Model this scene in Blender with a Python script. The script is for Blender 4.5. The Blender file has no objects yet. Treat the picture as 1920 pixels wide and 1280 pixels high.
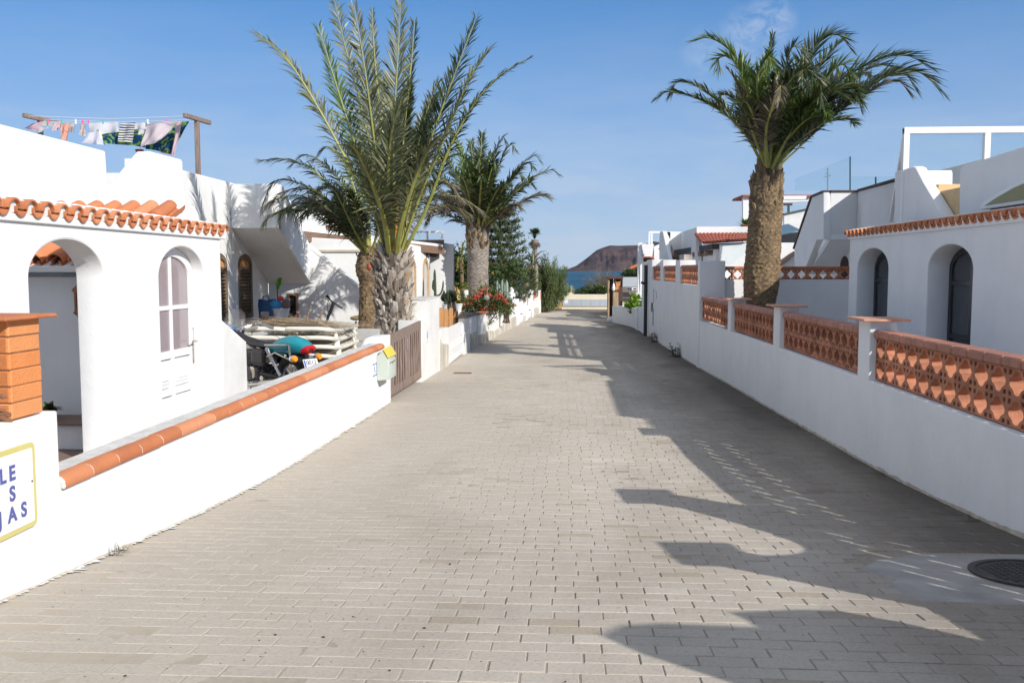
import bpy, math, random
from math import sin, cos, pi, radians, sqrt, atan2
from mathutils import Vector, Matrix, noise
V = Vector
SC = bpy.context.scene
COL = SC.collection
rnd = random.Random(7)

# ---------------------------------------------------------------- camera
FPX, VPX, HOR, EYE = 1700.0, 1058.0, 504.0, 1.6
PITCH = -math.atan((640 - HOR) / FPX)
YAW = radians(-3.2887975)
FW = V((sin(YAW) * cos(PITCH), cos(YAW) * cos(PITCH), sin(PITCH)))
RT = V((cos(YAW), -sin(YAW), 0))
UP = RT.cross(FW)
CAM = V((0, 0, EYE))
cd = bpy.data.cameras.new('camera')
cd.sensor_width = 36
cd.lens = FPX / 1920 * 36
cd.clip_start = 0.05
cd.clip_end = 60000
cam = bpy.data.objects.new('camera', cd)
COL.objects.link(cam)
cam.matrix_world = Matrix(((RT.x, UP.x, -FW.x, 0), (RT.y, UP.y, -FW.y, 0), (RT.z, UP.z, -FW.z, EYE), (0, 0, 0, 1)))
SC.camera = cam

# a measured sight line meets a plane of known distance
def sight(px, py):
    return FW + RT * ((px - 960) / FPX) - UP * ((py - 640) / FPX)
def onX(px, py, X):
    d = sight(px, py); return CAM + d * (X / d.x)
def onY(px, py, Y):
    d = sight(px, py); return CAM + d * (Y / d.y)
def PX(X, pts):
    return [(p.y, p.z) for p in (onX(a, b, X) for a, b in pts)]
def PY(Y, pts):
    return [(p.x, p.z) for p in (onY(a, b, Y) for a, b in pts)]

# ---------------------------------------------------------------- ground profile along the lane
GP = [(-40, .4), (-5, .3), (0, .13), (3.3, -.075), (4.5, -.175), (5.5, -.272), (6.6, -.375), (7.6, -.46), (9.6, -.575), (12.3, -.64), (15.6, -.72),
      (18.9, -.79), (23.3, -.90), (28.6, -1.0), (40, -1.15), (55, -1.36), (66, -1.5), (80, -1.7), (100, -3.0), (125, -8), (20000, -30)]
def gz(y):
    return sum(gz0(y + d) for d in (-1.0, -.5, 0, .5, 1.0)) / 5
def gz0(y):
    for (a, za), (b, zb) in zip(GP, GP[1:]):
        if y <= b:
            t = (y - a) / (b - a)
            return za + (zb - za) * t
    return GP[-1][1]
def lane_left(y):
    return -3.0 if y < 27 else -3.0 + 1.4 * (min(y, 66) - 27) / 38

# ---------------------------------------------------------------- materials
def ramp(nt, fac, stops):
    r = nt.nodes.new('ShaderNodeValToRGB')
    e = r.color_ramp.elements
    while len(e) < len(stops): e.new(0.5)
    for el, (p, c) in zip(e, stops):
        el.position = p; el.color = (*c, 1)
    nt.links.new(fac, r.inputs[0]); return r.outputs[0]
def noise_tex(nt, co, scale, detail=4, rough=.55, dist=0):
    n = nt.nodes.new('ShaderNodeTexNoise')
    n.inputs['Scale'].default_value = scale; n.inputs['Detail'].default_value = detail
    n.inputs['Roughness'].default_value = rough; n.inputs['Distortion'].default_value = dist
    nt.links.new(co, n.inputs['Vector']); return n.outputs[0]
def mapping(nt, co, sc=(1, 1, 1), rot=(0, 0, 0)):
    m = nt.nodes.new('ShaderNodeMapping')
    m.inputs['Scale'].default_value = sc; m.inputs['Rotation'].default_value = rot
    nt.links.new(co, m.inputs[0]); return m.outputs[0]
def mixc(nt, fac, a, b, mode='MIX'):
    m = nt.nodes.new('ShaderNodeMix'); m.data_type = 'RGBA'; m.blend_type = mode
    for sock, v in ((m.inputs[0], fac), (m.inputs[6], a), (m.inputs[7], b)):
        if hasattr(v, 'links'): nt.links.new(v, sock)
        elif isinstance(v, (int, float)): sock.default_value = v
        else: sock.default_value = (*v, 1)
    return m.outputs[2]
def math_n(nt, op, a, b=0.0, clamp=False):
    m = nt.nodes.new('ShaderNodeMath'); m.operation = op; m.use_clamp = clamp
    for i, v in enumerate((a, b)):
        if hasattr(v, 'links'): nt.links.new(v, m.inputs[i])
        else: m.inputs[i].default_value = v
    return m.outputs[0]
def base(name):
    m = bpy.data.materials.new(name); m.use_nodes = True
    nt = m.node_tree; b = nt.nodes['Principled BSDF']
    tc = nt.nodes.new('ShaderNodeTexCoord')
    return m, nt, b, tc.outputs['Object']
def bump(nt, b, h, strength, dist=.02):
    n = nt.nodes.new('ShaderNodeBump'); n.inputs['Strength'].default_value = strength; n.inputs['Distance'].default_value = dist
    nt.links.new(h, n.inputs['Height']); nt.links.new(n.outputs[0], b.inputs['Normal'])
def attr(nt, name='tint'):
    a = nt.nodes.new('ShaderNodeAttribute'); a.attribute_name = name
    return a.outputs['Fac']
def mat(name, col, rough=.8, var=.1, vs=5, bmp=0, bs=40, metal=0, tint=None, spec=.5, sc=(1, 1, 1), detail=5, bd=.02):
    m, nt, b, co = base(name)
    c2 = mapping(nt, co, sc)
    lo = tuple(c * (1 - var) for c in col); hi = tuple(min(1, c * (1 + var)) for c in col)
    out = ramp(nt, noise_tex(nt, c2, vs, detail), [(.3, lo), (.7, hi)])
    if tint:
        out = mixc(nt, .75, out, ramp(nt, attr(nt), tint))
    nt.links.new(out, b.inputs['Base Color'])
    b.inputs['Roughness'].default_value = rough; b.inputs['Metallic'].default_value = metal
    b.inputs['Specular IOR Level'].default_value = spec
    if bmp: bump(nt, b, noise_tex(nt, c2, bs, 4), bmp, bd)
    return m
def stucco(name, col=(.78, .78, .768), dirt=.06, b1=.35):
    m, nt, b, co = base(name)
    n1 = noise_tex(nt, co, 1.3, 6, .6)
    n2 = noise_tex(nt, mapping(nt, co, (2.2, 2.2, .45)), 1.2, 7, .7, .5)
    c = ramp(nt, n1, [(.35, tuple(x * (1 - dirt) for x in col)), (.6, col)])
    stain = ramp(nt, n2, [(.52, (1, 1, 1)), (.82, (.945, .937, .915))])
    c = mixc(nt, 1.0, c, stain, 'MULTIPLY')
    nt.links.new(c, b.inputs['Base Color'])
    b.inputs['Roughness'].default_value = .92; b.inputs['Specular IOR Level'].default_value = .25
    h = math_n(nt, 'ADD', math_n(nt, 'ADD', math_n(nt, 'MULTIPLY', noise_tex(nt, co, 70, 4), .35), noise_tex(nt, co, 9, 4)), math_n(nt, 'MULTIPLY', noise_tex(nt, co, 2.2, 3), 1.6))
    bump(nt, b, h, b1, .012)
    return m
def glass_mat(name, tint, clear=.8, rough=.05):
    m = bpy.data.materials.new(name); m.use_nodes = True
    nt = m.node_tree; nt.nodes.clear()
    o = nt.nodes.new('ShaderNodeOutputMaterial'); mx = nt.nodes.new('ShaderNodeMixShader')
    t = nt.nodes.new('ShaderNodeBsdfTransparent'); t.inputs[0].default_value = (*tint, 1)
    g = nt.nodes.new('ShaderNodeBsdfPrincipled'); g.inputs['Base Color'].default_value = (*[x * .5 for x in tint], 1)
    g.inputs['Roughness'].default_value = rough
    mx.inputs[0].default_value = clear
    nt.links.new(g.outputs[0], mx.inputs[1]); nt.links.new(t.outputs[0], mx.inputs[2]); nt.links.new(mx.outputs[0], o.inputs[0])
    return m
def leaf_mat(name, stops, rough=.45, trans=.25):
    m = bpy.data.materials.new(name); m.use_nodes = True
    nt = m.node_tree; b = nt.nodes['Principled BSDF']; o = nt.nodes['Material Output']
    c = ramp(nt, attr(nt), stops)
    nt.links.new(c, b.inputs['Base Color']); b.inputs['Roughness'].default_value = rough
    b.inputs['Specular IOR Level'].default_value = .45
    t = nt.nodes.new('ShaderNodeBsdfTranslucent'); nt.links.new(mixc(nt, 1.0, c, (1.0, 1.0, .45), 'MULTIPLY'), t.inputs[0])
    mx = nt.nodes.new('ShaderNodeMixShader'); mx.inputs[0].default_value = trans
    nt.links.new(b.outputs[0], mx.inputs[1]); nt.links.new(t.outputs[0], mx.inputs[2]); nt.links.new(mx.outputs[0], o.inputs[0])
    return m

M = {}
M['white'] = stucco('white_stucco')
M['white_old'] = stucco('weathered_white_stucco', (.74, .735, .71), .12)
M['cream'] = stucco('cream_stucco', (.74, .66, .50))
M['yellow'] = stucco('yellow_stucco', (.72, .47, .14))
M['cement'] = mat('bare_cement', (.42, .41, .40), .95, .14, 2.5, .4, 30)
M['cement_top'] = mat('pale_rough_cement', (.60, .59, .56), .95, .14, 9, .8, 45)
M['terracotta'] = mat('terracotta', (.48, .165, .065), .8, .22, 7, .25, 50)
M['terra_tile'] = mat('roof_tile', (.60, .22, .09), .85, .25, 6, .3, 40, tint=[(0, (.40, .125, .05)), (.5, (.52, .185, .075)), (1, (.60, .27, .14))])
M['red_tile'] = mat('red_roof_tile', (.36, .10, .06), .85, .25, 5, .3, 40)
M['hollow_brick'] = mat('orange_hollow_brick', (.74, .30, .10), .85, .18, 5, .35, 60, tint=[(0, (.64, .21, .06)), (1, (.66, .28, .105))])
M['lattice'] = mat('brown_clay_block', (.40, .165, .085), .85, .18, 9, .3, 60)
def cell_tint(m, sc, amt):
    nt = m.node_tree; b = nt.nodes['Principled BSDF']; lk = b.inputs['Base Color'].links[0].from_socket
    tc = nt.nodes.new('ShaderNodeTexCoord'); vm = nt.nodes.new('ShaderNodeVectorMath'); vm.operation = 'FLOOR'
    nt.links.new(mapping(nt, tc.outputs['Object'], sc), vm.inputs[0])
    wn = nt.nodes.new('ShaderNodeTexWhiteNoise'); nt.links.new(vm.outputs[0], wn.inputs['Vector'])
    c = mixc(nt, 1.0, lk, ramp(nt, wn.outputs[0], [(0, (1 - amt, 1 - amt * 1.1, 1 - amt)), (1, (1 + amt, 1 + amt, 1 + amt * 1.3))]), 'MULTIPLY')
    salt = ramp(nt, noise_tex(nt, tc.outputs['Object'], 7, 6, .7), [(.60, (0, 0, 0)), (.78, (1, 1, 1))])
    c = mixc(nt, math_n(nt, 'MULTIPLY', salt, .35), c, (.46, .33, .26))
    nt.links.new(c, b.inputs['Base Color'])
cell_tint(M['lattice'], (.4, 3.41, 4.35), .22)
M['coping'] = mat('brown_coping_tile', (.36, .15, .09), .6, .16, 9, .15, 60); cell_tint(M['coping'], (.4, 3.22, .5), .16)
M['captile'] = mat('pink_clay_slab', (.52, .27, .18), .8, .18, 9, .2, 60)
M['whitemetal'] = mat('white_paint', (.80, .80, .80), .35, .03, 3)
M['black'] = mat('black_plastic', (.018, .018, .02), .4, .2, 8)
M['rubber'] = mat('black_rubber', (.022, .022, .022), .8, .2, 10)
M['chrome'] = mat('chrome', (.75, .75, .76), .15, .05, 5, metal=1)
M['steel'] = mat('brushed_steel', (.55, .53, .49), .32, .1, 20, metal=1)
M['darkmetal'] = mat('dark_metal', (.05, .045, .045), .55, .2, 12, .3, 60, metal=.4)
M['teal'] = mat('teal_paint', (.008, .24, .29), .25, .08, 3)
M['redlens'] = mat('red_lens', (.50, .012, .02), .15, .1, 20)
M['amber'] = mat('amber_lens', (.85, .28, .02), .2, .1, 20)
M['blue'] = mat('blue_paint', (.03, .10, .42), .5, .05, 5)
M['signblue'] = mat('sign_blue_paint', (.10, .11, .32), .5, .05, 5)
M['signwhite'] = mat('enamel_white', (.78, .79, .80), .3, .03, 3)
M['signyellow'] = mat('enamel_yellow', (.60, .53, .19), .35, .08, 4)
M['greywood'] = mat('weathered_wood', (.23, .17, .14), .85, .3, 4, .5, 25, sc=(6, 6, .7))
M['darkwood'] = mat('dark_wood', (.075, .045, .035), .7, .3, 4, .4, 25, sc=(6, 6, .7))
M['brownwood'] = mat('brown_wood_fascia', (.20, .125, .085), .8, .22, 3, .4, 25, sc=(1, .4, 6))
M['orangewood'] = mat('pine_wood', (.55, .27, .09), .6, .2, 4, .2, 25, sc=(4, 4, .6))
M['crate'] = mat('orange_plywood', (.55, .23, .07), .6, .25, 7, .2, 30)
M['shutter'] = mat('brown_shutter_paint', (.17, .115, .07), .6, .15, 8)
M['windowframe'] = mat('black_window_frame', (.02, .02, .025), .35, .1, 8)
M['curtain'] = mat('pale_curtain', (.32, .31, .29), .9, .2, 3, sc=(14, 14, .5))
M['pinkcurtain'] = mat('mauve_curtain', (.36, .29, .30), .9, .12, 3, sc=(14, 14, .5))
M['darkglass'] = mat('dark_pane', (.022, .024, .028), .05, .3, 2)
M['doorglass'] = mat('mauve_reflecting_pane', (.31, .255, .265), .08, .12, 1.6, spec=.6)
M['whiteplastic'] = mat('cream_plastic', (.74, .70, .60), .4, .06, 4)
M['straw'] = mat('dry_palm_straw', (.40, .29, .16), .9, .3, 12, tint=[(0, (.26, .18, .10)), (1, (.52, .40, .25))])
M['mailgreen'] = mat('pale_green_metal', (.47, .52, .46), .5, .06, 3)
M['mailyellow'] = mat('yellow_metal', (.80, .55, .06), .45, .06, 3)
M['bark'] = mat('palm_bark', (.19, .13, .07), .95, .45, 13, .9, 34, tint=[(0, (.035, .025, .016)), (.4, (.155, .105, .06)), (1, (.35, .25, .13))])
M['bark_grey'] = mat('grey_palm_bark', (.22, .19, .16), .95, .3, 8, .6, 30, tint=[(0, (.10, .085, .07)), (.5, (.25, .215, .18)), (1, (.42, .37, .31))])
M['boots'] = mat('grey_leaf_bases', (.34, .29, .24), .95, .25, 9, .5, 40, sc=(4, 4, 1), tint=[(0, (.05, .036, .025)), (.25, (.20, .155, .115)), (.6, (.38, .325, .27)), (.92, (.58, .52, .45)), (1, (.52, .33, .16))])
M['trunk'] = mat('tree_bark', (.13, .10, .075), .95, .3, 6, .6, 20)
M['leaf_grey'] = leaf_mat('grey_green_frond', [(0, (.070, .074, .034)), (.45, (.125, .140, .064)), (.8, (.20, .215, .118)), (1, (.31, .30, .19))], .40, .22)
M['leaf_dark'] = leaf_mat('dark_green_frond', [(0, (.022, .034, .013)), (.5, (.044, .070, .021)), (.85, (.085, .125, .034)), (1, (.18, .155, .09))], .40, .25)
M['leaf_fresh'] = leaf_mat('fresh_green_frond', [(0, (.040, .078, .016)), (.6, (.095, .16, .035)), (1, (.20, .25, .08))], .40, .3)
M['leaf_dry'] = leaf_mat('drying_frond', [(0, (.060, .048, .030)), (.5, (.125, .100, .062)), (1, (.26, .22, .15))], .7, .15)
M['rachis'] = mat('yellow_green_stalk', (.27, .27, .065), .5, .2, 5)
M['rachis_dark'] = mat('olive_stalk', (.14, .13, .05), .5, .2, 5)
M['orange_stalk'] = mat('orange_fruit_stalk', (.62, .24, .02), .5, .2, 9)
M['needle'] = leaf_mat('pine_needle', [(0, (.022, .036, .014)), (.6, (.060, .085, .028)), (1, (.12, .14, .05))], .6, .2)
M['bushleaf'] = leaf_mat('bush_leaf', [(0, (.026, .046, .015)), (.6, (.075, .115, .030)), (1, (.17, .20, .06))], .6, .25)
M['feathery'] = leaf_mat('feathery_leaf', [(0, (.035, .058, .020)), (.6, (.09, .135, .038)), (1, (.16, .20, .065))], .7, .25)
M['silverleaf'] = leaf_mat('silvery_leaf', [(0, (.07, .09, .065)), (1, (.22, .25, .19))], .7, .15)
M['brightleaf'] = leaf_mat('bright_green_leaf', [(0, (.07, .16, .01)), (1, (.26, .42, .03))], .5, .3)
M['yellowleaf'] = leaf_mat('yellow_green_leaf', [(0, (.10, .13, .02)), (1, (.33, .33, .06))], .5, .25)
M['cactus'] = leaf_mat('cactus_skin', [(0, (.030, .050, .025)), (1, (.075, .10, .045))], .6, .05)
M['palecactus'] = leaf_mat('pale_cactus_skin', [(0, (.11, .14, .07)), (1, (.34, .36, .22))], .6, .05)
M['agave'] = leaf_mat('blue_agave_skin', [(0, (.13, .18, .14)), (1, (.30, .37, .31))], .5, .05)
M['flower'] = leaf_mat('red_bract', [(0, (.52, .05, .045)), (1, (.82, .20, .16))], .7, .3)
M['twig'] = leaf_mat('dry_twigs', [(0, (.11, .085, .06)), (1, (.26, .21, .15))], .9, .1)
M['soil'] = mat('dry_soil', (.23, .175, .125), .95, .25, 1.5, .6, 20)
M['rock'] = mat('pale_stone', (.42, .38, .33), .95, .3, 3, .8, 12)
M['clad'] = mat('pale_stone_cladding', (.50, .455, .385), .95, .35, 2.6, .9, 9, sc=(1, 1, .35))
M['gold_stone'] = mat('golden_stone_slabs', (.52, .31, .12), .9, .3, 1.6, .6, 8)
M['panel_grey'] = mat('pale_grey_panel', (.40, .44, .48), .7, .08, .8)
M['slate'] = mat('dark_grey_roofing', (.085, .085, .085), .8, .25, 3, .5, 14)
M['tealroof'] = mat('blue_grey_roof_sheet', (.10, .17, .20), .35, .15, 2)
M['dome'] = mat('grey_dome_render', (.56, .57, .58), .8, .1, 2, .2, 20)
M['olive'] = mat('olive_acrylic', (.23, .215, .075), .3, .1, 2)
M['beige'] = mat('beige_moulding', (.50, .44, .33), .8, .1, 4)
M['tan'] = mat('tan_floor_tile', (.62, .43, .22), .7, .12, 4)
M['floor'] = mat('brown_floor_tile', (.20, .13, .095), .55, .2, 3)
M['redfloor'] = mat('red_painted_floor', (.45, .13, .11), .8, .15, 4)
M['glass'] = glass_mat('clear_blue_glass', (.95, .985, .99), .965)
M['clearplastic'] = glass_mat('clear_screen', (.93, .93, .92), .8, .15)
M['globe'] = glass_mat('clear_globe', (.82, .82, .78), .45, .1)
M['bluebag'] = mat('blue_woven_plastic', (.015, .075, .20), .5, .3, 12)
M['skyblue'] = mat('sky_blue_plastic', (.04, .30, .62), .45, .25, 10)
M['redplastic'] = mat('red_plastic', (.60, .05, .04), .45, .1, 5)
M['plasticwhite'] = mat('white_plastic', (.66, .68, .70), .5, .06, 5)
M['limegreen'] = leaf_mat('lime_leaf', [(0, (.22, .50, .03)), (1, (.30, .62, .05))], .5, .3)
M['clay_red'] = mat('red_clay_pot', (.30, .045, .035), .8, .12, 6)
M['lantern'] = mat('brown_carved_wood', (.24, .095, .045), .6, .2, 8)

# ---------------------------------------------------------------- mesh builder
class MB:
    def __init__(s):
        s.v = []; s.f = []; s.m = []; s.sm = []; s.t = []
    def add(s, vs, fs, m=0, smooth=False, t=0.5):
        o = len(s.v)
        s.v += [tuple(p) for p in vs]
        for f in fs:
            s.f.append([i + o for i in f]); s.m.append(m); s.sm.append(smooth); s.t.append(t)
        return s
    def box(s, lo, hi, m=0, t=.5, mx=None):
        x0, y0, z0 = lo; x1, y1, z1 = hi
        vs = [V(p) for p in ((x0, y0, z0), (x1, y0, z0), (x1, y1, z0), (x0, y1, z0), (x0, y0, z1), (x1, y0, z1), (x1, y1, z1), (x0, y1, z1))]
        if mx: vs = [mx @ p for p in vs]
        return s.add(vs, [(3, 2, 1, 0), (4, 5, 6, 7), (0, 1, 5, 4), (1, 2, 6, 5), (2, 3, 7, 6), (3, 0, 4, 7)], m, False, t)
    def rbox(s, lo, hi, r=.02, m=0, t=.5, mx=None):
        # box with chamfered edges
        c = [(a + b) / 2 for a, b in zip(lo, hi)]; h = [(b - a) / 2 for a, b in zip(lo, hi)]
        vs = []
        for sx in (-1, 1):
            for sy in (-1, 1):
                for sz in (-1, 1):
                    for k in range(3):
                        p = [sx * h[0], sy * h[1], sz * h[2]]
                        for j in range(3):
                            if j != k: p[j] -= (1 if p[j] > 0 else -1) * min(r, h[j] * .9)
                        vs.append(V((c[0] + p[0], c[1] + p[1], c[2] + p[2])))
        def ix(a, b, d, k): return ((a * 2 + b) * 2 + d) * 3 + k
        fs = []
        for a in (0, 1):
            q = [ix(a, 0, 0, 0), ix(a, 1, 0, 0), ix(a, 1, 1, 0), ix(a, 0, 1, 0)]; fs.append(q if a else q[::-1])
            q = [ix(0, a, 0, 1), ix(0, a, 1, 1), ix(1, a, 1, 1), ix(1, a, 0, 1)]; fs.append(q if a else q[::-1])
            q = [ix(0, 0, a, 2), ix(1, 0, a, 2), ix(1, 1, a, 2), ix(0, 1, a, 2)]; fs.append(q if a else q[::-1])
        for a in (0, 1):
            for b in (0, 1):
                def fx(q, n):
                    nn = (vs[q[1]] - vs[q[0]]).cross(vs[q[2]] - vs[q[0]])
                    return q if nn.dot(n) > 0 else q[::-1]
                A, B = (a * 2 - 1), (b * 2 - 1)
                fs.append(fx([ix(a, b, 0, 0), ix(a, b, 1, 0), ix(a, b, 1, 1), ix(a, b, 0, 1)], V((A, B, 0))))
                fs.append(fx([ix(a, 0, b, 0), ix(a, 1, b, 0), ix(a, 1, b, 2), ix(a, 0, b, 2)], V((A, 0, B))))
                fs.append(fx([ix(0, a, b, 1), ix(1, a, b, 1), ix(1, a, b, 2), ix(0, a, b, 2)], V((0, A, B))))
                for d in (0, 1):
                    fs.append(fx([ix(a, b, d, 0), ix(a, b, d, 1), ix(a, b, d, 2)], V((A, B, d * 2 - 1))))
        if mx: vs = [mx @ p for p in vs]
        return s.add(vs, fs, m, False, t)
    def tube(s, pts, r, n=8, m=0, t=.5, caps=True, flat=1.0):
        pts = [V(p) for p in pts]
        rs = r if isinstance(r, (list, tuple)) else [r] * len(pts)
        vs = []; up = None
        for i, p in enumerate(pts):
            T = (pts[min(i + 1, len(pts) - 1)] - pts[max(i - 1, 0)]).normalized()
            if up is None: up = V((0, 0, 1)) if abs(T.z) < .9 else V((1, 0, 0))
            a = T.cross(up)
            if a.length < 1e-6: a = T.cross(V((1, 0, 0)))
            a.normalize(); b = a.cross(T).normalized(); up = b
            for k in range(n):
                w = 2 * pi * k / n
                vs.append(p + (a * cos(w) + b * sin(w) * flat) * rs[i])
        fs = []
        for i in range(len(pts) - 1):
            for k in range(n):
                k2 = (k + 1) % n
                fs.append((i * n + k, i * n + k2, (i + 1) * n + k2, (i + 1) * n + k))
        s.add(vs, fs, m, True, t)
        if caps:
            o = len(s.v) - len(vs)
            s.f.append([o + k for k in range(n)][::-1]); s.m.append(m); s.sm.append(False); s.t.append(t)
            e = o + (len(pts) - 1) * n
            s.f.append([e + k for k in range(n)]); s.m.append(m); s.sm.append(False); s.t.append(t)
        return s
    def lathe(s, c, prof, n=20, m=0, t=.5, axis=None, smooth=True):
        # prof: (radius, height) pairs, axis: direction of height
        c = V(c); ax = V(axis).normalized() if axis else V((0, 0, 1))
        a = ax.orthogonal().normalized(); b = ax.cross(a)
        vs = []
        for r, h in prof:
            for k in range(n):
                w = 2 * pi * k / n
                vs.append(c + ax * h + (a * cos(w) + b * sin(w)) * r)
        fs = []
        for i in range(len(prof) - 1):
            for k in range(n):
                k2 = (k + 1) % n
                fs.append((i * n + k, i * n + k2, (i + 1) * n + k2, (i + 1) * n + k))
        return s.add(vs, fs, m, smooth, t)
    def ball(s, c, r, n=12, m=0, t=.5):
        r3 = r if isinstance(r, (tuple, list)) else (r, r, r)
        vs = []; fs = []; k = n // 2
        for i in range(k + 1):
            th = pi * i / k
            for j in range(n):
                w = 2 * pi * j / n
                vs.append((c[0] + r3[0] * sin(th) * cos(w), c[1] + r3[1] * sin(th) * sin(w), c[2] - r3[2] * cos(th)))
        for i in range(k):
            for j in range(n):
                j2 = (j + 1) % n
                fs.append((i * n + j, i * n + j2, (i + 1) * n + j2, (i + 1) * n + j))
        return s.add(vs, fs, m, True, t)
    def slab(s, outline, O, U, W0, W1, holes=(), bev=.012, m=0, t=.5, Vv=(0, 0, 1)):
        # a flat plate with openings: outline in (along U, along Vv), spread W0..W1 along U x Vv
        cu = bpy.data.curves.new('c', 'CURVE'); cu.dimensions = '2D'; cu.fill_mode = 'BOTH'
        for pl in [outline, *holes]:
            sp = cu.splines.new('POLY'); sp.points.add(len(pl) - 1); sp.use_cyclic_u = True
            for q, (a, b) in zip(sp.points, pl): q.co = (a, b, 0, 1)
        th = abs(W1 - W0); bev = min(bev, th * .4)
        cu.extrude = th / 2 - bev; cu.bevel_depth = bev; cu.bevel_resolution = 1 if bev > .004 else 0; cu.offset = -bev
        ob = bpy.data.objects.new('c', cu); me = bpy.data.meshes.new_from_object(ob)
        O = V(O); U = V(U).normalized(); Vv = V(Vv).normalized(); W = U.cross(Vv); mid = (W0 + W1) / 2
        vs = [O + U * q.co.x + Vv * q.co.y + W * (q.co.z + mid) for q in me.vertices]
        s.add(vs, [list(p.vertices) for p in me.polygons], m, True, t)
        bpy.data.objects.remove(ob); bpy.data.curves.remove(cu); bpy.data.meshes.remove(me)
        return s
    def slabX(s, outline, X0, X1, **k): return s.slab(outline, (0, 0, 0), (0, 1, 0), min(X0, X1), max(X0, X1), **k)
    def slabY(s, outline, Y0, Y1, **k): return s.slab(outline, (0, 0, 0), (1, 0, 0), -max(Y0, Y1), -min(Y0, Y1), **k)
    def slabZ(s, outline, Z0, Z1, **k): return s.slab(outline, (0, 0, 0), (1, 0, 0), min(Z0, Z1), max(Z0, Z1), Vv=(0, 1, 0), **k)
    def build(s, name, mats, parent=None, local=False, label=None, link=True):
        me = bpy.data.meshes.new(name)
        me.from_pydata(s.v, [], s.f)
        if not isinstance(mats, (list, tuple)): mats = [mats]
        for q in mats: me.materials.append(q)
        me.polygons.foreach_set('material_index', s.m)
        me.polygons.foreach_set('use_smooth', s.sm)
        a = me.attributes.new('tint', 'FLOAT', 'FACE'); a.data.foreach_set('value', s.t)
        me.update(); me.validate()
        if any(s.sm): me.set_sharp_from_angle(angle=radians(38))
        o = bpy.data.objects.new(name, me); COL.objects.link(o)
        if parent:
            o.parent = parent
            if not local: o.matrix_parent_inverse = PINV[parent.name] if parent.name in PINV else Matrix()
        PINV[o.name] = Matrix()
        if label: o['label'] = label
        return o
PINV = {}
def thing(name, label, cat, loc=(0, 0, 0), rz=0, group=None, scale=1):
    o = bpy.data.objects.new(name, None); o.empty_display_size = .1
    COL.objects.link(o); o.location = loc; o.rotation_euler = (0, 0, rz); o.scale = (scale,) * 3
    o['label'] = label; o['category'] = cat
    if group: o['group'] = group
    PINV[o.name] = (Matrix.Translation(loc) @ Matrix.Rotation(rz, 4, 'Z') @ Matrix.Scale(scale, 4)).inverted()
    return o
def tag(o, label, cat, group=None):
    o['label'] = label; o['category'] = cat
    if group: o['group'] = group
    return o
def structure(o): o['kind'] = 'structure'; return o
def dup(o, parent=None):
    c = o.copy(); COL.objects.link(c)
    if parent: c.parent = parent
    for ch in list(o.children): dup(ch, c)
    return c
def arch(u0, u1, v0, vs, vt, n=16):
    # opening with a round head from spring height vs to crown vt
    c = (u0 + u1) / 2; r = (u1 - u0) / 2
    return [(u0, v0), (u1, v0)] + [(c + r * cos(pi * k / n), vs + (vt - vs) * sin(pi * k / n)) for k in range(n + 1)]
def rect(u0, u1, v0, v1): return [(u0, v0), (u1, v0), (u1, v1), (u0, v1)]
def catmull(pts, n):
    P = [V(p) for p in pts]; P = [P[0] * 2 - P[1]] + P + [P[-1] * 2 - P[-2]]
    out = []; seg = len(P) - 3
    for i in range(n + 1):
        t = i / n * seg; k = min(int(t), seg - 1); t -= k
        a, b, c, d = P[k:k + 4]
        out.append(.5 * ((2 * b) + (c - a) * t + (2 * a - 5 * b + 4 * c - d) * t * t + (3 * b - a - 3 * c + d) * t ** 3))
    return out
SKY_AIR, SKY_DUST, SKY_OZ, SKY_STR, SUN_E, EXPO, HAZE = .7, 0, 3, .15, 2.4, 1.12, .00003
FILLC = (2.5, 2.45, 2.4)
SKYGAIN = (.24, .57, .95)
CLOUDC = (1.68, 2.0, 2.42)
# ================================================================ world, sun
w = bpy.data.worlds.new('World'); SC.world = w; w.use_nodes = True
nt = w.node_tree; bg = nt.nodes['Background']
sky = nt.nodes.new('ShaderNodeTexSky'); sky.sky_type = 'NISHITA'; sky.sun_disc = False
SUNV = V((1.33, -1.2, 1.0)).normalized()
sky.sun_elevation = math.asin(SUNV.z); sky.sun_rotation = atan2(SUNV.x, SUNV.y)
sky.air_density = SKY_AIR; sky.dust_density = SKY_DUST; sky.ozone_density = SKY_OZ; sky.altitude = 0
tc = nt.nodes.new('ShaderNodeTexCoord')
g = tc.outputs['Generated']
sep = nt.nodes.new('ShaderNodeSeparateXYZ'); nt.links.new(g, sep.inputs[0])
# thin cloud low over the sea, and a few wisps higher up
n1 = noise_tex(nt, mapping(nt, g, (3.0, 3.0, 14)), 2.2, 8, .62, .3)
low = ramp(nt, sep.outputs[2], [(0, (.95, .95, .95)), (.05, (.80, .80, .80)), (.11, (.55, .55, .55)), (.18, (.30, .30, .30)), (.27, (.05, .05, .05)), (.36, (0, 0, 0))])
f1 = math_n(nt, 'MULTIPLY', math_n(nt, 'ADD', math_n(nt, 'MULTIPLY', ramp(nt, n1, [(.42, (0, 0, 0)), (.66, (1, 1, 1))]), .30), .85), low)
def wisp(px, py, rad, sharp):
    d = sight(px, py).normalized()
    vm = nt.nodes.new('ShaderNodeVectorMath'); vm.operation = 'DISTANCE'
    nt.links.new(g, vm.inputs[0]); vm.inputs[1].default_value = d
    return math_n(nt, 'SUBTRACT', 1.0, math_n(nt, 'DIVIDE', vm.outputs['Value'], rad), True)
n2 = noise_tex(nt, mapping(nt, g, (16, 16, 22)), 3.0, 9, .66, .6)
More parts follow.
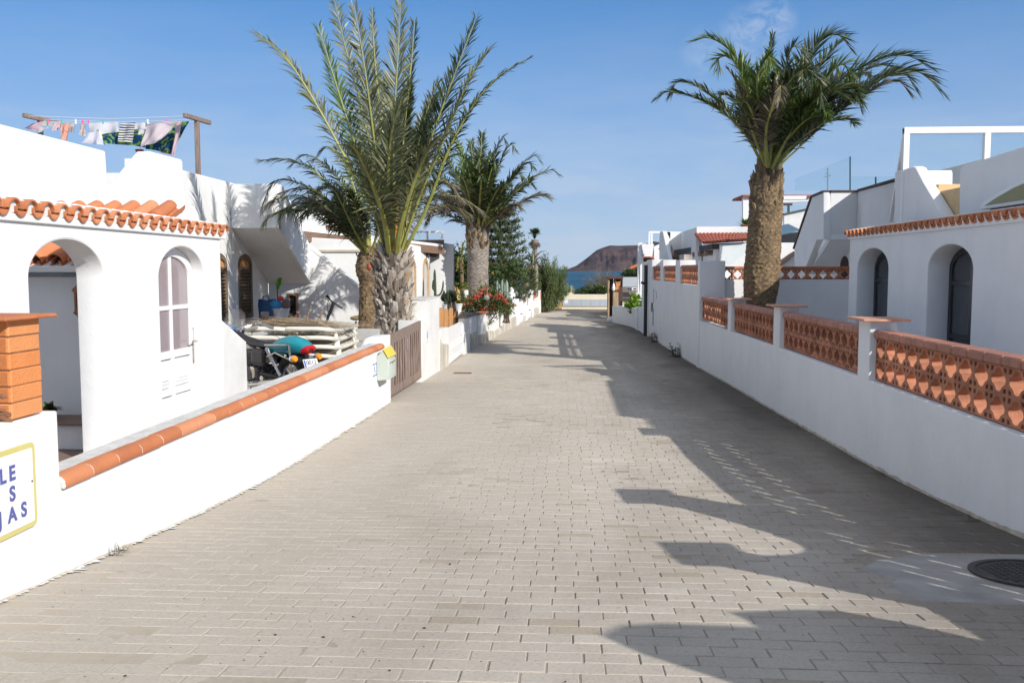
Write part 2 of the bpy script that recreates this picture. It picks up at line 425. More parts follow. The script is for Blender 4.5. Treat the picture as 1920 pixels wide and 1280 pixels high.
ws = math_n(nt, 'MAXIMUM', math_n(nt, 'MAXIMUM', wisp(1442, 42, .030, 1), math_n(nt, 'MULTIPLY', wisp(1395, 68, .032, 1), .75)), math_n(nt, 'MULTIPLY', wisp(1325, 98, .03, 1), .45))
f2 = math_n(nt, 'MULTIPLY', math_n(nt, 'MULTIPLY', ws, 2.0, True), ramp(nt, n2, [(.38, (0, 0, 0)), (.62, (1, 1, 1))]))
fac = f1
gm = nt.nodes.new('ShaderNodeGamma'); gm.inputs[1].default_value = .5; nt.links.new(sky.outputs[0], gm.inputs[0])
hs = nt.nodes.new('ShaderNodeHueSaturation'); hs.inputs['Saturation'].default_value = 1.0
nt.links.new(mixc(nt, 1.0, gm.outputs[0], SKYGAIN, 'MULTIPLY'), hs.inputs['Color'])
nt.links.new(mixc(nt, math_n(nt, 'MULTIPLY', f2, .34), mixc(nt, fac, hs.outputs[0], CLOUDC), (2.1, 2.35, 2.75)), bg.inputs[0])
bg.inputs[1].default_value = SKY_STR
hic = ramp(nt, sep.outputs[2], [(.36, (0, 0, 0)), (.60, (1, 1, 1))])  # unseen bright cloud overhead, added as neutral fill for the shaded walls
f3 = math_n(nt, 'MULTIPLY', math_n(nt, 'MULTIPLY', ramp(nt, noise_tex(nt, g, 2.4, 7, .6, .3), [(.34, (0, 0, 0)), (.60, (1, 1, 1))]), hic), .85)
src_ = bg.inputs[0].links[0].from_socket
nt.links.new(mixc(nt, f3, src_, FILLC), bg.inputs[0])
ld = bpy.data.lights.new('sun', 'SUN'); ld.energy = SUN_E; ld.angle = radians(.53); ld.color = (1, .955, .89)
sun = bpy.data.objects.new('sun', ld); COL.objects.link(sun)
sun.rotation_euler = SUNV.to_track_quat('Z', 'Y').to_euler()
SC.view_settings.view_transform = 'Standard'; SC.view_settings.look = 'None'
SC.view_settings.exposure = EXPO; SC.view_settings.gamma = 1
SC.cycles.max_bounces = 8; SC.cycles.transparent_max_bounces = 12; SC.cycles.diffuse_bounces = 4
SC.cycles.use_denoising = True

# ================================================================ ground, street, sea, island
g_ = MB()
ys = [-40, -5, 0, 4, 8, 14, 20, 28, 40, 55, 66, 80, 100, 125, 160]
xs = [-3000, -600, -120, -30, 0, 30, 120, 600, 3000]
vs = [(x, y, gz(y) - .05) for y in ys for x in xs]
n = len(xs)
g_.add(vs, [(j * n + i, j * n + i + 1, (j + 1) * n + i + 1, (j + 1) * n + i) for j in range(len(ys) - 1) for i in range(n - 1)], 0, True)
structure(g_.build('ground', M['soil']))

# sea
m, nt, b, co = base('sea_water')
c2 = mapping(nt, co, (.12, .03, 1))
cc = ramp(nt, noise_tex(nt, c2, .35, 8, .6), [(.35, (.002, .040, .085)), (.65, (.005, .095, .165))])
cap = ramp(nt, noise_tex(nt, mapping(nt, co, (.06, .35, 1)), 1.0, 6, .7), [(.70, (0, 0, 0)), (.74, (1, 1, 1))])
cc = mixc(nt, cap, cc, (.55, .62, .66))
nt.links.new(cc, b.inputs['Base Color']); b.inputs['Roughness'].default_value = .55; b.inputs['Specular IOR Level'].default_value = .2
bump(nt, b, noise_tex(nt, mapping(nt, co, (.5, .25, 1)), 1.2, 6, .6), .8, .6)
s_ = MB()
ys = [104, 140, 200, 300, 500, 900, 1800, 4000, 9000, 20000]
vs = []
for y in ys:
    for i in range(-4, 5): vs.append((i * y * .5, y, -4.6))
s_.add(vs, [(j * 9 + i, j * 9 + i + 1, (j + 1) * 9 + i + 1, (j + 1) * 9 + i) for j in range(len(ys) - 1) for i in range(8)], 0, True)
structure(s_.build('sea', m))

# island across the water
ID = 2600.
sil = [(1040, 504), (1053, 503), (1066, 500), (1080, 494.5), (1100, 480), (1118, 465), (1128, 461), (1142, 456.5), (1160, 457), (1200, 456), (1222, 449), (1245, 452), (1290, 470), (1350, 485), (1420, 496), (1500, 504)]
def sil_h(px):
    for (a, ya), (b_, yb) in zip(sil, sil[1:]):
        if a <= px <= b_: return (504 - (ya + (yb - ya) * (px - a) / (b_ - a))) / FPX * ID
    return 0
i_ = MB(); NU, NV = 150, 40
vs = []
for j in range(NV + 1):
    v_ = j / NV
    for i in range(NU + 1):
        px = 1040 + (1500 - 1040) * i / NU
        x = (px - VPX) / FPX * ID
        h = sil_h(px)
        rise = min(1, v_ / .62) ** .8 if v_ < .62 else max(0, 1 - (v_ - .62) / .38) ** .7
        gul = noise.noise(V((px * .055, v_ * 1.6, 3))) * .20 + noise.noise(V((px * .14, v_ * 3.5, 9))) * .10 + noise.noise(V((px * .35, v_ * 8, 2))) * .05
        z = h * max(0, rise + gul * (1 - abs(rise * 2 - 1)) * 1.2) if 0 < v_ < 1 else 0
        y = ID - 200 + 620 * v_ + noise.noise(V((px * .06, 7, 1))) * 30
        vs.append((x * y / ID, y, -4.7 + z * (y / ID if v_ < .7 else 1)))
i_.add(vs, [(j * (NU + 1) + i, j * (NU + 1) + i + 1, (j + 1) * (NU + 1) + i + 1, (j + 1) * (NU + 1) + i) for j in range(NV) for i in range(NU)], 0, True)
m, nt, b, co = base('volcanic_hill')
nn = noise_tex(nt, mapping(nt, co, (.013, .006, .03)), 1.0, 8, .65)
cc = ramp(nt, nn, [(.3, (.045, .040, .050)), (.48, (.105, .075, .080)), (.62, (.165, .105, .095)), (.78, (.13, .10, .075))])
nt.links.new(cc, b.inputs['Base Color']); b.inputs['Roughness'].default_value = 1; b.inputs['Specular IOR Level'].default_value = 0
bump(nt, b, noise_tex(nt, mapping(nt, co, (.03, .03, .03)), 1.5, 8, .7), 1, 22)
structure(i_.build('hill', m))
# paved lane: sand bed plus one block per paver
m, nt, b, co = base('grey_paving_blocks')
tn = attr(nt)
cA = ramp(nt, tn, [(0, (.43, .37, .295)), (.15, (.48, .43, .362)), (.85, (.51, .46, .392)), (1, (.545, .495, .425))])
big = noise_tex(nt, mapping(nt, co, (.55, .22, 1)), 1.0, 6, .6, .4)
cA = mixc(nt, 1.0, cA, ramp(nt, big, [(.32, (.80, .78, .76)), (.55, (1, 1, 1)), (.75, (1.0, .97, .92))]), 'MULTIPLY')
dust = noise_tex(nt, mapping(nt, co, (.35, .16, 1)), 1.6, 7, .6)
sx = nt.nodes.new('ShaderNodeSeparateXYZ'); nt.links.new(co, sx.inputs[0])
df = math_n(nt, 'ADD', math_n(nt, 'MULTIPLY', sx.outputs[0], -.16), math_n(nt, 'ADD', dust, -.42))
df = math_n(nt, 'MULTIPLY', math_n(nt, 'MULTIPLY', df, 2.2, True), .75)
cA = mixc(nt, df, cA, (.47, .42, .352))
dirt_shade = math_n(nt, 'MULTIPLY', math_n(nt, 'ADD', math_n(nt, 'MULTIPLY', sx.outputs[0], .42), math_n(nt, 'ADD', noise_tex(nt, mapping(nt, co, (.5, .12, 1)), 1.3, 5, .6), -.95)), 1.1, True)  # dirt towards the right, with some of the wall's shade put into the colour
cA = mixc(nt, dirt_shade, cA, mixc(nt, 1.0, cA, (.28, .27, .265), 'MULTIPLY'))
fine = noise_tex(nt, co, 55, 6, .75)
cA = mixc(nt, 1.0, cA, ramp(nt, fine, [(.3, (.78, .77, .76)), (.5, (1, 1, 1)), (.72, (1.12, 1.11, 1.08))]), 'MULTIPLY')
spots = noise_tex(nt, co, 3.0, 3, .5)
cA = mixc(nt, math_n(nt, 'MULTIPLY', ramp(nt, spots, [(.70, (0, 0, 0)), (.80, (1, 1, 1))]), .35), cA, (.12, .105, .09))
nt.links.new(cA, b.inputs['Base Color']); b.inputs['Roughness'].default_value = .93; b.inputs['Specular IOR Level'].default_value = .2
bump(nt, b, math_n(nt, 'ADD', fine, math_n(nt, 'MULTIPLY', noise_tex(nt, co, 180, 3), .5)), .6, .006)
m2, nt, b, co = base('sand_joint')
jc = ramp(nt, noise_tex(nt, co, 30, 5), [(.3, (.24, .205, .16)), (.7, (.36, .31, .245))])
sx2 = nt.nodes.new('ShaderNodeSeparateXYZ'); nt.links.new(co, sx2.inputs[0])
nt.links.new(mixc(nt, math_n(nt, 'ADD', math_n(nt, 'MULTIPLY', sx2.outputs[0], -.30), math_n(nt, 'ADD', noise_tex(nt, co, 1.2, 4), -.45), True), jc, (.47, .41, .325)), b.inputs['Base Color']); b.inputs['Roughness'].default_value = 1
st = MB()
def gsurf(x, y): return gz(y) + .004 + noise.noise(V((x * .9, y * .9, 4))) * .006 + noise.noise(V((x * .3, y * .25, 9))) * .008
yy = -3.0; ys = []
while yy < 68: ys.append(yy); yy += .25
vs = []
for y in ys:
    for k in range(17):
        a = lane_left(y) - .25; c = 3.75
        vs.append((a + (c - a) * k / 16, y, gsurf(a + (c - a) * k / 16, y) - .0048 + .0032 * max(0, min(1, .15 + 1.5 * noise.noise(V(((a + (c - a) * k / 16) * .7, y * .4, 5))) - .22 * (a + (c - a) * k / 16)))))
st.add(vs, [(j * 17 + i, j * 17 + i + 1, (j + 1) * 17 + i + 1, (j + 1) * 17 + i) for j in range(len(ys) - 1) for i in range(16)], 1, True)
PW, PD = .252, .127
y = -2.5; row = 0
pr = random.Random(3)
while y < 66.5:
    x0 = lane_left(y) - .2
    off = (row % 2) * PW / 2 + pr.uniform(-.03, .03)
    x = x0 - off
    near = y < 26
    while x < 3.6:
        cx, cy = x + PW / 2, y + PD / 2
        gx = .0012 + pr.random() ** 3 * .0060; gy = .0005 + pr.random() ** 2 * .0012
        hx_, hy_ = PW / 2 - gx, PD / 2 - gy
        dz = pr.uniform(-.002, .002); tx = pr.uniform(-.006, .006); ty = pr.uniform(-.007, .007)
        sk = sin(cx * .8 + cy * .25) * .012
        zc = gsurf(cx, cy) + dz; sl = (gz(cy + .3) - gz(cy - .3)) / .6
        t = pr.random(); t = .2 + .6 * t if pr.random() < .92 else pr.choice((0.0, 1.0))
        bv = .004
        if not (cx > 1.95 and 5.02 < cy < 6.2 and cx > 1.95 + .25 * sin(cy * 5)):
            P = []
            for (ex, ey, ez) in ((hx_, hy_, -.012), (hx_ - bv * .3, hy_ - bv * .3, -bv * .6), (hx_ - bv, hy_ - bv, 0)):
                for sx_, sy_ in ((-1, -1), (1, -1), (1, 1), (-1, 1)):
                    px_, py_ = sx_ * ex, sy_ * ey
                    P.append((cx + px_, cy + py_ + sk, zc + sl * py_ + ez + tx * px_ + ty * py_))
            F = [(8, 9, 10, 11)]
            for L in (0, 1):
                for k in range(4):
                    F.append((L * 4 + k, L * 4 + (k + 1) % 4, L * 4 + 4 + (k + 1) % 4, L * 4 + 4 + k))
            if not near: F = [F[0]] + F[5:]
            st.add(P, F, 0, False, t)
        x += PW
    y += PD; row += 1
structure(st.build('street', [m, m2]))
# cement patch round the manhole
cp = MB()
pts = [(1.82, 5.25), (1.9, 5.0), (2.3, 4.9), (3.0, 4.93), (3.4, 4.95), (3.4, 6.25), (2.9, 6.22), (2.4, 6.2), (2.1, 6.05), (1.85, 5.75), (1.98, 5.5)]
fine_pts = []
for i in range(len(pts)):
    a, b_ = V(pts[i]), V(pts[(i + 1) % len(pts)])
    for k in range(6):
        q = a.lerp(b_, k / 6); d = noise.noise(V((q.x * 6, q.y * 6, 1))) * .05
        fine_pts.append((min(3.45, q.x + d), q.y + d))
nn = len(fine_pts); cv = []
for q in range(8):
    for x, y in fine_pts: x2 = 2.65 + (x - 2.65) * (1 - q / 8); y2 = 5.6 + (y - 5.6) * (1 - q / 8); cv.append((x2, y2, gsurf(x2, y2) + .004 - (.012 if q == 0 else 0)))
cv.append((2.65, 5.6, gsurf(2.65, 5.6) + .004))
cp.add(cv, [(q * nn + i, q * nn + (i + 1) % nn, (q + 1) * nn + (i + 1) % nn, (q + 1) * nn + i) for q in range(7) for i in range(nn)] + [(7 * nn + i, 7 * nn + (i + 1) % nn, 8 * nn) for i in range(nn)], 0, True)
structure(cp.build('pavement', mat('cement_patch', (.34, .325, .30), .95, .2, 4, .4, 60)))

# garden and terrace floors
def patch(name, x0, x1, y0, y1, zf, m, ny=12):
    b_ = MB(); vs = []
    for j in range(ny + 1):
        y = y0 + (y1 - y0) * j / ny
        for x in ((x0(y) if callable(x0) else x0), (x1(y) if callable(x1) else x1)): vs.append((x, y, zf(y)))
    b_.add(vs, [(2 * j, 2 * j + 1, 2 * j + 3, 2 * j + 2) for j in range(ny)], 0, True)
    return structure(b_.build(name, m))
patch('terrace_floor', -16, -3.22, -3, 10.72, lambda y: -.1, M['floor'])
patch('courtyard_floor', -16, -3.22, 10.72, 15.8, lambda y: -.3, M['cement'])
patch('garden_ground', -40, lambda y: lane_left(y) - .2, 15.8, 66, lambda y: max(gz(y) + .35, -1.1), M['soil'], 30)
patch('terrace_ground', 3.62, 40, -3, 40, lambda y: .05, M['cement'], 4)
patch('back_garden_ground', 3.6, 40, 40, 68, lambda y: gz(y) + .1, M['soil'], 6)
# ================================================================ low boundary wall by the lane, sign, brick pier
def ground_strip(y0, y1, n=30):
    return [(y0 + (y1 - y0) * k / n, gz(y0 + (y1 - y0) * k / n) - .04) for k in range(n + 1)]
def wobble(me_obj, amp, sc):
    me = me_obj.data
    for v_ in me.vertices:
        v_.co += V((noise.noise(v_.co * sc), noise.noise(v_.co * sc + V((9, 1, 4))), noise.noise(v_.co * sc + V((3, 7, 2))))) * amp
LW = thing('garden_wall', 'low white wall with rounded terracotta edging in front of the white house with the glazed door', 'wall', (-3.1, 8, -.5))
yA = onX(110, 800, -3).y; yB = onX(727, 650, -3).y
zT = .33
b_ = MB()
b_.slabX(ground_strip(-2.5, yB) + [(yB, zT), (yA, zT), (yA, .76), (-2.5, .80)], -3.24, -3.0, bev=.02)
b_.build('wall', M['white'], LW)
b_ = MB(); b_.box((-3.235, yA + .005, zT + .002), (-3.02, yB - .42, zT + .035))
o = b_.build('wall_top', M['cement_top'], LW)
b_ = MB(); y = yA - .01
prof = [(-.085, .035), (-.06, .045), (-.02, .045), (.012, .036), (.032, .012), (.036, -.02), (.028, -.035), (-.005, -.035), (-.085, -.005)]
k = 0
while y < yB - .5:
    L = .34 + rnd.uniform(-.01, .01); y2 = min(y + L - .012, yB - .45)
    dz = rnd.uniform(-.003, .003)
    vs = [(-3.0 + a, yy, zT + c + dz) for yy in (y, y2) for a, c in prof]; n = len(prof)
    b_.add(vs, [(i, (i + 1) % n, n + (i + 1) % n, n + i) for i in range(n)], 0, True, rnd.random())
    b_.add([vs[i] for i in range(n)], [list(range(n))[::-1]], 1 if k == 0 else 0); b_.add([vs[n + i] for i in range(n)], [list(range(n))], 0)
    y += L; k += 1
    yj = y - .012
    vs = [(-3.0 + a * .92, yy, zT + c * .9) for yy in (yj, y) for a, c in prof]
    b_.add(vs, [(i, (i + 1) % n, n + (i + 1) % n, n + i) for i in range(n)], 1, True)
b_.build('edging_tile', [M['terra_tile'], M['cement_top']], LW)
b_ = MB(); rr = random.Random(3); y = 2.5
while y < yB:      # slopped paint and lime along the foot of the wall
    L = rr.uniform(.03, .10); w_ = rr.uniform(.004, .05) * (1 if rr.random() < .8 else 1.8)
    b_.add([(-3.0, y, gz(y) + .016), (-3.0, y + L, gz(y + L) + .016), (-3.0 + w_ * .8, y + L * .8, gz(y + L) + .013), (-3.0 + w_, y + L * .35, gz(y) + .013)], [(0, 3, 2, 1)], 0)
    y += L * rr.uniform(.55, 1.2)
b_.build('paint_spill', M['white_old'], LW)

# brick pier on the wall
y0 = onX(20, 700, -3.02).y; y1 = onX(79, 700, -3.02).y
z0 = .77; z1 = onX(70, 596, -3.02).z
BP = thing('brick_pier', 'pier of orange hollow bricks with a flat clay cap standing on the white wall', 'pier', (-3.2, y0, z0))
b_ = MB(); nC = 6; h = (z1 - z0) / nC
for k in range(nC):
    b_.rbox((-3.42 + rnd.uniform(0, .006), y0 + rnd.uniform(0, .006), z0 + k * h + .003), (-3.02 - rnd.uniform(0, .006), y1 - rnd.uniform(0, .006), z0 + (k + 1) * h), .006, t=rnd.random())
    for q in range(18):
        zz = z0 + k * h + .01 + (h - .015) * q / 18
        b_.box((-3.40, y0 - .003, zz), (-3.04, y0 + .002, zz + (h - .015) / 36), t=.3)
b_.build('brick_courses', M['hollow_brick'], BP)
b_ = MB()
for k in range(1, nC): b_.box((-3.40, y0 + .004, z0 + k * h - .003), (-3.027, y1 - .012, z0 + k * h + .004))
for k in range(14):
    p = V((-3.03 - rnd.random() * .3, y0 - .002, z0 + rnd.random() * .16)); b_.ball(p, (.03, .008, .018), 6)
b_.build('mortar', mat('dark_joint', (.22, .10, .05), .95, .3, 12), BP)
b_ = MB(); b_.rbox((-3.52, y0 - .10, z1), (-2.97, y1 + .10, z1 + .022), .006); b_.build('cap', M['terracotta'], BP)

# street sign
y1 = onX(62, 900, -3).y; zt = onX(60, 826, -3).z; zb = onX(61, 984, -3).z
y0 = y1 - .92
SG = thing('street_sign', 'white enamel street name plate with yellow rim and blue letters on the white wall', 'sign', (-2.99, y0, zb))
def rrect(a, b_, c, d, r):
    out = []
    for cx, cy, s0 in ((b_ - r, c + r, -90), (b_ - r, d - r, 0), (a + r, d - r, 90), (a + r, c + r, 180)):
        for k in range(5): w_ = radians(s0 + 90 * k / 4); out.append((cx + r * cos(w_), cy + r * sin(w_)))
    return out
b_ = MB(); b_.slabX(rrect(y0, y1, zb, zt, .035), -2.997, -2.982, bev=.002); b_.build('rim', M['signyellow'], SG)
b_ = MB(); b_.slabX(rrect(y0 + .03, y1 - .03, zb + .03, zt - .03, .015), -2.990, -2.979, bev=.001); b_.build('plate', M['signwhite'], SG)
b_ = MB()
for yy in (y1 - .045,): b_.lathe((-2.979, yy, (zb + zt) / 2 + .02), [(.006, 0), (.006, .003), (0, .004)], 8, axis=(1, 0, 0))
b_.build('screw', M['darkmetal'], SG)
def text_mb(s, size, O, U, Vv, bold=.0, depth=.003, extrude=True, align='CENTER', spacing=1.0):
    cu = bpy.data.curves.new('t', 'FONT'); cu.body = s; cu.size = size; cu.align_x = align; cu.align_y = 'CENTER'
    cu.extrude = depth / 2; cu.offset = bold; cu.space_character = spacing
    ob = bpy.data.objects.new('t', cu); me = bpy.data.meshes.new_from_object(ob)
    U = V(U).normalized(); Vv = V(Vv).normalized(); W = U.cross(Vv)
    b2 = MB(); b2.add([V(O) + U * v_.co.x + Vv * v_.co.y + W * v_.co.z for v_ in me.vertices], [list(p.vertices) for p in me.polygons])
    bpy.data.objects.remove(ob); bpy.data.curves.remove(cu); bpy.data.meshes.remove(me)
    return b2
b_ = MB()
rows = [('CALLE', (31, 883), .082), ('LAS', (30, 908), .20), ('AGUJAS', (50, 942), .106)]
hz = (zt - zb)
for k, (txt, (px, _), ptc) in enumerate(rows):
    ye = onX(px, 900, -2.978).y; zc = zt - hz * (.285 + .235 * k)
    n = len(txt)
    for i, chh in enumerate(txt):
        q = text_mb(chh, hz * .235, (-2.978, ye - .037 - ptc * (n - 1 - i), zc), (0, 1, 0), (0, 0, 1), .0035, .004)
        b_.add(q.v, q.f)
b_.build('lettering', M['signblue'], SG)

# ================================================================ house with glazed door (near side of the lane)
HX = -4.0
HA = thing('white_house', 'white house with a tiled eave, round arch and arched glazed white door', 'house', (-6, 8, -.1))
yc = onX(417, 600, HX).y                         # far corner
def yz(px, py, X=HX): p = onX(px, py, X); return p.y, p.z
a0 = yz(55, 520)[0]; a1 = yz(196, 520)[0]; asz = yz(195, 520)[1]; at = yz(122, 449)[1]
d0 = yz(301, 600)[0]; d1 = yz(386, 600)[0]; dz_ = yz(384, 520)[1]; dt = yz(344, 463)[1]
zE = yz(413, 446)[1]
b_ = MB()
b_.slabX([(1.5, -.12), (yc, -.12), (yc, zE), (1.5, zE)], HX - .26, HX, holes=[arch(a0, a1, -.099, asz, at, 28), arch(d0, d1, -.099, dz_, dt, 28)], bev=.02)
# end wall, back and party walls of the door room and porch
b_.box((-9, yc - .22, -.1), (HX - .262, yc - .02, zE - .02))
b_.box((-6.1, 8.62, -.1), (HX - .262, 8.82, 1.52))
b_.box((-9, 3.0, -.1), (-8.8, 8.6, 2.0))
b_.box((-8.798, 8.62, -.1), (-6.102, 8.82, 1.62))
b_.build('wall', M['white'], HA)
# bench and steps in the porch
b_ = MB(); b_.rbox((-8.7, 8.18, -.1), (HX - .27, 8.615, .14), .01); b_.build('bench', M['white_old'], HA)
b_ = MB(); b_.rbox((-8.7, 8.13, .14), (HX - .275, 8.615, .165), .006); b_.build('bench_top', M['floor'], HA)
def barrel(b_, p, d, w_, length, r, t, up, flip=False, taper=.88, th=.014, n=8):
    # half round clay tile from p along d, opening down (cover) or up (pan)
    d = V(d).normalized(); w_ = V(w_).normalized(); up = V(up)
    vs = []
    for q, rr in ((0, r), (length, r * taper)):
        for k in range(n + 1):
            a = pi * k / n
            for ro in (rr, rr - th):
                vs.append(V(p) + d * q + w_ * cos(a) * ro + up * sin(a) * ro * (-1 if flip else 1))
    m_ = (n + 1) * 2; F = []
    for k in range(n):
        F += [(2 * k, 2 * k + 2, m_ + 2 * k + 2, m_ + 2 * k), (2 * k + 1, m_ + 2 * k + 1, m_ + 2 * k + 3, 2 * k + 3),
              (2 * k, 2 * k + 1, 2 * k + 3, 2 * k + 2), (m_ + 2 * k, m_ + 2 * k + 2, m_ + 2 * k + 3, m_ + 2 * k + 1)]
    b_.add(vs, F, 0, True, t)
# eave tiles along the facade
def eave(parent, X_edge, y0, y1, zedge, out, rise=.11, depth=.42, pitch=.205, mortar=True, over=.07):
    b_ = MB(); mo = MB(); s = out
    y = y0; d = V((-s, 0, rise / depth))
    up = V((s * rise / depth, 0, 1)).normalized()
    while y < y1:
        L = depth * 1.05
        barrel(b_, (X_edge + s * over, y + pitch * .5, zedge + .045), d, (0, 1, 0), L, pitch * .36, rnd.random(), up, taper=.9)
        barrel(b_, (X_edge + s * (over - .012), y, zedge + .062), d, (0, 1, 0), L, pitch * .34, rnd.random(), up, flip=True, taper=.9)
        if mortar:
            mo.tube([(X_edge + s * (over - .03), y + pitch * .5, zedge + .062), (X_edge - s * .1, y + pitch * .5, zedge + .09)], pitch * .30, 8)
        y += pitch
    mo.slabX(rect(y0 - .02, y1, zedge - .045, zedge + .012), X_edge - s * .30, X_edge + s * (over - .04), bev=.01)
    mo.slab([(y0, 0), (y1, 0), (y1, .03), (y0, .03)], (X_edge - s * .25, 0, zedge + .10), (0, 1, 0), -.2, .2, bev=.005)
    b_.build('eave_tile', M['terra_tile'], parent); mo.build('eave_mortar', M['white'], parent)
eave(HA, HX, 1.5, yc + .10, zE + .03, 1, rise=.03, depth=.26, pitch=.215)
# tiled lean-to over the door room, sloping up away from the lane end
b_ = MB()
p0 = V((0, 8.42, 1.60)); p1 = V((0, 10.02, 2.20)); dd = (p1 - p0)
x = -5.9
while x < HX - .30:
    up = V((0, -dd.z, dd.y)).normalized()
    for q in range(4):
        a = p0 + dd * (q / 4.0)
        barrel(b_, (x, a.y, a.z + .065 + .006 * q), dd, (1, 0, 0), dd.length / 4 * 1.12, .088, rnd.random(), up, taper=.86)
        barrel(b_, (x + .105, a.y, a.z + .075 + .006 * q), dd, (1, 0, 0), dd.length / 4 * 1.12, .075, rnd.random(), up, flip=True, taper=.86)
    x += .21
b_.build('lean_to_tile', M['terra_tile'], HA)
b_ = MB(); b_.slab([(0, 0), (dd.length, 0), (dd.length, .05), (0, .05)], p0 + V((-6.0, 0, -.03)), dd, 0, 1.72, bev=.004, Vv=(0, -dd.z, dd.y))
b_.slabY(PY(10.1, [(92, 384), (354, 385), (366, 424), (366, 440), (92, 440)]), 10.1, 10.3, bev=.03)
b_.build('roof', M['white'], HA)
# roof terrace parapets above
b_ = MB()
y9 = onX(206, 372, -6).y
b_.slabX([(1.0, 2.2), (y9, 2.2)] + PX(-6, [(205, 372), (199, 284.5), (196, 282)]) + [(1.0, onX(196, 282, -6).z)], -6.22, -6.0, bev=.035)
b_.slabX(PX(-6, [(207, 375), (280, 284), (284, 284), (340, 298.5), (343, 302), (347, 392), (205, 392)]), -6.2, -6.0, bev=.03)
b_.build('parapet', M['white'], HA)
b_ = MB()
b_.box((-8.5, 8.8, 1.9), (-6.202, 14.2, 2.1)); b_.box((-6.2, 10.31, 1.9), (HX - .27, 10.6, 2.06))
b_.slabY(PY(14.6, [(232, 297), (290, 297), (290, 392), (232, 392)]), 14.6, 14.8, bev=.03)
b_.slabY(PY(15.2, [(198, 324), (236, 324), (236, 392), (198, 392)]), 15.2, 15.4, bev=.03)
b_.slabX([(10.7, -.3), (14.3, -.3), (14.3, 2.3), (10.7, 2.3)], -6.2, -6.0, bev=.02)
b_.build('roof_wall', M['white'], HA)
# door
b_ = MB(); W = d1 - d0; xd = HX - .13
dcy = (d0 + d1) / 2; dph = [(ya, yb, za, zb2) for za, zb2 in ((.34, .66), (-.06, .27)) for ya, yb in ((d0 + .115, dcy - .03), (dcy + .03, d1 - .115))]
inn = arch(d0 + .11, d1 - .11, .74, dz_ - .02, dt - .10, 24)
b_.slabX(arch(d0 + .004, d1 - .004, -.095, dz_, dt - .004, 28), xd - .05, xd, holes=[inn] + [rect(*q) for q in dph], bev=.006)
cy = (d0 + d1) / 2
b_.box((xd - .04, cy - .022, .741), (xd - .006, cy + .022, dt - .105)); b_.box((xd - .042, d0 + .112, 1.17), (xd - .008, d1 - .112, 1.215))
def dpanel(y0, y1, z0, z1):
    for q in range(3):
        g_ = .035 * q
        b_.rbox((xd - .045 + .011 * q - .012, y0 + g_, z0 + g_ * 1.1), (xd - .022 + .011 * q, y1 - g_, z1 - g_ * 1.1), .006)
DR = b_
for (za, zb2) in ((.34, .66), (-.06, .27)):
    dpanel(d0 + .129, cy - .044, za + .014, zb2 - .014); dpanel(cy + .044, d1 - .129, za + .014, zb2 - .014)
b_.box((xd - .052, d0 + .1, -.09), (xd - .046, d1 - .1, .7))
door = b_.build('door', M['whitemetal'], HA)
b_ = MB(); b_.slabX(arch(d0 + .10, d1 - .10, .73, dz_ - .02, dt - .09, 24), xd - .032, xd - .024, bev=0.001); b_.build('pane', M['doorglass'], door)
b_ = MB(); b_.rbox((xd, d1 - .085, .55), (xd + .012, d1 - .045, .95), .004); b_.tube([(xd + .01, d1 - .065, .80), (xd + .05, d1 - .065, .80), (xd + .052, d1 - .19, .80)], .011, 8)
b_.build('handle', M['steel'], door)
# wall stub with sloping top past the corner
b_ = MB()
b_.slabX(PX(HX, [(419, 600), (460, 637), (464, 640), (467, 752), (421, 757)]), HX - .16, HX - .012, bev=.018)
b_.build('stub_wall', M['white_old'], HA)
b_ = MB(); b_.box((HX - 1.6, yc + .01, -.31), (HX + .15, yc + 1.9, -.2)); b_.build('doorstep', M['redfloor'], HA)

# carved lantern box on the porch wall
p = onY(164, 563, 8.55)
LN = thing('wall_lantern', 'brown carved wooden lantern hanging on the porch wall behind the round arch', 'lantern', (p.x, 8.6, p.z))
b_ = MB()
LS = .60
out = [(-.13, -.16), (-.13, .12), (-.17, .17), (-.10, .24), (-.04, .31), (0, .34), (.04, .31), (.10, .24), (.17, .17), (.13, .12), (.13, -.16), (.16, -.20), (.10, -.24), (.05, -.31), (0, -.34), (-.05, -.31), (-.10, -.24), (-.16, -.20)]
b_.slabY([(p.x + u * LS, p.z + v_ * LS) for u, v_ in out], 8.44, 8.60, holes=[rect(p.x - .05, p.x + .05, p.z - .065, p.z + .065)], bev=.012)
b_.build('frame', M['lantern'], LN)
b_ = MB(); b_.box((p.x - .055, 8.50, p.z - .07), (p.x + .055, 8.58, p.z + .07)); b_.build('pane', M['signwhite'], LN)

# plant pot beside the bench
def leaf_cluster(b_, c, n, L, wd, spread=1.0, seed=1, droop=.3, up=.6, t0=0, t1=1):
    r = random.Random(seed); c = V(c)
    for k in range(n):
        a = r.uniform(0, 2 * pi); e = r.uniform(up - .5, up + .5)
        d = V((cos(a) * cos(e), sin(a) * cos(e), sin(e))); s_ = d.cross(V((0, 0, 1))).normalized()
        l = L * r.uniform(.6, 1); P = []
        for q in range(4):
            f = q / 3; pc = c + d * l * f + V((0, 0, -droop * l * f * f)); ww = wd * (.5, 1, .75, .05)[q] / 2
            P += [pc - s_ * ww, pc + s_ * ww]
        b_.add(P, [(2 * q, 2 * q + 1, 2 * q + 3, 2 * q + 2) for q in range(3)], 0, True, r.uniform(t0, t1))
def pot(b_, c, r, h, m=0):
    b_.lathe(c, [(0, 0), (r * .68, 0), (r * .95, h * .85), (r * 1.08, h * .85), (r * 1.08, h), (r * .9, h), (r * .85, h * .9), (0, h * .88)], 18, m)
pp = onY(86, 790, 8.3)
PT = thing('potted_plant', 'small dark potted plant on the porch bench beside the orange brick pier', 'plant', (pp.x, 8.3, .165))
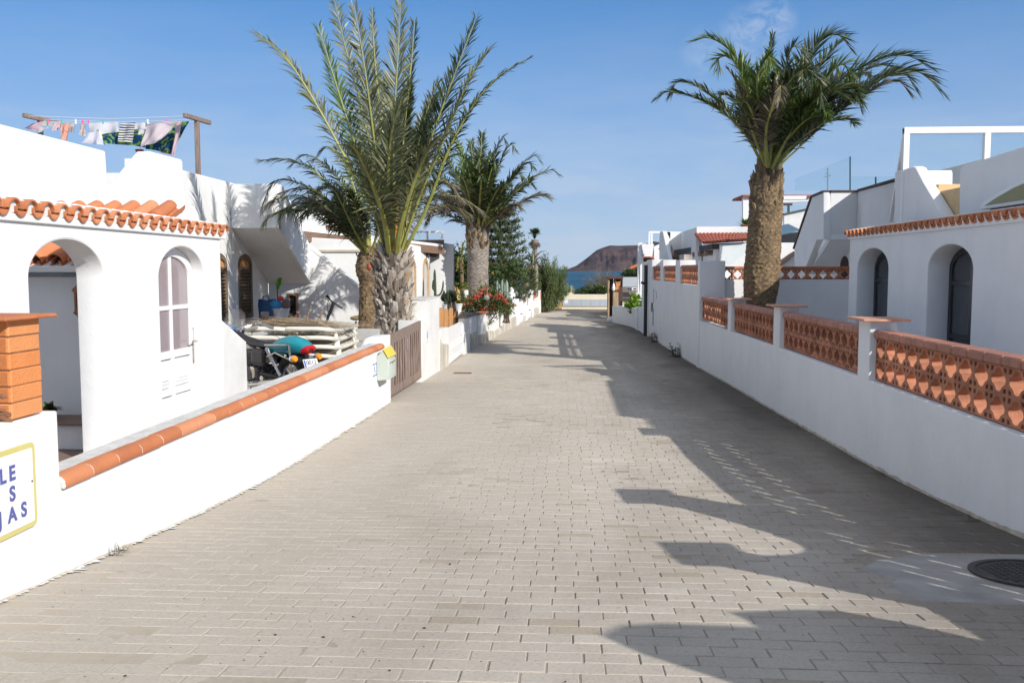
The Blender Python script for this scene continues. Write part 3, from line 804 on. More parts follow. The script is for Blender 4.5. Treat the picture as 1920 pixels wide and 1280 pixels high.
b_ = MB(); pot(b_, (pp.x, 8.35, .166), .07, .09); b_.build('pot', M['terracotta'], PT)
b_ = MB(); leaf_cluster(b_, (pp.x, 8.35, .25), 40, .16, .06, seed=4); b_.build('leaves', M['bushleaf'], PT)

# ================================================================ wooden gate, pillars, mailbox
GX = -3.03
g0 = onX(733, 650, -3).y; g1 = onX(790, 620, -3).y
GP1 = thing('gate_pillar', 'white rounded gate pillar between the terracotta edging and the grey wooden gate', 'pillar', (-3.2, g0, -.7))
b_ = MB()
pl = PY(g0 - .45, [(672, 690), (683, 634), (690, 629), (727, 628)])
xr = -3.002; xl = pl[0][0]
b_.slabY([(xl - .05, -.9), (xr, -.9), (xr, .47), (xl + .22, .47), (xl + .10, .42), (xl + .03, .30), (xl - .05, .1)], g0 - .42, g0 - .01, bev=.035)
b_.build('pillar', M['white'], GP1)
WG = thing('wooden_gate', 'weathered grey wooden double gate of upright poles across a driveway', 'gate', (GX, (g0 + g1) / 2, -.7))
zt0 = onX(733, 628, -3).z; zt1 = onX(790, 601, -3).z
def gate_z(y, top): 
    f = (y - g0) / (g1 - g0)
    return (zt0 + (zt1 - zt0) * f) if top else gz(y) + .10
mid = (g0 + g1) / 2
for leaf in (0, 1):
    ya, yb = ((g0 + .02, mid - .02), (mid + .02, g1 - .03))[leaf]
    b_ = MB()
    for zz, h in ((0, .16), (1, .17)):
        O = [(ya, gate_z(ya, zz) - (h if zz else 0)), (yb, gate_z(yb, zz) - (h if zz else 0)), (yb, gate_z(yb, zz) + (0 if zz else h)), (ya, gate_z(ya, zz) + (0 if zz else h))]
        b_.slabX(O, GX - .03, GX + .03, bev=.008)
    for yy in (ya + .055, yb - .055):
        b_.slabX(rect(yy - .06, yy + .06, gate_z(yy, 0) + .16, gate_z(yy, 1) - .17), GX - .026, GX + .026, bev=.008)
    fr = b_.build('gate_leaf', M['greywood'], WG)
    n = 6
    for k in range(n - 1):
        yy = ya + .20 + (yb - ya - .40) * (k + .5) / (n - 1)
        b_ = MB(); b_.rbox((GX - .02, yy - .06, gate_z(yy, 0) + .1), (GX + .028, yy + .06, gate_z(yy, 1) - .1), .004); b_.build('slat', M['darkwood'], fr)  # dark strip between poles, added to stand in for the shaded gap
    for k in range(n):
        yy = ya + .20 + (yb - ya - .40) * k / (n - 1)
        b_ = MB(); P = []
        for q in range(6):
            f = q / 5; P.append((GX + .002 + rnd.uniform(-.006, .006), yy + rnd.uniform(-.012, .012), gate_z(yy, 0) + .05 + (gate_z(yy, 1) - gate_z(yy, 0) - .2) * f))
        b_.tube(P, .042, 8); b_.build('pole', M['greywood'], fr)
b_ = MB(); b_.rbox((GX + .03, mid - .06, gate_z(mid, 1) - .42), (GX + .04, mid - .02, gate_z(mid, 1) - .22), .004); b_.build('latch', mat('lilac_paint', (.30, .30, .52), .5), WG)
# mailbox on the wall
y0 = onX(706, 690, -3).y; y1 = y0 + .62; zt = onX(716, 655, -2.9).z; zb = onX(706, 714, -3).z
MBX = thing('mailbox', 'pale green mailbox with a yellow sloping lid fixed to the white wall beside the gate', 'mailbox', (-2.9, y0, zb))
b_ = MB()
xs_ = [(-2.998, zb), (-2.80, zb + .02), (-2.80, zt - .20), (-2.90, zt - .02), (-2.998, zt - .12)]
b_.slabY(xs_, y0, y1, bev=.012); b_.build('body', M['mailgreen'], MBX)
b_ = MB(); b_.slab([(0, 0), (.17, 0), (.17, y1 - y0 + .02), (0, y1 - y0 + .02)], (-2.895, y0 - .01, zt), (.10, 0, -.17), -.001, .02, bev=.005, Vv=(0, 1, 0)); b_.build('lid', M['mailyellow'], MBX)
b_ = MB(); b_.lathe((-2.80, y0 + .3, zt - .25), [(.014, 0), (.014, .012), (0, .014)], 10, axis=(1, 0, 0)); b_.box((-2.799, y0 + .06, zt - .235), (-2.792, y1 - .06, zt - .22)); b_.build('lock', M['steel'], MBX)
# number tile left of the mailbox
y0 = onX(697, 690, -3).y; y1 = onX(705, 690, -3).y; zt = onX(701, 680, -3).z; zb = onX(701, 706, -3).z
NT = thing('number_tile', 'white ceramic tile with a blue scalloped border on the wall next to the mailbox', 'tile', (-3, y0, zb))
b_ = MB(); b_.slabX(rect(y0, y1, zb, zt), -3.0, -2.988, bev=.003); b_.build('tile', M['signwhite'], NT)
b_ = MB(); nn = 10
for k in range(nn):
    f = (k + .5) / nn
    for yy, zz in ((y0 + (y1 - y0) * f, zb + .02), (y0 + (y1 - y0) * f, zt - .02), (y0 + .018, zb + (zt - zb) * f), (y1 - .018, zb + (zt - zb) * f)):
        b_.box((-2.989, yy - .009, zz - .009), (-2.986, yy + .009, zz + .009))
b_.tube([(-2.987, (y0 + y1) / 2 + .02 * sin(k), zb + .06 + (zt - zb - .12) * k / 6) for k in range(7)], .006, 6)
b_.build('border', M['blue'], NT)
# pillar beyond the gate
y0 = g1; ya = onX(800, 600, -3).y; yb = onX(824, 600, -3).y
P1 = thing('tall_gate_pillar', 'tall white square pillar on the wall past the wooden gate', 'pillar', (-3.2, ya, -.8))
b_ = MB()
zt = onX(822, 557, -3).z
b_.slabX([(y0, gz(y0) - .05), (yb, gz(yb) - .05), (yb, .16), (ya - .02, .16), (ya - .02, onX(797, 604, -3).z), (y0, onX(790, 600, -3).z)], -3.5, -3.0, bev=.03)
b_.box((-3.44, ya, .12), (-3.004, yb - .01, zt - .01)); 
b_.build('pillar', M['white_old'], P1)
b_ = MB(); b_.rbox((-3.46, ya - .02, zt - .012), (-2.995, yb + .005, zt + .02), .012); b_.build('cap', M['cement_top'], P1)
yy = onX(800, 630, -3).y
NP = thing('number_plate', 'small framed house number plate reading 11 on the tall white pillar', 'sign', (-3, yy, -.1))
zc = onX(801, 629, -3).z
b_ = MB(); b_.slabX(rect(yy - .14, yy + .20, zc - .13, zc + .13), -3.0, -2.985, holes=[rect(yy - .115, yy + .175, zc - .105, zc + .105)], bev=.003); b_.build('frame', M['plasticwhite'], NP)
b_ = MB(); b_.box((-2.999, yy - .114, zc - .104), (-2.990, yy + .174, zc + .104)); b_.build('plate', M['signwhite'], NP)
q = text_mb('11', .2, (-2.989, yy + .03, zc), (0, 1, 0), (0, 0, 1), .002, .003); q.build('number', M['darkmetal'], NP)
# teal sheet over the wall behind the pillar
TS = MB(); P = []
for i in range(9):
    for j in range(5):
        x = -3.55 - .12 * j; y = 19.6 + .28 * i
        P.append((x, y, .52 + .16 * sin(j * .8) - .05 * i + .02 * sin(i * 2.1 + j)))
TS.add(P, [(i * 5 + j, i * 5 + j + 1, (i + 1) * 5 + j + 1, (i + 1) * 5 + j) for i in range(8) for j in range(4)], 0, True)
tag(TS.build('tarpaulin', mat('faded_teal_cloth', (.20, .42, .45), .8)), 'faded teal sheet draped behind the tall white pillar', 'tarpaulin')
# white metal gate, stone-stained wall, capped pillar
b_ = MB()
ya = yb; yb2 = onX(840, 650, -3).y
GW = thing('stained_wall', 'short white wall with a stained stone foot before the white metal gate', 'wall', (-3.1, ya, -.9))
b_.slabX(ground_strip(ya + .005, yb2, 6) + [(yb2, onX(838, 614, -3).z), (ya + .005, .12)], -3.22, -3.0, bev=.015); b_.build('wall', M['white_old'], GW)
b_ = MB(); b_.slabX(ground_strip(ya + .02, yb2 - .02, 6) + [(yb2 - .02, -.35), (yb2 - .4, -.30), (ya + .5, -.25), (ya + .2, -.18), (ya + .02, -.05)], -3.02, -2.975, bev=.015); b_.build('stone_foot', M['clad'], GW)
ya = yb2; yb = 27.0
MG = thing('metal_gate', 'white painted metal gate with a row of slots near its top', 'gate', (-3, ya, -.9))
za = onX(843, 614, -3).z; zb = onX(866, 603, -3).z
b_ = MB()
def mgz(y): return za + (zb - za) * (y - ya) / (yb - ya)
hl = []
for k in range(12):
    yy = ya + .35 + (yb - ya - .7) * k / 11
    hl.append(rect(yy - .035, yy + .035, mgz(yy) - .62, mgz(yy) - .42))
b_.slabX([(ya + .03, gz(ya) + .10), (yb - .03, gz(yb) + .10), (yb - .03, mgz(yb)), (ya + .03, mgz(ya))], -3.06, -3.03, holes=hl, bev=.004)
gl = b_.build('gate_leaf', M['whitemetal'], MG)
b_ = MB()
for yy in (ya + .06, yb - .06): b_.box((-3.031, yy - .05, gz(yy) + .11), (-3.0, yy + .05, mgz(yy) - .005))
b_.box((-3.031, ya + .11, mgz(ya) - .95), (-3.005, yb - .11, mgz(ya) - .86))
b_.build('gate_frame', M['whitemetal'], MG)
b_ = MB(); b_.tube([(-3.0, yb - .2, -.55), (-2.95, yb - .2, -.55), (-2.95, yb - .42, -.55)], .018, 8); b_.build('handle', M['steel'], MG)
# pillar block with sloping grey cap
ya = 27.02; yb = 30.9
CB = thing('capped_wall_block', 'broad white wall block with a sloping dark cap next to the white metal gate', 'wall', (-3, ya, -1))
b_ = MB(); b_.slabX(ground_strip(ya, yb, 6) + [(yb, .04), (ya, .14)], -3.16, -2.98, bev=.02); b_.build('wall', M['white_old'], CB)
b_ = MB(); b_.slabX(ground_strip(ya + 1.6, yb, 6) + [(yb, -.52), (ya + 1.6, -.46)], -3.02, -2.93, bev=.03); b_.build('stone_foot', M['clad'], CB)
b_ = MB(); b_.slabX([(ya - .05, .14), (yb + .05, .04), (yb + .05, .12), (ya - .05, .22)], -3.20, -2.90, bev=.02); b_.build('cap', M['slate'], CB)
# lane wall running on to the far end
LWF = thing('long_lane_wall', 'long white lane wall with a rough stone-clad foot below the red flowers', 'wall', (-2.6, 40, -1))
O = V((-2.95, 30.95, 0)); U = V((1.36, 35, 0)).normalized(); LEN = 35.0
def lw_top(s): 
    y = O.y + U.y * s
    pts = [(30.9, .02), (38, -.12), (46, -.22), (56, -.28), (66.5, -.20)]
    for (a, za), (b2, zb2) in zip(pts, pts[1:]):
        if y <= b2: return za + (zb2 - za) * (y - a) / (b2 - a)
    return -.2
ss = [LEN * k / 24 for k in range(25)]
b_ = MB(); b_.slab([(s, gz(O.y + U.y * s) - .05) for s in ss] + [(s, lw_top(s)) for s in ss[::-1]], O, U, -.22, 0, bev=.015)
b_.build('wall', M['white_old'], LWF)
b_ = MB(); r = random.Random(2)
b_.slab([(s, gz(O.y + U.y * s) - .05) for s in ss] + [(s, lw_top(s) * .35 + gz(O.y + U.y * s) * .65 + r.uniform(-.10, .14)) for s in ss[::-1]], O, U, -.01, .05, bev=.02); b_.build('stone_foot', M['clad'], LWF)
b_ = MB()
for s0, s1 in ((0, 8.5), (8.6, 14), (18, 23), (26, 30)):
    b_.slab([(s0, lw_top(s0) + .002), (s1, lw_top(s1) + .002), (s1, lw_top(s1) + .07), (s0, lw_top(s0) + .07)], O, U, -.26, .05, bev=.01)
b_.build('coping', M['terracotta'], LWF)
for k, (s0, wdt, hh) in enumerate(((14.2, .9, .30), (19.8, .8, .42), (24.5, .9, .55), (31.2, 1.0, .35))):
    b_ = MB(); zb = gz(O.y + s0); zt = lw_top(s0) + hh
    b_.slab(rect(s0, s0 + wdt, zb, zt), O, U, -.30, .09, bev=.03)
    pq = thing('wall_pillar', ('white pillar with rounded shoulders at the first side gate of the long wall', 'white pillar carrying a plain terracotta tile along the long wall', 'tall white pillar with a framed orange tile along the long wall', 'last white pillar of the long wall under the globe lamp')[k], 'pillar', O + U * s0 + V((0, 0, zb)), group='pillars along the long lane wall')
    b_.build('pillar', M['white'], pq)
    if k: 
        b_ = MB(); b_.slab(rect(s0 + .25, s0 + wdt - .2, zt - .62, zt - .12), O, U, .085, .11, bev=.006); b_.build('tile', M['terracotta'], pq)
for k, s0 in enumerate((15.2, 20.8)):
    zb = gz(O.y + s0) + .08
    sg = thing('side_gate', ('white boarded side gate nearest along the long lane wall', 'white boarded side gate beside the orange tile pillar')[k], 'gate', O + U * s0 + V((0, 0, zb)), group='side gates in the long lane wall')
    b_ = MB(); b_.slab(rect(s0, s0 + 2.3, zb, lw_top(s0) + .15), O, U, .055, .085, bev=.006)
    for q in range(8): b_.slab(rect(s0 + .08 + q * .28, s0 + .1 + q * .28, zb + .1, lw_top(s0) + .05), O, U, .085, .095, bev=.002)
    lf = b_.build('gate_leaf', M['whitemetal'], sg)
    b_ = MB(); c = O + U * (s0 + .15) + V((.12, 0, (zb + lw_top(s0)) / 2)); b_.tube([c, c + V((.09, 0, 0)), c + V((.09, .22, 0))], .025, 6); b_.build('handle', M['darkmetal'], sg)
# picket fence above the wall
PF = thing('picket_fence', 'orange-brown wooden picket fence in front of the potted garden', 'fence', (-3.5, 25, 0))
for k, (px, pt) in enumerate(((826, 577), (836, 579), (845, 577), (855, 583), (864, 585), (874, 587), (883, 589), (893, 591))):
    yy = 3.3 * FPX / (VPX - px); zt = EYE - (pt - HOR) / FPX * yy; hw = 2.9 / FPX * yy * yy / 3.3
    b_ = MB(); b_.slabX([(yy - hw, zt - 1.0), (yy + hw, zt - 1.0), (yy + hw, zt - .05), (yy + hw * .5, zt), (yy - hw * .5, zt), (yy - hw, zt - .05)], -3.32, -3.28, bev=.006); b_.build('picket', M['orangewood'], PF)
b_ = MB()
for h in (.22, .8): b_.slabX([(23.6, .50 - h), (34.5, -.12 - h), (34.5, -.03 - h), (23.6, .59 - h)], -3.37, -3.325, bev=.006)
b_.build('rail', M['orangewood'], PF)
# ================================================================ house with outside stair and shutters, across the courtyard
HB = thing('courtyard_house', 'white house with brown shutters and an overhanging outside stair behind the motorcycle courtyard', 'house', (-9, 22, -.3))
b_ = MB()
w1 = [onX(px, 545, -8.8).y for px in (398, 425)]; w2 = [onX(px, 545, -8.8).y for px in (448.5, 472)]
zs = onX(460, 497, -8.8).z; zt = onX(460, 481, -8.8).z; zb = onX(462, 592, -8.8).z
# long wall with its upper parapet
top = PX(-8.8, [(300, 309), (343, 320), (436, 343)])
YB = 26.6
b_.slabX([(14.8, -.3), (YB, -.3), (YB, top[-1][1]), (20.4, top[-1][1]), (20.4, 2.45), (14.8, 2.45)], -9.05, -8.8, holes=[arch(*w1, zb, zs, zt), arch(*w2, zb, zs, zt)], bev=.03)
# landing and flight
pl = PX(-7.5, [(525, 345), (533, 350), (549, 392), (563, 420), (575, 452), (577, 462), (578, 480), (573, 532), (522, 427)])
ylan = pl[0][0]
pl[7] = (26.55, pl[7][1]); pl[4] = (26.4, pl[4][1]); pl[5] = (26.6, pl[5][1]); pl[6] = (26.6, pl[6][1])
b_.slabX(pl, -7.66, -7.5, bev=.03)
zl0 = onX(523, 428, -7.5).z
b_.slabY([(-8.798, zl0), (-7.50, zl0), (-7.50, pl[0][1] - .005), (-8.798, pl[0][1] - .005)], ylan - .14, ylan, bev=.03)
b_.slab([(0, 0), (pl[7][0] - ylan, pl[7][1] - zl0), (pl[7][0] - ylan, pl[7][1] - zl0 + .25), (0, .25)], (0, ylan, zl0), (0, 1, 0), -8.798, -7.52, bev=.01)
# back wall with the small window, stair flank going down
zw = [onY(0, py, YB).z for py in (590, 552)]; xw = [onY(px, 570, YB).x for px in (541.5, 556.5)]
fl = PY(YB, [(571, 456), (575, 459), (600, 479), (640, 512), (692, 556), (760, 612)])
b_.slabY([(-8.8, -.3), (-2.9, -.3)] + fl[::-1] + [(-8.8, fl[0][1] + .05)], YB, YB + .2, holes=[rect(*xw, *zw)], bev=.03)
b_.build('wall', M['white'], HB)
b_ = MB()
fl2 = [(x, z + .015) for x, z in fl[1:]]
for a, c in zip(fl2, fl2[1:]):
    L = V((c[0] - a[0], 0, c[1] - a[1])); b_.slab(rect(0, L.length, -.04, .04), (a[0], YB - .02, a[1]), L, -.26, 0, bev=.015, Vv=(-L.z, 0, L.x))
b_.build('stair_coping', M['white'], HB)
b_ = MB(); b_.box((-14, 15.2, 2.3), (-9.06, 26.4, 2.5)); b_.build('roof', M['white'], HB)
# shuttered windows
for (ya, yb) in (w1, w2):
    b_ = MB(); xx = -8.86
    b_.slabX(arch(ya - .06, yb + .06, zb - .06, zs, zt + .07, 18), xx, xx + .075, holes=[arch(ya + .07, yb - .07, zb + .07, zs, zt - .08, 18)], bev=.01)
    wn = b_.build('window', M['shutter'], HB)
    b_ = MB(); n = 13; h = (zs - .12 - zb - .08) / n
    for k in range(n):
        z = zb + .09 + k * h
        b_.slab([(0, 0), (.075, -.06), (.085, -.05), (.01, .012)], (xx + .0, ya + .075, z + h * .6), (1, 0, 0), -(yb - ya - .15), 0, bev=.002)
    b_.box((xx + .0, ya + .075, zs - .13), (xx + .05, yb - .075, zs - .06))
    b_.box((xx - .02, ya + .07, zb + .07), (xx - .005, yb - .07, zt - .08))
    b_.build('shutter', M['shutter'], wn)
    b_ = MB(); b_.slabX(arch(ya + .07, yb - .07, zs - .06, zs, zt - .09, 18), xx + .005, xx + .03, bev=.002); b_.build('fanlight_board', M['orangewood'], wn)
b_ = MB()
b_.slabY(rect(xw[0] - .045, xw[1] + .06, zw[0] - .05, zw[1] + .06), YB - .03, YB + .06, holes=[rect(xw[0] + .03, xw[1] - .02, zw[0] + .02, zw[1] - .02)], bev=.006)
wn = b_.build('small_window', mat('pinkish_frame_wood', (.36, .235, .17), .7, .15, 5), HB)
b_ = MB(); b_.box((xw[0] + .02, YB + .04, zw[0]), (xw[1], YB + .05, zw[1])); b_.build('pane', M['darkglass'], wn)

# cement wall dividing the courtyard
DW = MB(); zc = onY(650, 617, 16.2).z
xL = onY(560, 617, 16.2).x
DW.slabY([(xL - 3.4, -.3), (-3.35, -.3), (-3.35, zc), (xL - 3.4, zc)], 16.2, 16.4, bev=.015)
tag(DW.build('courtyard_wall', M['cement']), 'low bare grey cement wall behind the stacked sun loungers', 'wall')

# crate, bag, bucket, plant, boxes in the corner
cx0, cx1 = onY(489, 600, 24.6).x, onY(541, 600, 24.6).x; ct = onY(515, 597, 24.6).z
CR = thing('wooden_crate', 'orange plywood crate standing on end under the outside stair', 'crate', ((cx0 + cx1) / 2, 25, -.3))
b_ = MB(); t_ = .04
b_.box((cx0, 24.6, -.3), (cx0 + t_, 25.4, ct)); b_.box((cx1 - .02 - t_, 24.6, -.3), (cx1 - .02, 25.4, ct - .001)); b_.box((cx0 + t_, 24.602, ct - t_), (cx1 - .02 - t_, 25.4, ct - .002)); b_.box((cx0 + t_, 25.3, -.3), (cx1 - .02 - t_, 25.38, ct - t_))
xm = cx0 + (cx1 - cx0) * .62
b_.box((xm, 24.605, -.3), (cx1 - .02 - t_, 24.64, ct - t_)); b_.box((cx0 + t_, 24.9, -.3), (xm, 24.94, ct - t_ - .12))
b_.build('boards', M['crate'], CR)
bx = onY(503, 580, 24.9)
BG = thing('shopping_bag', 'big blue woven plastic bag on the orange crate', 'bag', (bx.x, 24.9, ct))
b_ = MB(); w_ = .26; hh = .50; P = []; n = 16
for j in range(6):
    f = j / 5
    for k in range(n):
        a = 2 * pi * k / n; rr = 1 - .12 * f + .06 * sin(3 * a + 5 * f)
        e = .55
        x = (abs(cos(a)) ** e) * (1 if cos(a) > 0 else -1) * w_ * rr; y = (abs(sin(a)) ** e) * (1 if sin(a) > 0 else -1) * .17 * rr
        P.append((bx.x + x - .02 * f, 24.9 + y, ct + .003 + hh * f + .03 * sin(2 * a) * f))
b_.add(P, [(j * n + k, j * n + (k + 1) % n, (j + 1) * n + (k + 1) % n, (j + 1) * n + k) for j in range(5) for k in range(n)], 0, True)
b_.build('bag', M['bluebag'], BG)
b_ = MB(); b_.tube([(bx.x - .12, 24.76, ct + .46), (bx.x - .08, 24.74, ct + .6), (bx.x + .05, 24.74, ct + .62), (bx.x + .1, 24.76, ct + .47)], .016, 6); b_.build('strap', M['bluebag'], BG)
px_ = onY(527, 585, 24.8)
BK = thing('plastic_tub', 'white plastic tub on the orange crate beside the blue bag', 'tub', (px_.x, 24.8, ct))
b_ = MB(); b_.lathe((px_.x, 24.8, ct + .002), [(0, 0), (.19, 0), (.23, .24), (.25, .24), (.25, .27), (.22, .27), (.2, .24), (0, .22)], 20); b_.build('tub', M['plasticwhite'], BK)
SB = thing('cleaning_pack', 'sky blue bag of goods lying on the white tub', 'bag', (px_.x - .12, 24.75, ct + .27))
b_ = MB(); b_.ball((px_.x - .12, 24.75, ct + .38), (.19, .12, .13), 14); b_.build('bag', M['skyblue'], SB)
BX = MB(); BX.rbox((px_.x + .06, 24.7, ct + .275), (px_.x + .22, 24.88, ct + .52), .01); tag(BX.build('small_carton', mat('dull_brown_card', (.16, .10, .10), .8)), 'small dark carton on the white tub next to the sky blue bag', 'carton')
RB = MB(); RB.ball((px_.x + .02, 24.72, ct + .55), (.09, .08, .07), 12); tag(RB.build('red_bowl', M['redplastic']), 'red lid lying on top of the pile above the white tub', 'lid')
gp = onY(521, 545, 25.0)
SP = thing('duster', 'lime green feather duster standing behind the blue bag on the crate', 'duster', (gp.x, 25, ct))
b_ = MB(); b_.tube([(gp.x - .03, 25.05, ct), (gp.x - .02, 25.02, gp.z + .02)], .018, 8); b_.build('handle', M['greywood'], SP)
b_ = MB(); r = random.Random(5)
for k in range(260):
    f = r.random(); z = gp.z + .36 * f; a = r.uniform(0, 2 * pi); rr = .14 * sin(pi * (f * .8 + .15)) * (.7 + .3 * r.random())
    c = V((gp.x - .02 + .10 * f, 25.02, z)); d = V((cos(a), sin(a), .9)).normalized(); s_ = V((-sin(a), cos(a), 0))
    b_.add([c + s_ * .012, c - s_ * .012, c + d * rr * 1.5], [(0, 1, 2)], 0, True, r.random())
b_.build('feathers', M['limegreen'], SP)

# folding scooter
sx_, sy_ = onY(620, 600, 24.5).x, 24.5
SK = thing('folding_bike', 'black folding electric bike leaning by the white stair flank', 'bicycle', (sx_, sy_, -.3))
def SPt(px, py, dy=0): return onY(px, py, sy_ + dy)
b_ = MB()
b_.tube([SPt(618, 588), SPt(611, 606), SPt(607, 625)], .035, 8); b_.tube([SPt(625, 568), SPt(618, 588)], .045, 8)
b_.tube([SPt(616, 607), SPt(630, 613), SPt(656, 622), SPt(676, 627)], [.06, .07, .06, .05], 8)
b_.tube([SPt(668, 602), SPt(664, 616), SPt(662, 630)], .028, 8)
b_.tube([SPt(662, 628), SPt(684, 645)], .03, 8); b_.tube([SPt(640, 617), SPt(646, 660)], .03, 8)
b_.build('frame', M['black'], SK)
b_ = MB()
b_.tube([SPt(612, 554, -.1), SPt(622, 565), SPt(634, 573, .1), SPt(642, 577, .15)], .022, 8); b_.tube([SPt(612, 554, -.1), SPt(617, 559, -.05)], .04, 8); b_.tube([SPt(634, 573, .1), SPt(642, 577, .15)], .04, 8)
b_.tube([SPt(617, 562), SPt(614, 568), SPt(615, 585), SPt(612, 600)], .009, 5); b_.tube([SPt(609, 560, -.1), SPt(616, 563, -.05)], .014, 5)
b_.build('handlebar', M['black'], SK)
b_ = MB(); b_.ball(SPt(667, 597), (.16, .11, .055), 12); b_.tube([SPt(657, 596), SPt(667, 595), SPt(680, 596)], [.03, .05, .09], 8); b_.build('saddle', mat('tan_saddle', (.22, .17, .09), .6), SK)
for px, py in ((604, 652), (690, 655)):
    c = SPt(px, py); b_ = MB(); R_ = .30
    b_.lathe(c, [(R_ - .05, -.025), (R_ - .015, -.03), (R_, 0), (R_ - .015, .03), (R_ - .05, .025)], 28, axis=(.25, -1, 0))
    wl = b_.build('wheel', M['rubber'], SK)
    b_ = MB(); b_.lathe(c, [(R_ - .075, -.02), (R_ - .05, -.02), (R_ - .05, .02), (R_ - .075, .02)], 28, axis=(.25, -1, 0)); b_.lathe(c, [(0, -.04), (.04, -.04), (.04, .04), (0, .04)], 10, axis=(.25, -1, 0))
    for q in range(10): a = 2 * pi * q / 10; b_.tube([c, c + V((cos(a), .25 * cos(a), sin(a))) * (R_ - .06)], .004, 4)
    b_.build('rim', M['steel'], wl)
b_ = MB(); b_.lathe(SPt(604, 652), [(.31, -.04), (.335, -.04), (.335, .04), (.31, .04)], 28, axis=(.25, -1, 0)); b_.build('mudguard', M['black'], SK)
q = text_mb('TUCANO', .085, SPt(640, 615.6) + V((0, -.075, 0)), SPt(656, 621.5) - SPt(630, 612.4), (0, 0, 1), .002, .004); q.build('lettering', M['signwhite'], SK)

# ================================================================ motorcycle
ang = atan2(.56, -.83)
MC = thing('motorcycle', 'parked motorcycle with a teal tail and chrome handlebar in the courtyard', 'motorcycle', (-4.50, 13.10, -.30), ang, scale=1.09)
def mc(b2, name, m, parent=None, **k): return b2.build(name, m, parent or MC, local=True, **k)
def torus(b2, c, R_, r_, n=32, k=10, m=0, sq=1.0):
    b2.lathe(c, [(R_ + r_ * cos(2 * pi * q / k), r_ * sq * sin(2 * pi * q / k)) for q in range(k + 1)], n, m, axis=(0, 1, 0))
for x, nm, R_, wt in ((-.70, 'rear_wheel', .31, .062), (.74, 'front_wheel', .32, .05)):
    b_ = MB(); torus(b_, (x, 0, .315), R_ - wt, wt, 36, 10); wl = mc(b_, 'wheel', M['rubber'])
    b_ = MB(); torus(b_, (x, 0, .315), R_ - wt * 1.9, .018, 32, 8, sq=1.6); b_.lathe((x, -.06, .315), [(0, 0), (.05, 0), (.05, .12), (0, .12)], 14, axis=(0, 1, 0))
    for q in range(9):
        a = 2 * pi * q / 9; b_.tube([(x, 0, .315), (x + cos(a) * (R_ - wt * 1.9), 0, .315 + sin(a) * (R_ - wt * 1.9))], .011, 6)
    mc(b_, 'rim', M['chrome'], wl)
b_ = MB()
b_.tube([(.52, .03, .90), (.2, .05, .80), (-.25, .09, .70), (-.48, .12, .62)], .022, 8); b_.tube([(.52, -.03, .88), (.2, -.05, .77), (-.25, -.09, .68), (-.48, -.12, .60)], .022, 8); b_.tube([(.45, .02, .84), (.1, .06, .71), (-.3, .1, .62)], .014, 6)
b_.tube([(.52, 0, .86), (.35, 0, .60), (.15, 0, .36), (-.2, 0, .33), (-.33, 0, .5), (-.30, 0, .72)], .03, 8)
for s in (-1, 1):
    b_.tube([(.50, s * .04, .84), (0, s * .10, .74), (-.35, s * .12, .72), (-.92, s * .09, .70)], .02, 8); b_.tube([(-.20, s * .12, .36), (-.70, s * .12, .315)], .026, 8); b_.tube([(-.36, s * .12, .70), (-.15, s * .12, .40)], .02, 8)
mc(b_, 'frame', M['black'])
b_ = MB()
b_.rbox((-.18, -.16, .25), (.25, .16, .46), .04); b_.rbox((-.02, -.12, .44), (.24, .12, .66), .03)
for q in range(7): b_.rbox((-.05, -.145, .46 + q * .026), (.27, .145, .472 + q * .026), .004)
b_.lathe((0, .13, .34), [(0, .06), (.09, .06), (.11, .03), (.11, 0)], 18, axis=(0, 1, 0)); b_.lathe((.14, -.13, .34), [(0, .06), (.08, .06), (.1, 0)], 18, axis=(0, -1, 0))
mc(b_, 'engine', mat('dark_engine_metal', (.08, .08, .085), .4, .3, 14, metal=.6))
b_ = MB(); b_.rbox((-.12, .15, .28), (.10, .185, .44), .03); mc(b_, 'crankcase_cover', mat('ivory_metal', (.55, .52, .42), .35, .15, 8, metal=.5)); b_ = MB(); b_.lathe((-.28, .13, .30), [(0, .05), (.035, .05), (.035, 0)], 12, axis=(0, 1, 0)); mc(b_, 'sprocket_cap', M['steel'])
n = 14
b_ = MB(); P = []
for x, z, wy, hz_ in ((.16, .735, .05, .02), (.02, .72, .10, .025), (-.2, .70, .12, .03), (-.38, .71, .13, .03), (-.46, .73, .10, .03), (-.5, .74, .04, .02)):
    for k in range(n): a = 2 * pi * k / n; P.append((x, wy * cos(a), z + hz_ * sin(a)))
b_.add(P, [(j * n + k, j * n + (k + 1) % n, (j + 1) * n + (k + 1) % n, (j + 1) * n + k) for j in range(5) for k in range(n)], 0, True); mc(b_, 'seat', M['black'])
# teal tail
b_ = MB(); P = []
for x, z, wy, hz_ in ((-.42, .70, .16, .07), (-.52, .73, .155, .12), (-.68, .75, .15, .125), (-.84, .74, .135, .105), (-.96, .72, .11, .075), (-1.0, .71, .09, .06)):
    for k in range(n): a = 2 * pi * k / n; ca, sa = cos(a), sin(a); P.append((x - .05 * sa, wy * (abs(ca) ** .7) * (1 if ca > 0 else -1), z + hz_ * (abs(sa) ** .8) * (1 if sa > 0 else -1)))
b_.add(P, [(j * n + k, j * n + (k + 1) % n, (j + 1) * n + (k + 1) % n, (j + 1) * n + k) for j in range(5) for k in range(n)] + [list(range(5 * n, 6 * n))], 0, True); mc(b_, 'tail_fairing', M['teal'])
b_ = MB(); P = []
for x, wy, hz_ in ((-.985, .10, .065), (-1.04, .095, .065), (-1.075, .07, .05), (-1.085, .02, .02)):
    for k in range(n): a = 2 * pi * k / n; P.append((x - .05 * sin(a), wy * cos(a), .705 + hz_ * sin(a)))
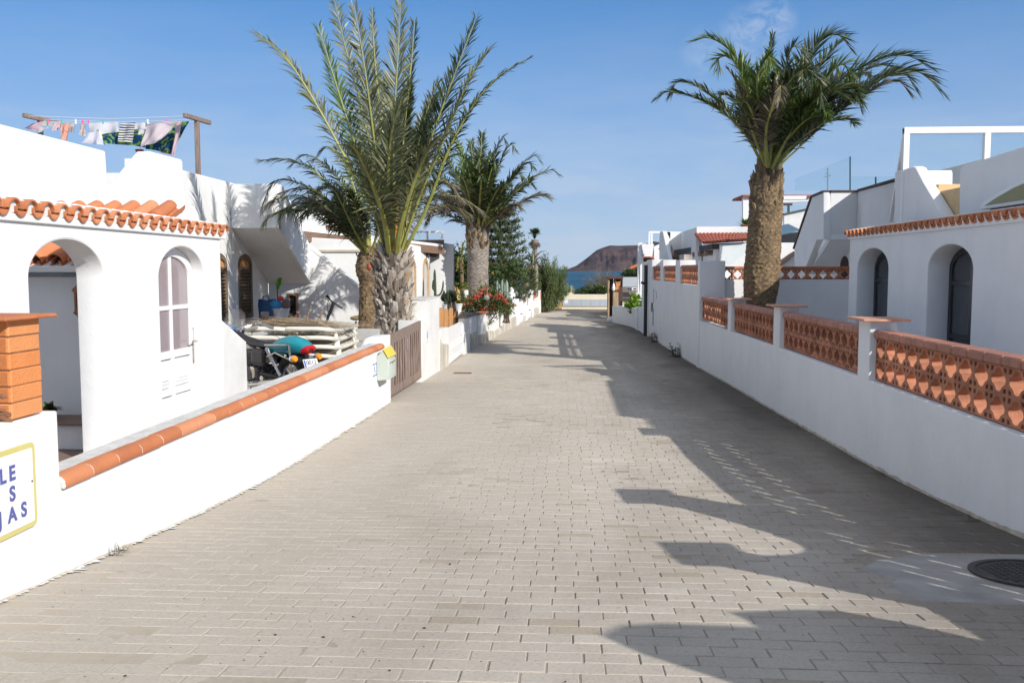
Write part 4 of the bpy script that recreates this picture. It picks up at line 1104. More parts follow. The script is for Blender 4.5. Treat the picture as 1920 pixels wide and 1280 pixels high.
b_.add(P, [(j * n + k, j * n + (k + 1) % n, (j + 1) * n + (k + 1) % n, (j + 1) * n + k) for j in range(3) for k in range(n)], 0, True); mc(b_, 'tail_light', M['redlens'])
b_ = MB(); P = []
for x, z in ((-.80, .66), (-.92, .62), (-1.03, .52), (-1.10, .36), (-1.13, .22)):
    for y in (-.10, -.08, .08, .10): P.append((x + (.03 if abs(y) > .09 else 0), y, z - (.02 if abs(y) > .09 else 0)))
b_.add(P, [(j * 4 + k, j * 4 + k + 1, (j + 1) * 4 + k + 1, (j + 1) * 4 + k) for j in range(4) for k in range(3)], 0, True)
b_.rbox((-1.0, -.03, .58), (-.88, .03, .68), .01); mc(b_, 'rear_mudguard', M['black'])
Rm = Matrix.Translation((-1.075, 0, .50)) @ Matrix.Rotation(radians(24), 4, 'Y')
b_ = MB(); b_.rbox((-.012, -.115, -.095), (0, .115, .095), .004, mx=Rm); pt = mc(b_, 'number_plate', M['signwhite'])
b_ = MB(); b_.box((-.0135, .085, -.085), (-.012, .11, .085), mx=Rm); mc(b_, 'plate_band', M['blue'], pt)
for q, (txt, zz) in enumerate((('0012', .04), ('GCZ', -.045))):
    tb = text_mb(txt, .082, Rm @ V((-.0135, -.005, zz)), Rm.to_3x3() @ V((0, -1, 0)), Rm.to_3x3() @ V((0, 0, 1)), .001, .002); mc(tb, 'plate_lettering', M['black'], pt)
for s in (-1, 1):
    b_ = MB(); b_.lathe((-.96, s * .20, .60), [(0, .03), (.025, .028), (.045, .01), (.048, -.02), (.03, -.05), (0, -.055)], 14, axis=(-1, 0, 0)); b_.tube([(-.93, s * .08, .62), (-.93, s * .19, .60)], .012, 6)
    il = mc(b_, 'indicator', M['chrome'])
    b_ = MB(); b_.lathe((-.985, s * .20, .60), [(0, .04), (.03, .035), (.044, .015), (.046, 0)], 14, axis=(-1, 0, 0)); mc(b_, 'indicator_lens', M['amber'], il)
    b_ = MB(); b_.tube([(-.40, s * .17, .71), (-.68, s * .18, .36)], .022, 10)
    a, c = V((-.40, s * .17, .71)), V((-.68, s * .18, .36))
    for q in range(12): f = .05 + .62 * q / 12; pq = a.lerp(c, f); b_.lathe(pq, [(.02, -.006), (.034, -.004), (.034, .004), (.02, .006)], 10, axis=c - a)
    mc(b_, 'shock_absorber', M['chrome'])
b_ = MB()
for s in (-1, 1): b_.tube([(-.36, s * .17, .745), (-.52, s * .19, .755), (-.80, s * .18, .765), (-.83, s * .15, .765), (-.83, s * .14, .62)], .013, 8)
b_.tube([(-.50, .2, .62), (-.6, .2, .66), (-.75, .2, .62), (-.85, .16, .58)], .010, 6); mc(b_, 'grab_rail', M['steel'])
b_ = MB(); b_.rbox((-.34, .14, .46), (-.04, .175, .68), .05); b_.rbox((-.34, -.175, .46), (-.04, -.14, .68), .05); mc(b_, 'side_cover', M['black'])
for s in (1, -1):
    b_ = MB(); b_.tube([(.24, s * .10, .52), (.32, s * .17, .36), (.22, s * .20, .22), (-.1, s * .21, .20), (-.3, s * .215, .23)], .026, 10); b_.tube([(-.28, s * .215, .225), (-.34, s * .22, .235), (-.86, s * .22, .31), (-.92, s * .22, .32)], [.03, .048, .05, .04], 14); mc(b_, 'exhaust', M['steel'])
    b_ = MB(); b_.tube([(.44, s * .10, .92), (.74, s * .09, .315)], .024, 10); mc(b_, 'fork', M['chrome'])
b_ = MB(); b_.tube([(.30, .40, .93), (.42, .33, .98), (.50, .14, .93), (.50, 0, .89), (.50, -.14, .93), (.42, -.33, .98), (.30, -.40, .93)], .014, 8)
hb = mc(b_, 'handlebar', M['chrome'])
for s in (-1, 1):
    b_ = MB(); b_.tube([(.24, s * .44, .91), (.36, s * .37, .955)], .02, 8); b_.rbox((.36, s * .34 - .03, .94), (.43, s * .34 + .03, 1.0), .01); mc(b_, 'grip', M['steel'], hb)
    b_ = MB(); b_.tube([(.42, s * .33, .98), (.43, s * .38, 1.04), (.42, s * .41, 1.09)], .007, 6); b_.rbox((.40, s * .43 - .07, 1.05), (.43, s * .43 + .07, 1.14), .012); mc(b_, 'mirror', M['darkmetal'], hb)
b_ = MB()
b_.tube([(.44, .25, .96), (.55, .12, .92), (.5, .06, .8), (.35, .05, .7)], .008, 5); b_.tube([(.42, -.27, .97), (.56, -.1, .90), (.5, -.05, .75)], .008, 5); b_.tube([(.45, .2, .95), (.62, .16, .90), (.6, .1, .7), (.7, .1, .4)], .008, 5); mc(b_, 'cables', M['black'])
b_ = MB(); b_.lathe((.62, 0, .88), [(0, .07), (.06, .065), (.09, .04), (.095, 0), (.07, -.08), (0, -.10)], 18, axis=(1, 0, 0)); mc(b_, 'headlight', M['chrome'])
b_ = MB(); P = []
for j in range(7):
    f = j / 6
    for k in range(9):
        u = (k - 4) / 4; ww = .19 * sqrt(max(0.02, 1 - (f * .95) ** 3)); P.append((.66 - .12 * f - .08 * u * u, u * ww, .86 + .33 * f))
b_.add(P, [(j * 9 + k, j * 9 + k + 1, (j + 1) * 9 + k + 1, (j + 1) * 9 + k) for j in range(6) for k in range(8)], 0, True); mc(b_, 'windscreen', M['clearplastic'])
b_ = MB(); P = []
for k in range(9):
    a = radians(20 + 140 * k / 8)
    for y in (-.06, 0, .06): P.append((.74 + .36 * cos(a), y, .315 + .36 * sin(a) - abs(y) * .3))
b_.add(P, [(j * 3 + k, j * 3 + k + 1, (j + 1) * 3 + k + 1, (j + 1) * 3 + k) for j in range(8) for k in range(2)], 0, True); mc(b_, 'front_mudguard', M['teal'])
b_ = MB(); b_.tube([(-.05, .14, .26), (-.12, .30, .02), (-.16, .31, .005)], .014, 8); mc(b_, 'kickstand', M['chrome'])

# ================================================================ stacked sun loungers
def lounger_parts(parent):
    W2 = .36
    b_ = MB()
    # side rails and rounded head
    P = [(W2, 0, .30), (W2, 1.2, .30), (W2, 1.72, .34), (W2 - .05, 1.86, .36), (W2 - .16, 1.92, .37), (0, 1.93, .37), (-W2 + .16, 1.92, .37), (-W2 + .05, 1.86, .36), (-W2, 1.72, .34), (-W2, 1.2, .30), (-W2, 0, .30)]
    b_.tube(catmull(P, 50), .032, 8)
    b_.tube([(-W2, 0, .30), (W2, 0, .30)], .032, 8)
    b_.build('frame', M['whiteplastic'], parent, local=True)
    b_ = MB()
    for k in range(15):
        y = .10 + k * .118
        z = .315 if y < 1.2 else .315 + (y - 1.2) * .075
        b_.rbox((-W2 + .02, y - .04, z - .012), (W2 - .02, y + .04, z + .008), .008)
    b_.build('slats', M['whiteplastic'], parent, local=True)
    for sx_ in (-1, 1):
        for yy in (.25, 1.45):
            b_ = MB(); b_.tube([(sx_ * W2, yy, .29), (sx_ * (W2 + .01), yy + (.05 if yy > 1 else -.05), 0)], [.034, .03], 8); b_.build('leg', M['whiteplastic'], parent, local=True)
spots = [(-4.72, 16.08, radians(178)), (-4.12, 16.1, radians(181))]
lab = [['lowest cream sun lounger of the stack right behind the motorcycle seat', 'second cream sun lounger up in the stack behind the motorcycle', 'third cream sun lounger up in the stack behind the motorcycle', 'fourth cream sun lounger up in the stack behind the motorcycle', 'topmost cream sun lounger of the stack behind the motorcycle'],
       ['lowest cream sun lounger in the stack against the grey cement wall', 'second cream sun lounger up in the stack against the grey cement wall', 'third cream sun lounger up in the stack against the cement wall', 'fourth cream sun lounger up in the stack against the cement wall', 'topmost cream sun lounger against the cement wall, under dry palm leaves']]
first = None
for si, (x, y, a) in enumerate(spots):
    for k in range(5):
        z = -.3 + k * .142
        if first is None:
            first = thing('sun_lounger', lab[si][k], 'sun lounger', (x, y, z), a, group='stacked sun loungers', scale=1.05); lounger_parts(first); o = first
        else:
            o = dup(first); o.location = (x + rnd.uniform(-.03, .03), y, z); o.rotation_euler = (0, 0, a + rnd.uniform(-.02, .02)); o['label'] = lab[si][k]
first.location = (spots[0][0], spots[0][1], -.3)
# dry palm leaves on the stacks
st_ = MB(); r = random.Random(12)
for k in range(620):
    cx, cy = r.gauss(-4.45, .42), r.gauss(15.1, .42)
    a = r.gauss(.12, .45); L = r.uniform(.3, .95); el = r.gauss(0, .06)
    z = .64 + max(0, .13 - .12 * ((cx + 4.45) ** 2 + (cy - 15.1) ** 2)) * r.random()
    d = V((cos(a), -sin(a) * .7, el)); p = V((cx, cy, z)); s_ = V((-d.y, d.x, 0)) * .012
    st_.add([p - d * L / 2 - s_, p - d * L / 2 + s_, p + d * L / 2 + s_ * .3 + V((0, 0, -.03)), p + d * L / 2 - s_ * .3 + V((0, 0, -.03))], [(0, 1, 2, 3)], 0, False, r.random())
for p, q in (((-4.0, 14.6, .72), (-3.45, 14.5, .50)), ((-4.5, 15.6, .7), (-4.38, 15.5, .96)), ((-4.3, 15.6, .7), (-4.12, 15.5, .92)), ((-5.3, 15.2, .7), (-4.5, 14.9, .74))): st_.tube([p, q], [.016, .008], 6, t=.2)
o = st_.build('palm_straw', M['straw']); tag(o, 'heap of dry palm leaves lying on the stacked sun loungers', 'dry leaves')

# ================================================================ roof: washing line
def cloth(name, label, cat, quad, Y, m, amp=.05, nx=14, ny=10, seed=0, freq=3.0, grp='clothes on the washing line', sag=0):
    TL, TR, BR, BL = quad; b2 = MB(); P = []
    for j in range(ny + 1):
        v_ = j / ny
        for i in range(nx + 1):
            u = i / nx
            px = (TL[0] * (1 - u) + TR[0] * u) * (1 - v_) + (BL[0] * (1 - u) + BR[0] * u) * v_
            py = (TL[1] * (1 - u) + TR[1] * u) * (1 - v_) + (BL[1] * (1 - u) + BR[1] * u) * v_ + sag * sin(pi * u) * v_
            p = onY(px, py, Y)
            n_ = noise.noise(V((p.x * freq + seed * 7, p.z * freq * .7, seed)))
            P.append(p + V((0, amp * (sin(u * 9 + seed + v_ * 2) * .6 + n_ * 1.6) * (.25 + v_), .05 * n_ * v_)))
    b2.add(P, [(j * (nx + 1) + i, (j + 1) * (nx + 1) + i, (j + 1) * (nx + 1) + i + 1, j * (nx + 1) + i + 1) for j in range(ny) for i in range(nx)], 0, True)
    return tag(b2.build(name, m), label, cat, grp)
def clothmat(name, c, c2=None, kind=None, scale=8):
    m, nt, b, co = base(name)
    if kind == 'stripes':
        wv = nt.nodes.new('ShaderNodeTexWave'); wv.bands_direction = 'Z'; wv.inputs['Scale'].default_value = scale; wv.inputs['Distortion'].default_value = 2.2; wv.inputs['Detail'].default_value = 1; wv.inputs['Detail Scale'].default_value = .6
        nt.links.new(co, wv.inputs['Vector']); c_ = ramp(nt, wv.outputs[1], [(.55, c), (.62, c2)])
    elif kind == 'leaves':
        vo = nt.nodes.new('ShaderNodeTexWave'); vo.wave_type = 'RINGS'; vo.inputs['Scale'].default_value = scale; vo.inputs['Distortion'].default_value = 9; vo.inputs['Detail'].default_value = 2
        nt.links.new(co, vo.inputs['Vector']); k1 = ramp(nt, vo.outputs[1], [(.50, c), (.62, c2)])
        c_ = mixc(nt, ramp(nt, noise_tex(nt, co, 4.5, 2), [(.40, (0, 0, 0)), (.5, (1, 1, 1))]), c, k1)
    else: c_ = ramp(nt, noise_tex(nt, co, 3), [(.3, tuple(x * .92 for x in c)), (.7, c)])
    nt.links.new(c_, b.inputs['Base Color']); b.inputs['Roughness'].default_value = .95; b.inputs['Specular IOR Level'].default_value = .1
    t = nt.nodes.new('ShaderNodeBsdfTranslucent'); nt.links.new(c_, t.inputs[0]); mx = nt.nodes.new('ShaderNodeMixShader'); mx.inputs[0].default_value = .3
    nt.links.new(b.outputs[0], mx.inputs[1]); nt.links.new(t.outputs[0], mx.inputs[2]); nt.links.new(mx.outputs[0], nt.nodes['Material Output'].inputs[0])
    return m
LYY = 23.5
pR = onY(369, 226, LYY); pL = onY(75, 226, LYY)
for k, (p, zb2) in enumerate(((pR, onY(370, 330, LYY).z - .5), (pL, 2.5))):
    lp = thing('line_post', ('grey wooden T-shaped washing line post above the frond shadows' if k == 0 else 'grey wooden washing line post mostly hidden behind the roof parapet'), 'post', (p.x, LYY, zb2), group='washing line posts')
    b_ = MB(); b_.rbox((p.x - .055, LYY - .055, zb2), (p.x + .055, LYY + .055, p.z + .06), .01); b_.build('post', M['greywood'], lp)
    b_ = MB(); b_.rbox((p.x - .03, LYY - .62, p.z - .02), (p.x + .07, LYY + .62, p.z + .09), .01, mx=Matrix.Translation((p.x, LYY, 0)) @ Matrix.Rotation(radians(-8), 4, 'Z') @ Matrix.Translation((-p.x, -LYY, 0))); b_.build('crossbar', M['greywood'], lp)
b_ = MB()
for dy in (-.45, .1, .45): b_.tube([V((pL.x, LYY + dy, pL.z + .04)), V(((pL.x + pR.x) / 2, LYY + dy, pL.z - .05)), V((pR.x, LYY + dy, pR.z + .04))], .007, 4)
tag(b_.build('washing_line', M['plasticwhite']), 'thin washing lines strung between the two wooden posts', 'washing line')
leaf_c = clothmat('leaf_print_cloth', (.012, .055, .12), (.16, .30, .05), 'leaves', 4.0)
cloth('bed_sheet', 'plain white sheet hanging on the washing line', 'sheet', ((165, 231), (222, 229), (228, 262), (172, 268)), 23.6, clothmat('white_cloth', (.78, .78, .80)), .12, seed=1)
cloth('pillow_case', 'crumpled greyish white cloth hanging lowest on the washing line', 'cloth', ((163, 250), (186, 246), (196, 272), (158, 268)), 23.3, clothmat('grey_white_cloth', (.64, .64, .72)), .10, 8, 8, seed=2)
cloth('leaf_towel', 'dark towel printed with green leaves rolled by the wind on the washing line', 'towel', ((190, 252), (276, 240), (270, 276), (200, 268)), 23.42, leaf_c, .10, seed=3)
cloth('striped_shirt', 'shirt with thin black and white stripes on the washing line', 'shirt', ((226, 232), (254, 230), (246, 268), (222, 264)), 23.28, clothmat('striped_cloth', (.72, .72, .72), (.02, .02, .03), 'stripes', 5.0), .05, seed=4)
cloth('white_shirt', 'small white shirt between the striped shirt and the pink towel', 'shirt', ((250, 231), (280, 230), (268, 256), (252, 250)), 23.36, clothmat('white_cloth', (.80, .79, .80)), .07, 8, 8, seed=5)
cloth('leaf_towel', 'blue towel with pale green leaf print behind the pink towel', 'towel', ((272, 234), (356, 228), (320, 288), (274, 280)), 23.62, leaf_c, .10, seed=8)
cloth('pink_towel', 'large pale pink towel blown sideways on the washing line', 'towel', ((276, 232), (334, 226), (306, 262), (258, 279)), 23.22, clothmat('pale_pink_cloth', (.72, .62, .65)), .12, seed=6)
cloth('pink_strip', 'narrow pink edge of cloth flapping beside the coral top', 'cloth', ((330, 228), (342, 227), (328, 292), (322, 290)), 23.3, clothmat('rose_cloth', (.68, .50, .54)), .05, 5, 10, seed=14)
cloth('coral_top', 'bright coral top hanging last on the washing line by the post', 'top', ((322, 254), (332, 256), (327, 291), (300, 286)), 23.68, clothmat('coral_cloth', (.80, .20, .11)), .06, 8, 8, seed=7)
cloth('lilac_scarf', 'pale pink and lilac scarf at the far end of the washing line', 'scarf', ((60, 232), (88, 226), (70, 247), (47, 241)), 23.4, clothmat('lilac_cloth', (.72, .52, .60)), .05, 8, 8, seed=9)
cloth('rainbow_cloth', 'pastel rainbow striped cloth next to the lilac scarf', 'cloth', ((82, 228), (104, 228), (96, 238), (72, 249)), 23.3, clothmat('pastel_cloth', (.70, .55, .60), (.35, .62, .60), 'stripes', 3.0), .05, 8, 8, seed=10)
cloth('baby_top', 'tiny pale pink top pegged on the washing line', 'top', ((104, 228), (117, 227), (108, 244), (97, 245)), 23.5, clothmat('blush_cloth', (.74, .54, .56)), .04, 6, 6, seed=11)
cloth('peach_leggings', 'pair of small peach leggings on the washing line', 'leggings', ((113, 232), (131, 231), (126, 263), (114, 262)), 23.4, clothmat('peach_cloth', (.76, .40, .30)), .08, 6, 8, seed=12)
cloth('small_vest', 'tiny grey and white vest beside the peach leggings', 'vest', ((128, 236), (142, 229), (139, 249), (130, 250)), 23.5, clothmat('pebble_cloth', (.60, .56, .54)), .04, 6, 6, seed=13)
cloth('sock', 'small beige sock alone on the washing line', 'sock', ((152, 230), (160, 229), (161, 254), (149, 252)), 23.45, clothmat('beige_cloth', (.62, .52, .48)), .03, 5, 8, seed=15)
PGC = [(.75, .10, .35), (.05, .45, .38), (.8, .8, .82), (.75, .10, .35)]
for k, px in enumerate((90, 116, 142, 155, 166, 193, 277, 312)):
    p = onY(px, 229, 23.3); b2 = MB()
    for s in (-1, 1): b2.rbox((p.x - .012, p.y + s * .012 - .008, p.z - .05), (p.x + .012, p.y + s * .012 + .008, p.z + .07), .003)
    tag(b2.build('clothes_peg', mat('peg_plastic_%d' % (k % 4), PGC[k % 4], .5)), ('pink peg on the rainbow cloth', 'green peg on the peach leggings', 'white peg on the small grey vest', 'pink peg on the beige sock', 'pink peg at the white sheet corner', 'green peg along the white sheet', 'white peg where the pink towel starts', 'pink peg near the middle of the pink towel')[k], 'peg', 'pegs on the washing line')
p = onY(262, 297, 24.2); zt = onY(262, 282, 24.2).z; b_ = MB()
b_.lathe((p.x, 24.2, p.z - 1.0), [(.10, 0), (.10, 1.0), (.115, 1.02), (.09, zt - p.z + .97), (.115, zt - p.z + .99), (.11, zt - p.z + 1.02), (.08, zt - p.z + 1.02), (0, zt - p.z + .9)], 18); tag(b_.build('chimney_pot', M['clay_red']), 'dark red clay chimney pot behind the white roof parapet', 'chimney')
# ================================================================ next house with brown eaves, behind the big palms
HC = thing('brown_eaved_house', 'white house with a brown timber eave and narrow round-headed windows behind the shaggy palm trunk', 'house', (-9, 33, -.4))
F0 = onY(569, 433, 28.2); F1 = onY(833, 463, 37.0)
U = V((F1.x - F0.x, F1.y - F0.y, 0)); FL = U.length; U.normalize()
SL = (F1.z - F0.z) / FL
b_ = MB()
# camera-facing wall, then the wall along the lane
xC = onY(700, 500, 28.6).x
b_.slabY([(-16, -.4), (xC, -.4), (xC, F1.z - .02), (-16, F0.z + .30)], 28.6, 28.85, bev=.02)
A0 = V((xC - .05, 28.6, 0)); A1 = onY(805, 500, 36.6); A1.z = 0
UA = (A1 - A0); LA = UA.length; UA.normalize()
def along(px):  # distance along the lane wall where the sight line at px meets it
    d = sight(px, 520); lam = (A0.x * UA.y - A0.y * UA.x) / (d.x * UA.y - d.y * UA.x); q = d * lam
    return (V((q.x, q.y, 0)) - A0).length, CAM + d * lam
ops = []
for pa, pb, ys_, yt_ in ((763, 779, 500, 484), (792.5, 803, 503, 486)):
    sa, qa = along(pa); sb, qb = along(pb)
    def zz(py, q): return EYE + (sight(0, py).z / sight(0, py).y) * q.y
    ops.append(arch(sa, sb, zz(561, qb), zz(ys_ + 6, qb), zz(yt_, qb), 14))
b_.slab([(0, -.6), (LA, -.6), (LA, F1.z - .05), (0, F1.z + .15)], A0, UA, -.25, 0, holes=ops, bev=.02)
b_.slabY(PY(37.2, [(806, 452), (850, 458), (850, 640), (806, 640)]), 37.2, 37.5, bev=.02)
b_.slabY(PY(30.5, [(520, 350), (548, 386), (603, 398), (607, 404), (607, 440), (520, 440)]), 30.5, 30.8, bev=.03)
b_.build('wall', M['white'], HC)
for op in ops:
    u0, u1 = op[0][0], op[1][0]; z0 = op[0][1]; zs_ = op[2][1]; ztp = max(z for _, z in op)
    b_ = MB(); b_.slab(arch(u0 - .02, u1 + .02, z0 - .02, zs_, ztp + .04, 14), A0, UA, -.06, .03, holes=[arch(u0 + .13, u1 - .13, z0 + .12, zs_, ztp - .12, 14)], bev=.01); wn = b_.build('window', mat('golden_frame_wood', (.48, .31, .14), .6, .15, 6), HC)
    b_ = MB(); b_.slab(arch(u0 + .1, u1 - .1, z0 + .1, zs_, ztp - .1, 14), A0, UA, -.03, -.02, bev=.001); b_.build('pane', mat('pale_blind', (.55, .55, .53), .5, .1, 3), wn)
b_ = MB()
b_.slab([(-3, -.32 - 3 * SL), (FL, FL * SL - .30), (FL, FL * SL), (-3, -3 * SL)], F0, U, -.06, 0, bev=.01)
E0 = F0 + U * FL
b_.slab([(0, -.30), (3.6, -.30), (3.6, 0), (0, 0)], E0 + V((0, 0, 0)), (-1, .35, 0), -.06, 0, bev=.01)
b_.build('fascia', M['brownwood'], HC)
b_ = MB()
for k in range(9):
    s = FL - .3 - k * .75; p = F0 + U * s + V((0, 0, SL * s))
    b_.tube([p + V((-.12, 0, -.36)), p + V((-2.4, .9, -.24))], .08, 8)
b_.build('rafter', M['darkwood'], HC)
b_ = MB(); W_ = U.cross(V((0, 0, 1)))
P = [F0 - U * 3 - W_ * .02, F0 + U * FL - W_ * .02, F0 + U * FL - W_ * 5, F0 - U * 3 - W_ * 5]
P = [V((p.x, p.y, F0.z + SL * ((V((p.x, p.y, 0)) - V((F0.x, F0.y, 0))).dot(U)) + .0)) for p in P]
b_.add(P + [p + V((0, 0, .10)) for p in P], [(3, 2, 1, 0), (4, 5, 6, 7), (0, 1, 5, 4), (1, 2, 6, 5), (2, 3, 7, 6), (3, 0, 4, 7)])
b_.build('roof', M['white'], HC)
# grey dome light on the roof
dc = onY(618, 424, 31.5); dc = V((dc.x, 32.2, dc.z)); b_ = MB(); rr = onY(660, 424, 31.5).x - dc.x
prof = [(rr, 0), (rr * .93, .16), (rr * .78, .34), (rr * .55, .48), (rr * .28, .57), (.01, .60)]
b_.lathe(dc, prof, 28); b_.build('dome', M['dome'], HC)
b_ = MB(); b_.lathe(dc, [(rr * 1.04, -.02), (rr * 1.06, -.30), (rr * 1.0, -.32), (rr * 1.0, 0)], 28); b_.lathe(dc, [(rr * 1.08, -.03), (rr * 1.08, .03), (rr * .98, .03)], 28); b_.build('dome_ring', mat('old_pink_wood', (.30, .19, .15), .8), HC)
# beige drip moulding on the camera-facing wall
q0 = onY(588, 470, 28.6); b_ = MB(); b_.rbox((q0.x - 3, 28.55, q0.z - .05), (xC - .02, 28.62, q0.z + .03), .008); b_.build('moulding', M['beige'], HC)
# white glazed railing on the roof
RW = thing('roof_railing', 'white framed glass railing on the roof of the brown-eaved house', 'railing', (-6, 40, 2.6))
b_ = MB(); Yr = 40
x0 = onY(758, 450, Yr).x; x1 = onY(830, 450, Yr).x; zt = onY(800, 434, Yr).z; zb = onY(800, 470, Yr).z
for px in (758, 774, 801.5, 829): x = onY(px, 450, Yr).x; b_.box((x - .04, Yr - .04, zb), (x + .04, Yr + .04, zt))
b_.box((x0 - .04, Yr - .045, zt - .06), (x1 + .04, Yr + .045, zt + .02)); fr = b_.build('frame', M['whitemetal'], RW)
b_ = MB(); b_.box((x0, Yr - .008, zb), (x1, Yr + .008, zt - .06)); b_.build('pane', M['glass'], RW)

# ================================================================ palms
def frond(pts, L, n=58, seed=0, twist=0.0, droop=.35, base=.16, w=.045, ang0=58, ang1=20, lift=.35, thick=.035, hint=None, curl=0, r_t=(0, 1), rach=1):
    """one feather leaf along pts: stalk plus two rows of narrow leaflets"""
    r = random.Random(seed); b2 = MB()
    C = catmull(pts, 40)
    b2.tube(C, [thick * (1 - .88 * i / 40) for i in range(41)], 6, m=rach, t=.5, flat=.6)
    lens = [0]
    for a, c in zip(C, C[1:]): lens.append(lens[-1] + (c - a).length)
    T_ = lens[-1]
    def at(f):
        d = f * T_
        for i in range(40):
            if lens[i + 1] >= d: break
        u = (d - lens[i]) / max(1e-6, lens[i + 1] - lens[i])
        return C[i].lerp(C[i + 1], u), (C[i + 1] - C[i]).normalized()
    hv = V(hint) if hint else V((0, 0, 1))
    for k in range(n):
        f = base + (1 - base) * (k + .5) / n
        p, T = at(f); s = (f - base) / (1 - base)
        N = hv - T * hv.dot(T)
        if N.length < .05: N = V((0, -1, .2)) - T * V((0, -1, .2)).dot(T)
        N.normalize(); S = T.cross(N).normalized()
        if twist: 
            R_ = Matrix.Rotation(twist, 3, T); S = R_ @ S; N = R_ @ N
        prof = min(1, (s + .04) / .22) ** .7 * (1 - .58 * max(0, (s - .4) / .6) ** 1.6)
        for sd in (-1, 1):
            a = radians(ang0 + (ang1 - ang0) * s + r.gauss(0, 10)); ln = L * prof * r.uniform(.72, 1.1) * (.55 if r.random() < .04 else 1)
            lf = lift + r.gauss(0, .24)
            D = (T * cos(a) + (S * sd * cos(lf) + N * sin(lf)) * sin(a)).normalized()
            q = p + S * sd * thick * .3
            Wd = (T - D * T.dot(D)).normalized(); Wd = (Wd + N * r.gauss(0, .35)).normalized()
            ww = w * r.uniform(.75, 1.1) / 2 * (.3 + .7 * prof); dr = droop * r.uniform(.5, 1.5)
            P = [q - Wd * ww * .6, q + Wd * ww * .6]
            m_ = q + D * ln * .5 + V((0, 0, -dr * ln * .14)); P += [m_ - Wd * ww, m_ + Wd * ww]
            e_ = q + D * ln + V((0, 0, -dr * ln * .55)); P += [e_]
            t = r.uniform(*r_t)
            b2.add(P, [(0, 1, 3, 2), (2, 3, 4)], 0, False, t)
    return b2
def scar_trunk(prof, cx, cy, lean=(0, 0), seg=56, dens=1.0, depth=.03, seed=0, vp=.11):
    """prof: (z, radius) up the stem; diamond leaf scars pressed into the surface"""
    b2 = MB(); r = random.Random(seed); z0, z1 = prof[0][0], prof[-1][0]
    nz = max(24, int((z1 - z0) / .028)); vs = []; ts = []
    for j in range(nz + 1):
        z = z0 + (z1 - z0) * j / nz
        for (za, ra), (zb, rb) in zip(prof, prof[1:]):
            if z <= zb + 1e-6: rad = ra + (rb - ra) * (z - za) / (zb - za); break
        f = (z - z0) / (z1 - z0)
        for k in range(seg):
            a = 2 * pi * k / seg
            wb = noise.noise(V((cos(a) * 4, sin(a) * 4, z * 4 + seed))) * .55; u = a / (2 * pi) * 14 * dens + wb; v_ = z / vp + wb * 1.3
            p1 = abs(sin(pi * (u + v_ * .5))); p2 = abs(sin(pi * (u - v_ * .5)))
            d = depth * (min(p1, p2) ** .5 - .6) + .022 * noise.noise(V((cos(a) * 3, sin(a) * 3, z * 3 + seed))) + .026 * noise.noise(V((cos(a) * 11, sin(a) * 11, z * 15))) + .014 * noise.noise(V((cos(a) * 24, sin(a) * 24, z * 36)))
            rr = rad + d
            vs.append((cx + lean[0] * f + rr * cos(a), cy + lean[1] * f + rr * sin(a), z)); ts.append(min(p1, p2))
    for j in range(nz):
        for k in range(seg):
            k2 = (k + 1) % seg
            t = .36 + .28 * ts[j * seg + k] + .5 * noise.noise(V((k * .45, j * .5, seed))) + .25 * noise.noise(V((k * .12, j * .1, seed)))
            b2.f.append([j * seg + k, j * seg + k2, (j + 1) * seg + k2, (j + 1) * seg + k]); b2.m.append(0); b2.sm.append(True); b2.t.append(max(0, min(1, t)))
    b2.v = vs
    return b2
def boot(b2, c, rad, a, z, L, wd, th, tilt, t, m=0, r=random):
    """stub of an old leaf stalk"""
    R_ = V((cos(a), sin(a), 0)); S = V((-sin(a), cos(a), 0)); D = (V((0, 0, 1)) * cos(tilt) + R_ * sin(tilt)); N = R_ * cos(tilt) - V((0, 0, 1)) * sin(tilt)
    p = V((c[0], c[1], z)) + R_ * (rad - .03); P = []
    for f, wf, tf in ((0, 1.15, 1.1), (.45, .9, 1), (1, .62, .7)):
        q = p + D * L * f + S * r.gauss(0, .012)
        for s1, s2 in ((-1, -.5), (1, -.5), (.6, .6), (-.6, .6)):
            P.append(q + S * s1 * wd * wf / 2 + N * s2 * th * tf)
        if f == 1:
            for i in range(4): P[-1 - i] = P[-1 - i] + D * r.uniform(-.05, .05)
    F = [(j * 4 + k, j * 4 + (k + 1) % 4, (j + 1) * 4 + (k + 1) % 4, (j + 1) * 4 + k) for j in range(2) for k in range(4)] + [(8, 9, 10, 11)]
    b2.add(P, F, m, False, t)
def pts_px(lst, Y0):
    return [onY(px, py, Y0 + dy) for px, py, dy in lst]

# the big shaggy palm
PY1 = 19.4; c1 = onY(738, 600, PY1)
P1T = thing('tall_palm', 'tallest palm, grey-green, with a thick shaggy trunk behind the wooden gate', 'palm tree', (c1.x, PY1, -.3))
zt = onY(738, 478, PY1).z
b_ = MB(); r = random.Random(4)
cen = lambda z: (c1.x + .0 * z, PY1)
prof = [(-.35, .40), (.2, .37), (.55, .36), (1.2, .35), (1.75, .34), (zt, .25), (zt + .3, .12)]
def prad(prof, z):
    for (za, ra), (zb, rb) in zip(prof, prof[1:]):
        if z <= zb: return ra + (rb - ra) * (z - za) / (zb - za)
    return prof[-1][1]
q = scar_trunk(prof, c1.x, PY1, seg=40, depth=.03, seed=3); b_.add(q.v, q.f, 0, True, .02)
z = -.1; k = 0
while z < zt + .05:
    a = k * 2.39996 + r.uniform(-.25, .25)
    up_ = (z + .3) / (zt + .3)
    boot(b_, (c1.x, PY1), prad(prof, z) * .97, a, z, r.uniform(.17, .30) * (.75 + .4 * up_), r.uniform(.12, .19), r.uniform(.035, .06), radians(r.uniform(14, 40)), r.random() ** .9, r=r)
    k += 1; z += .0122
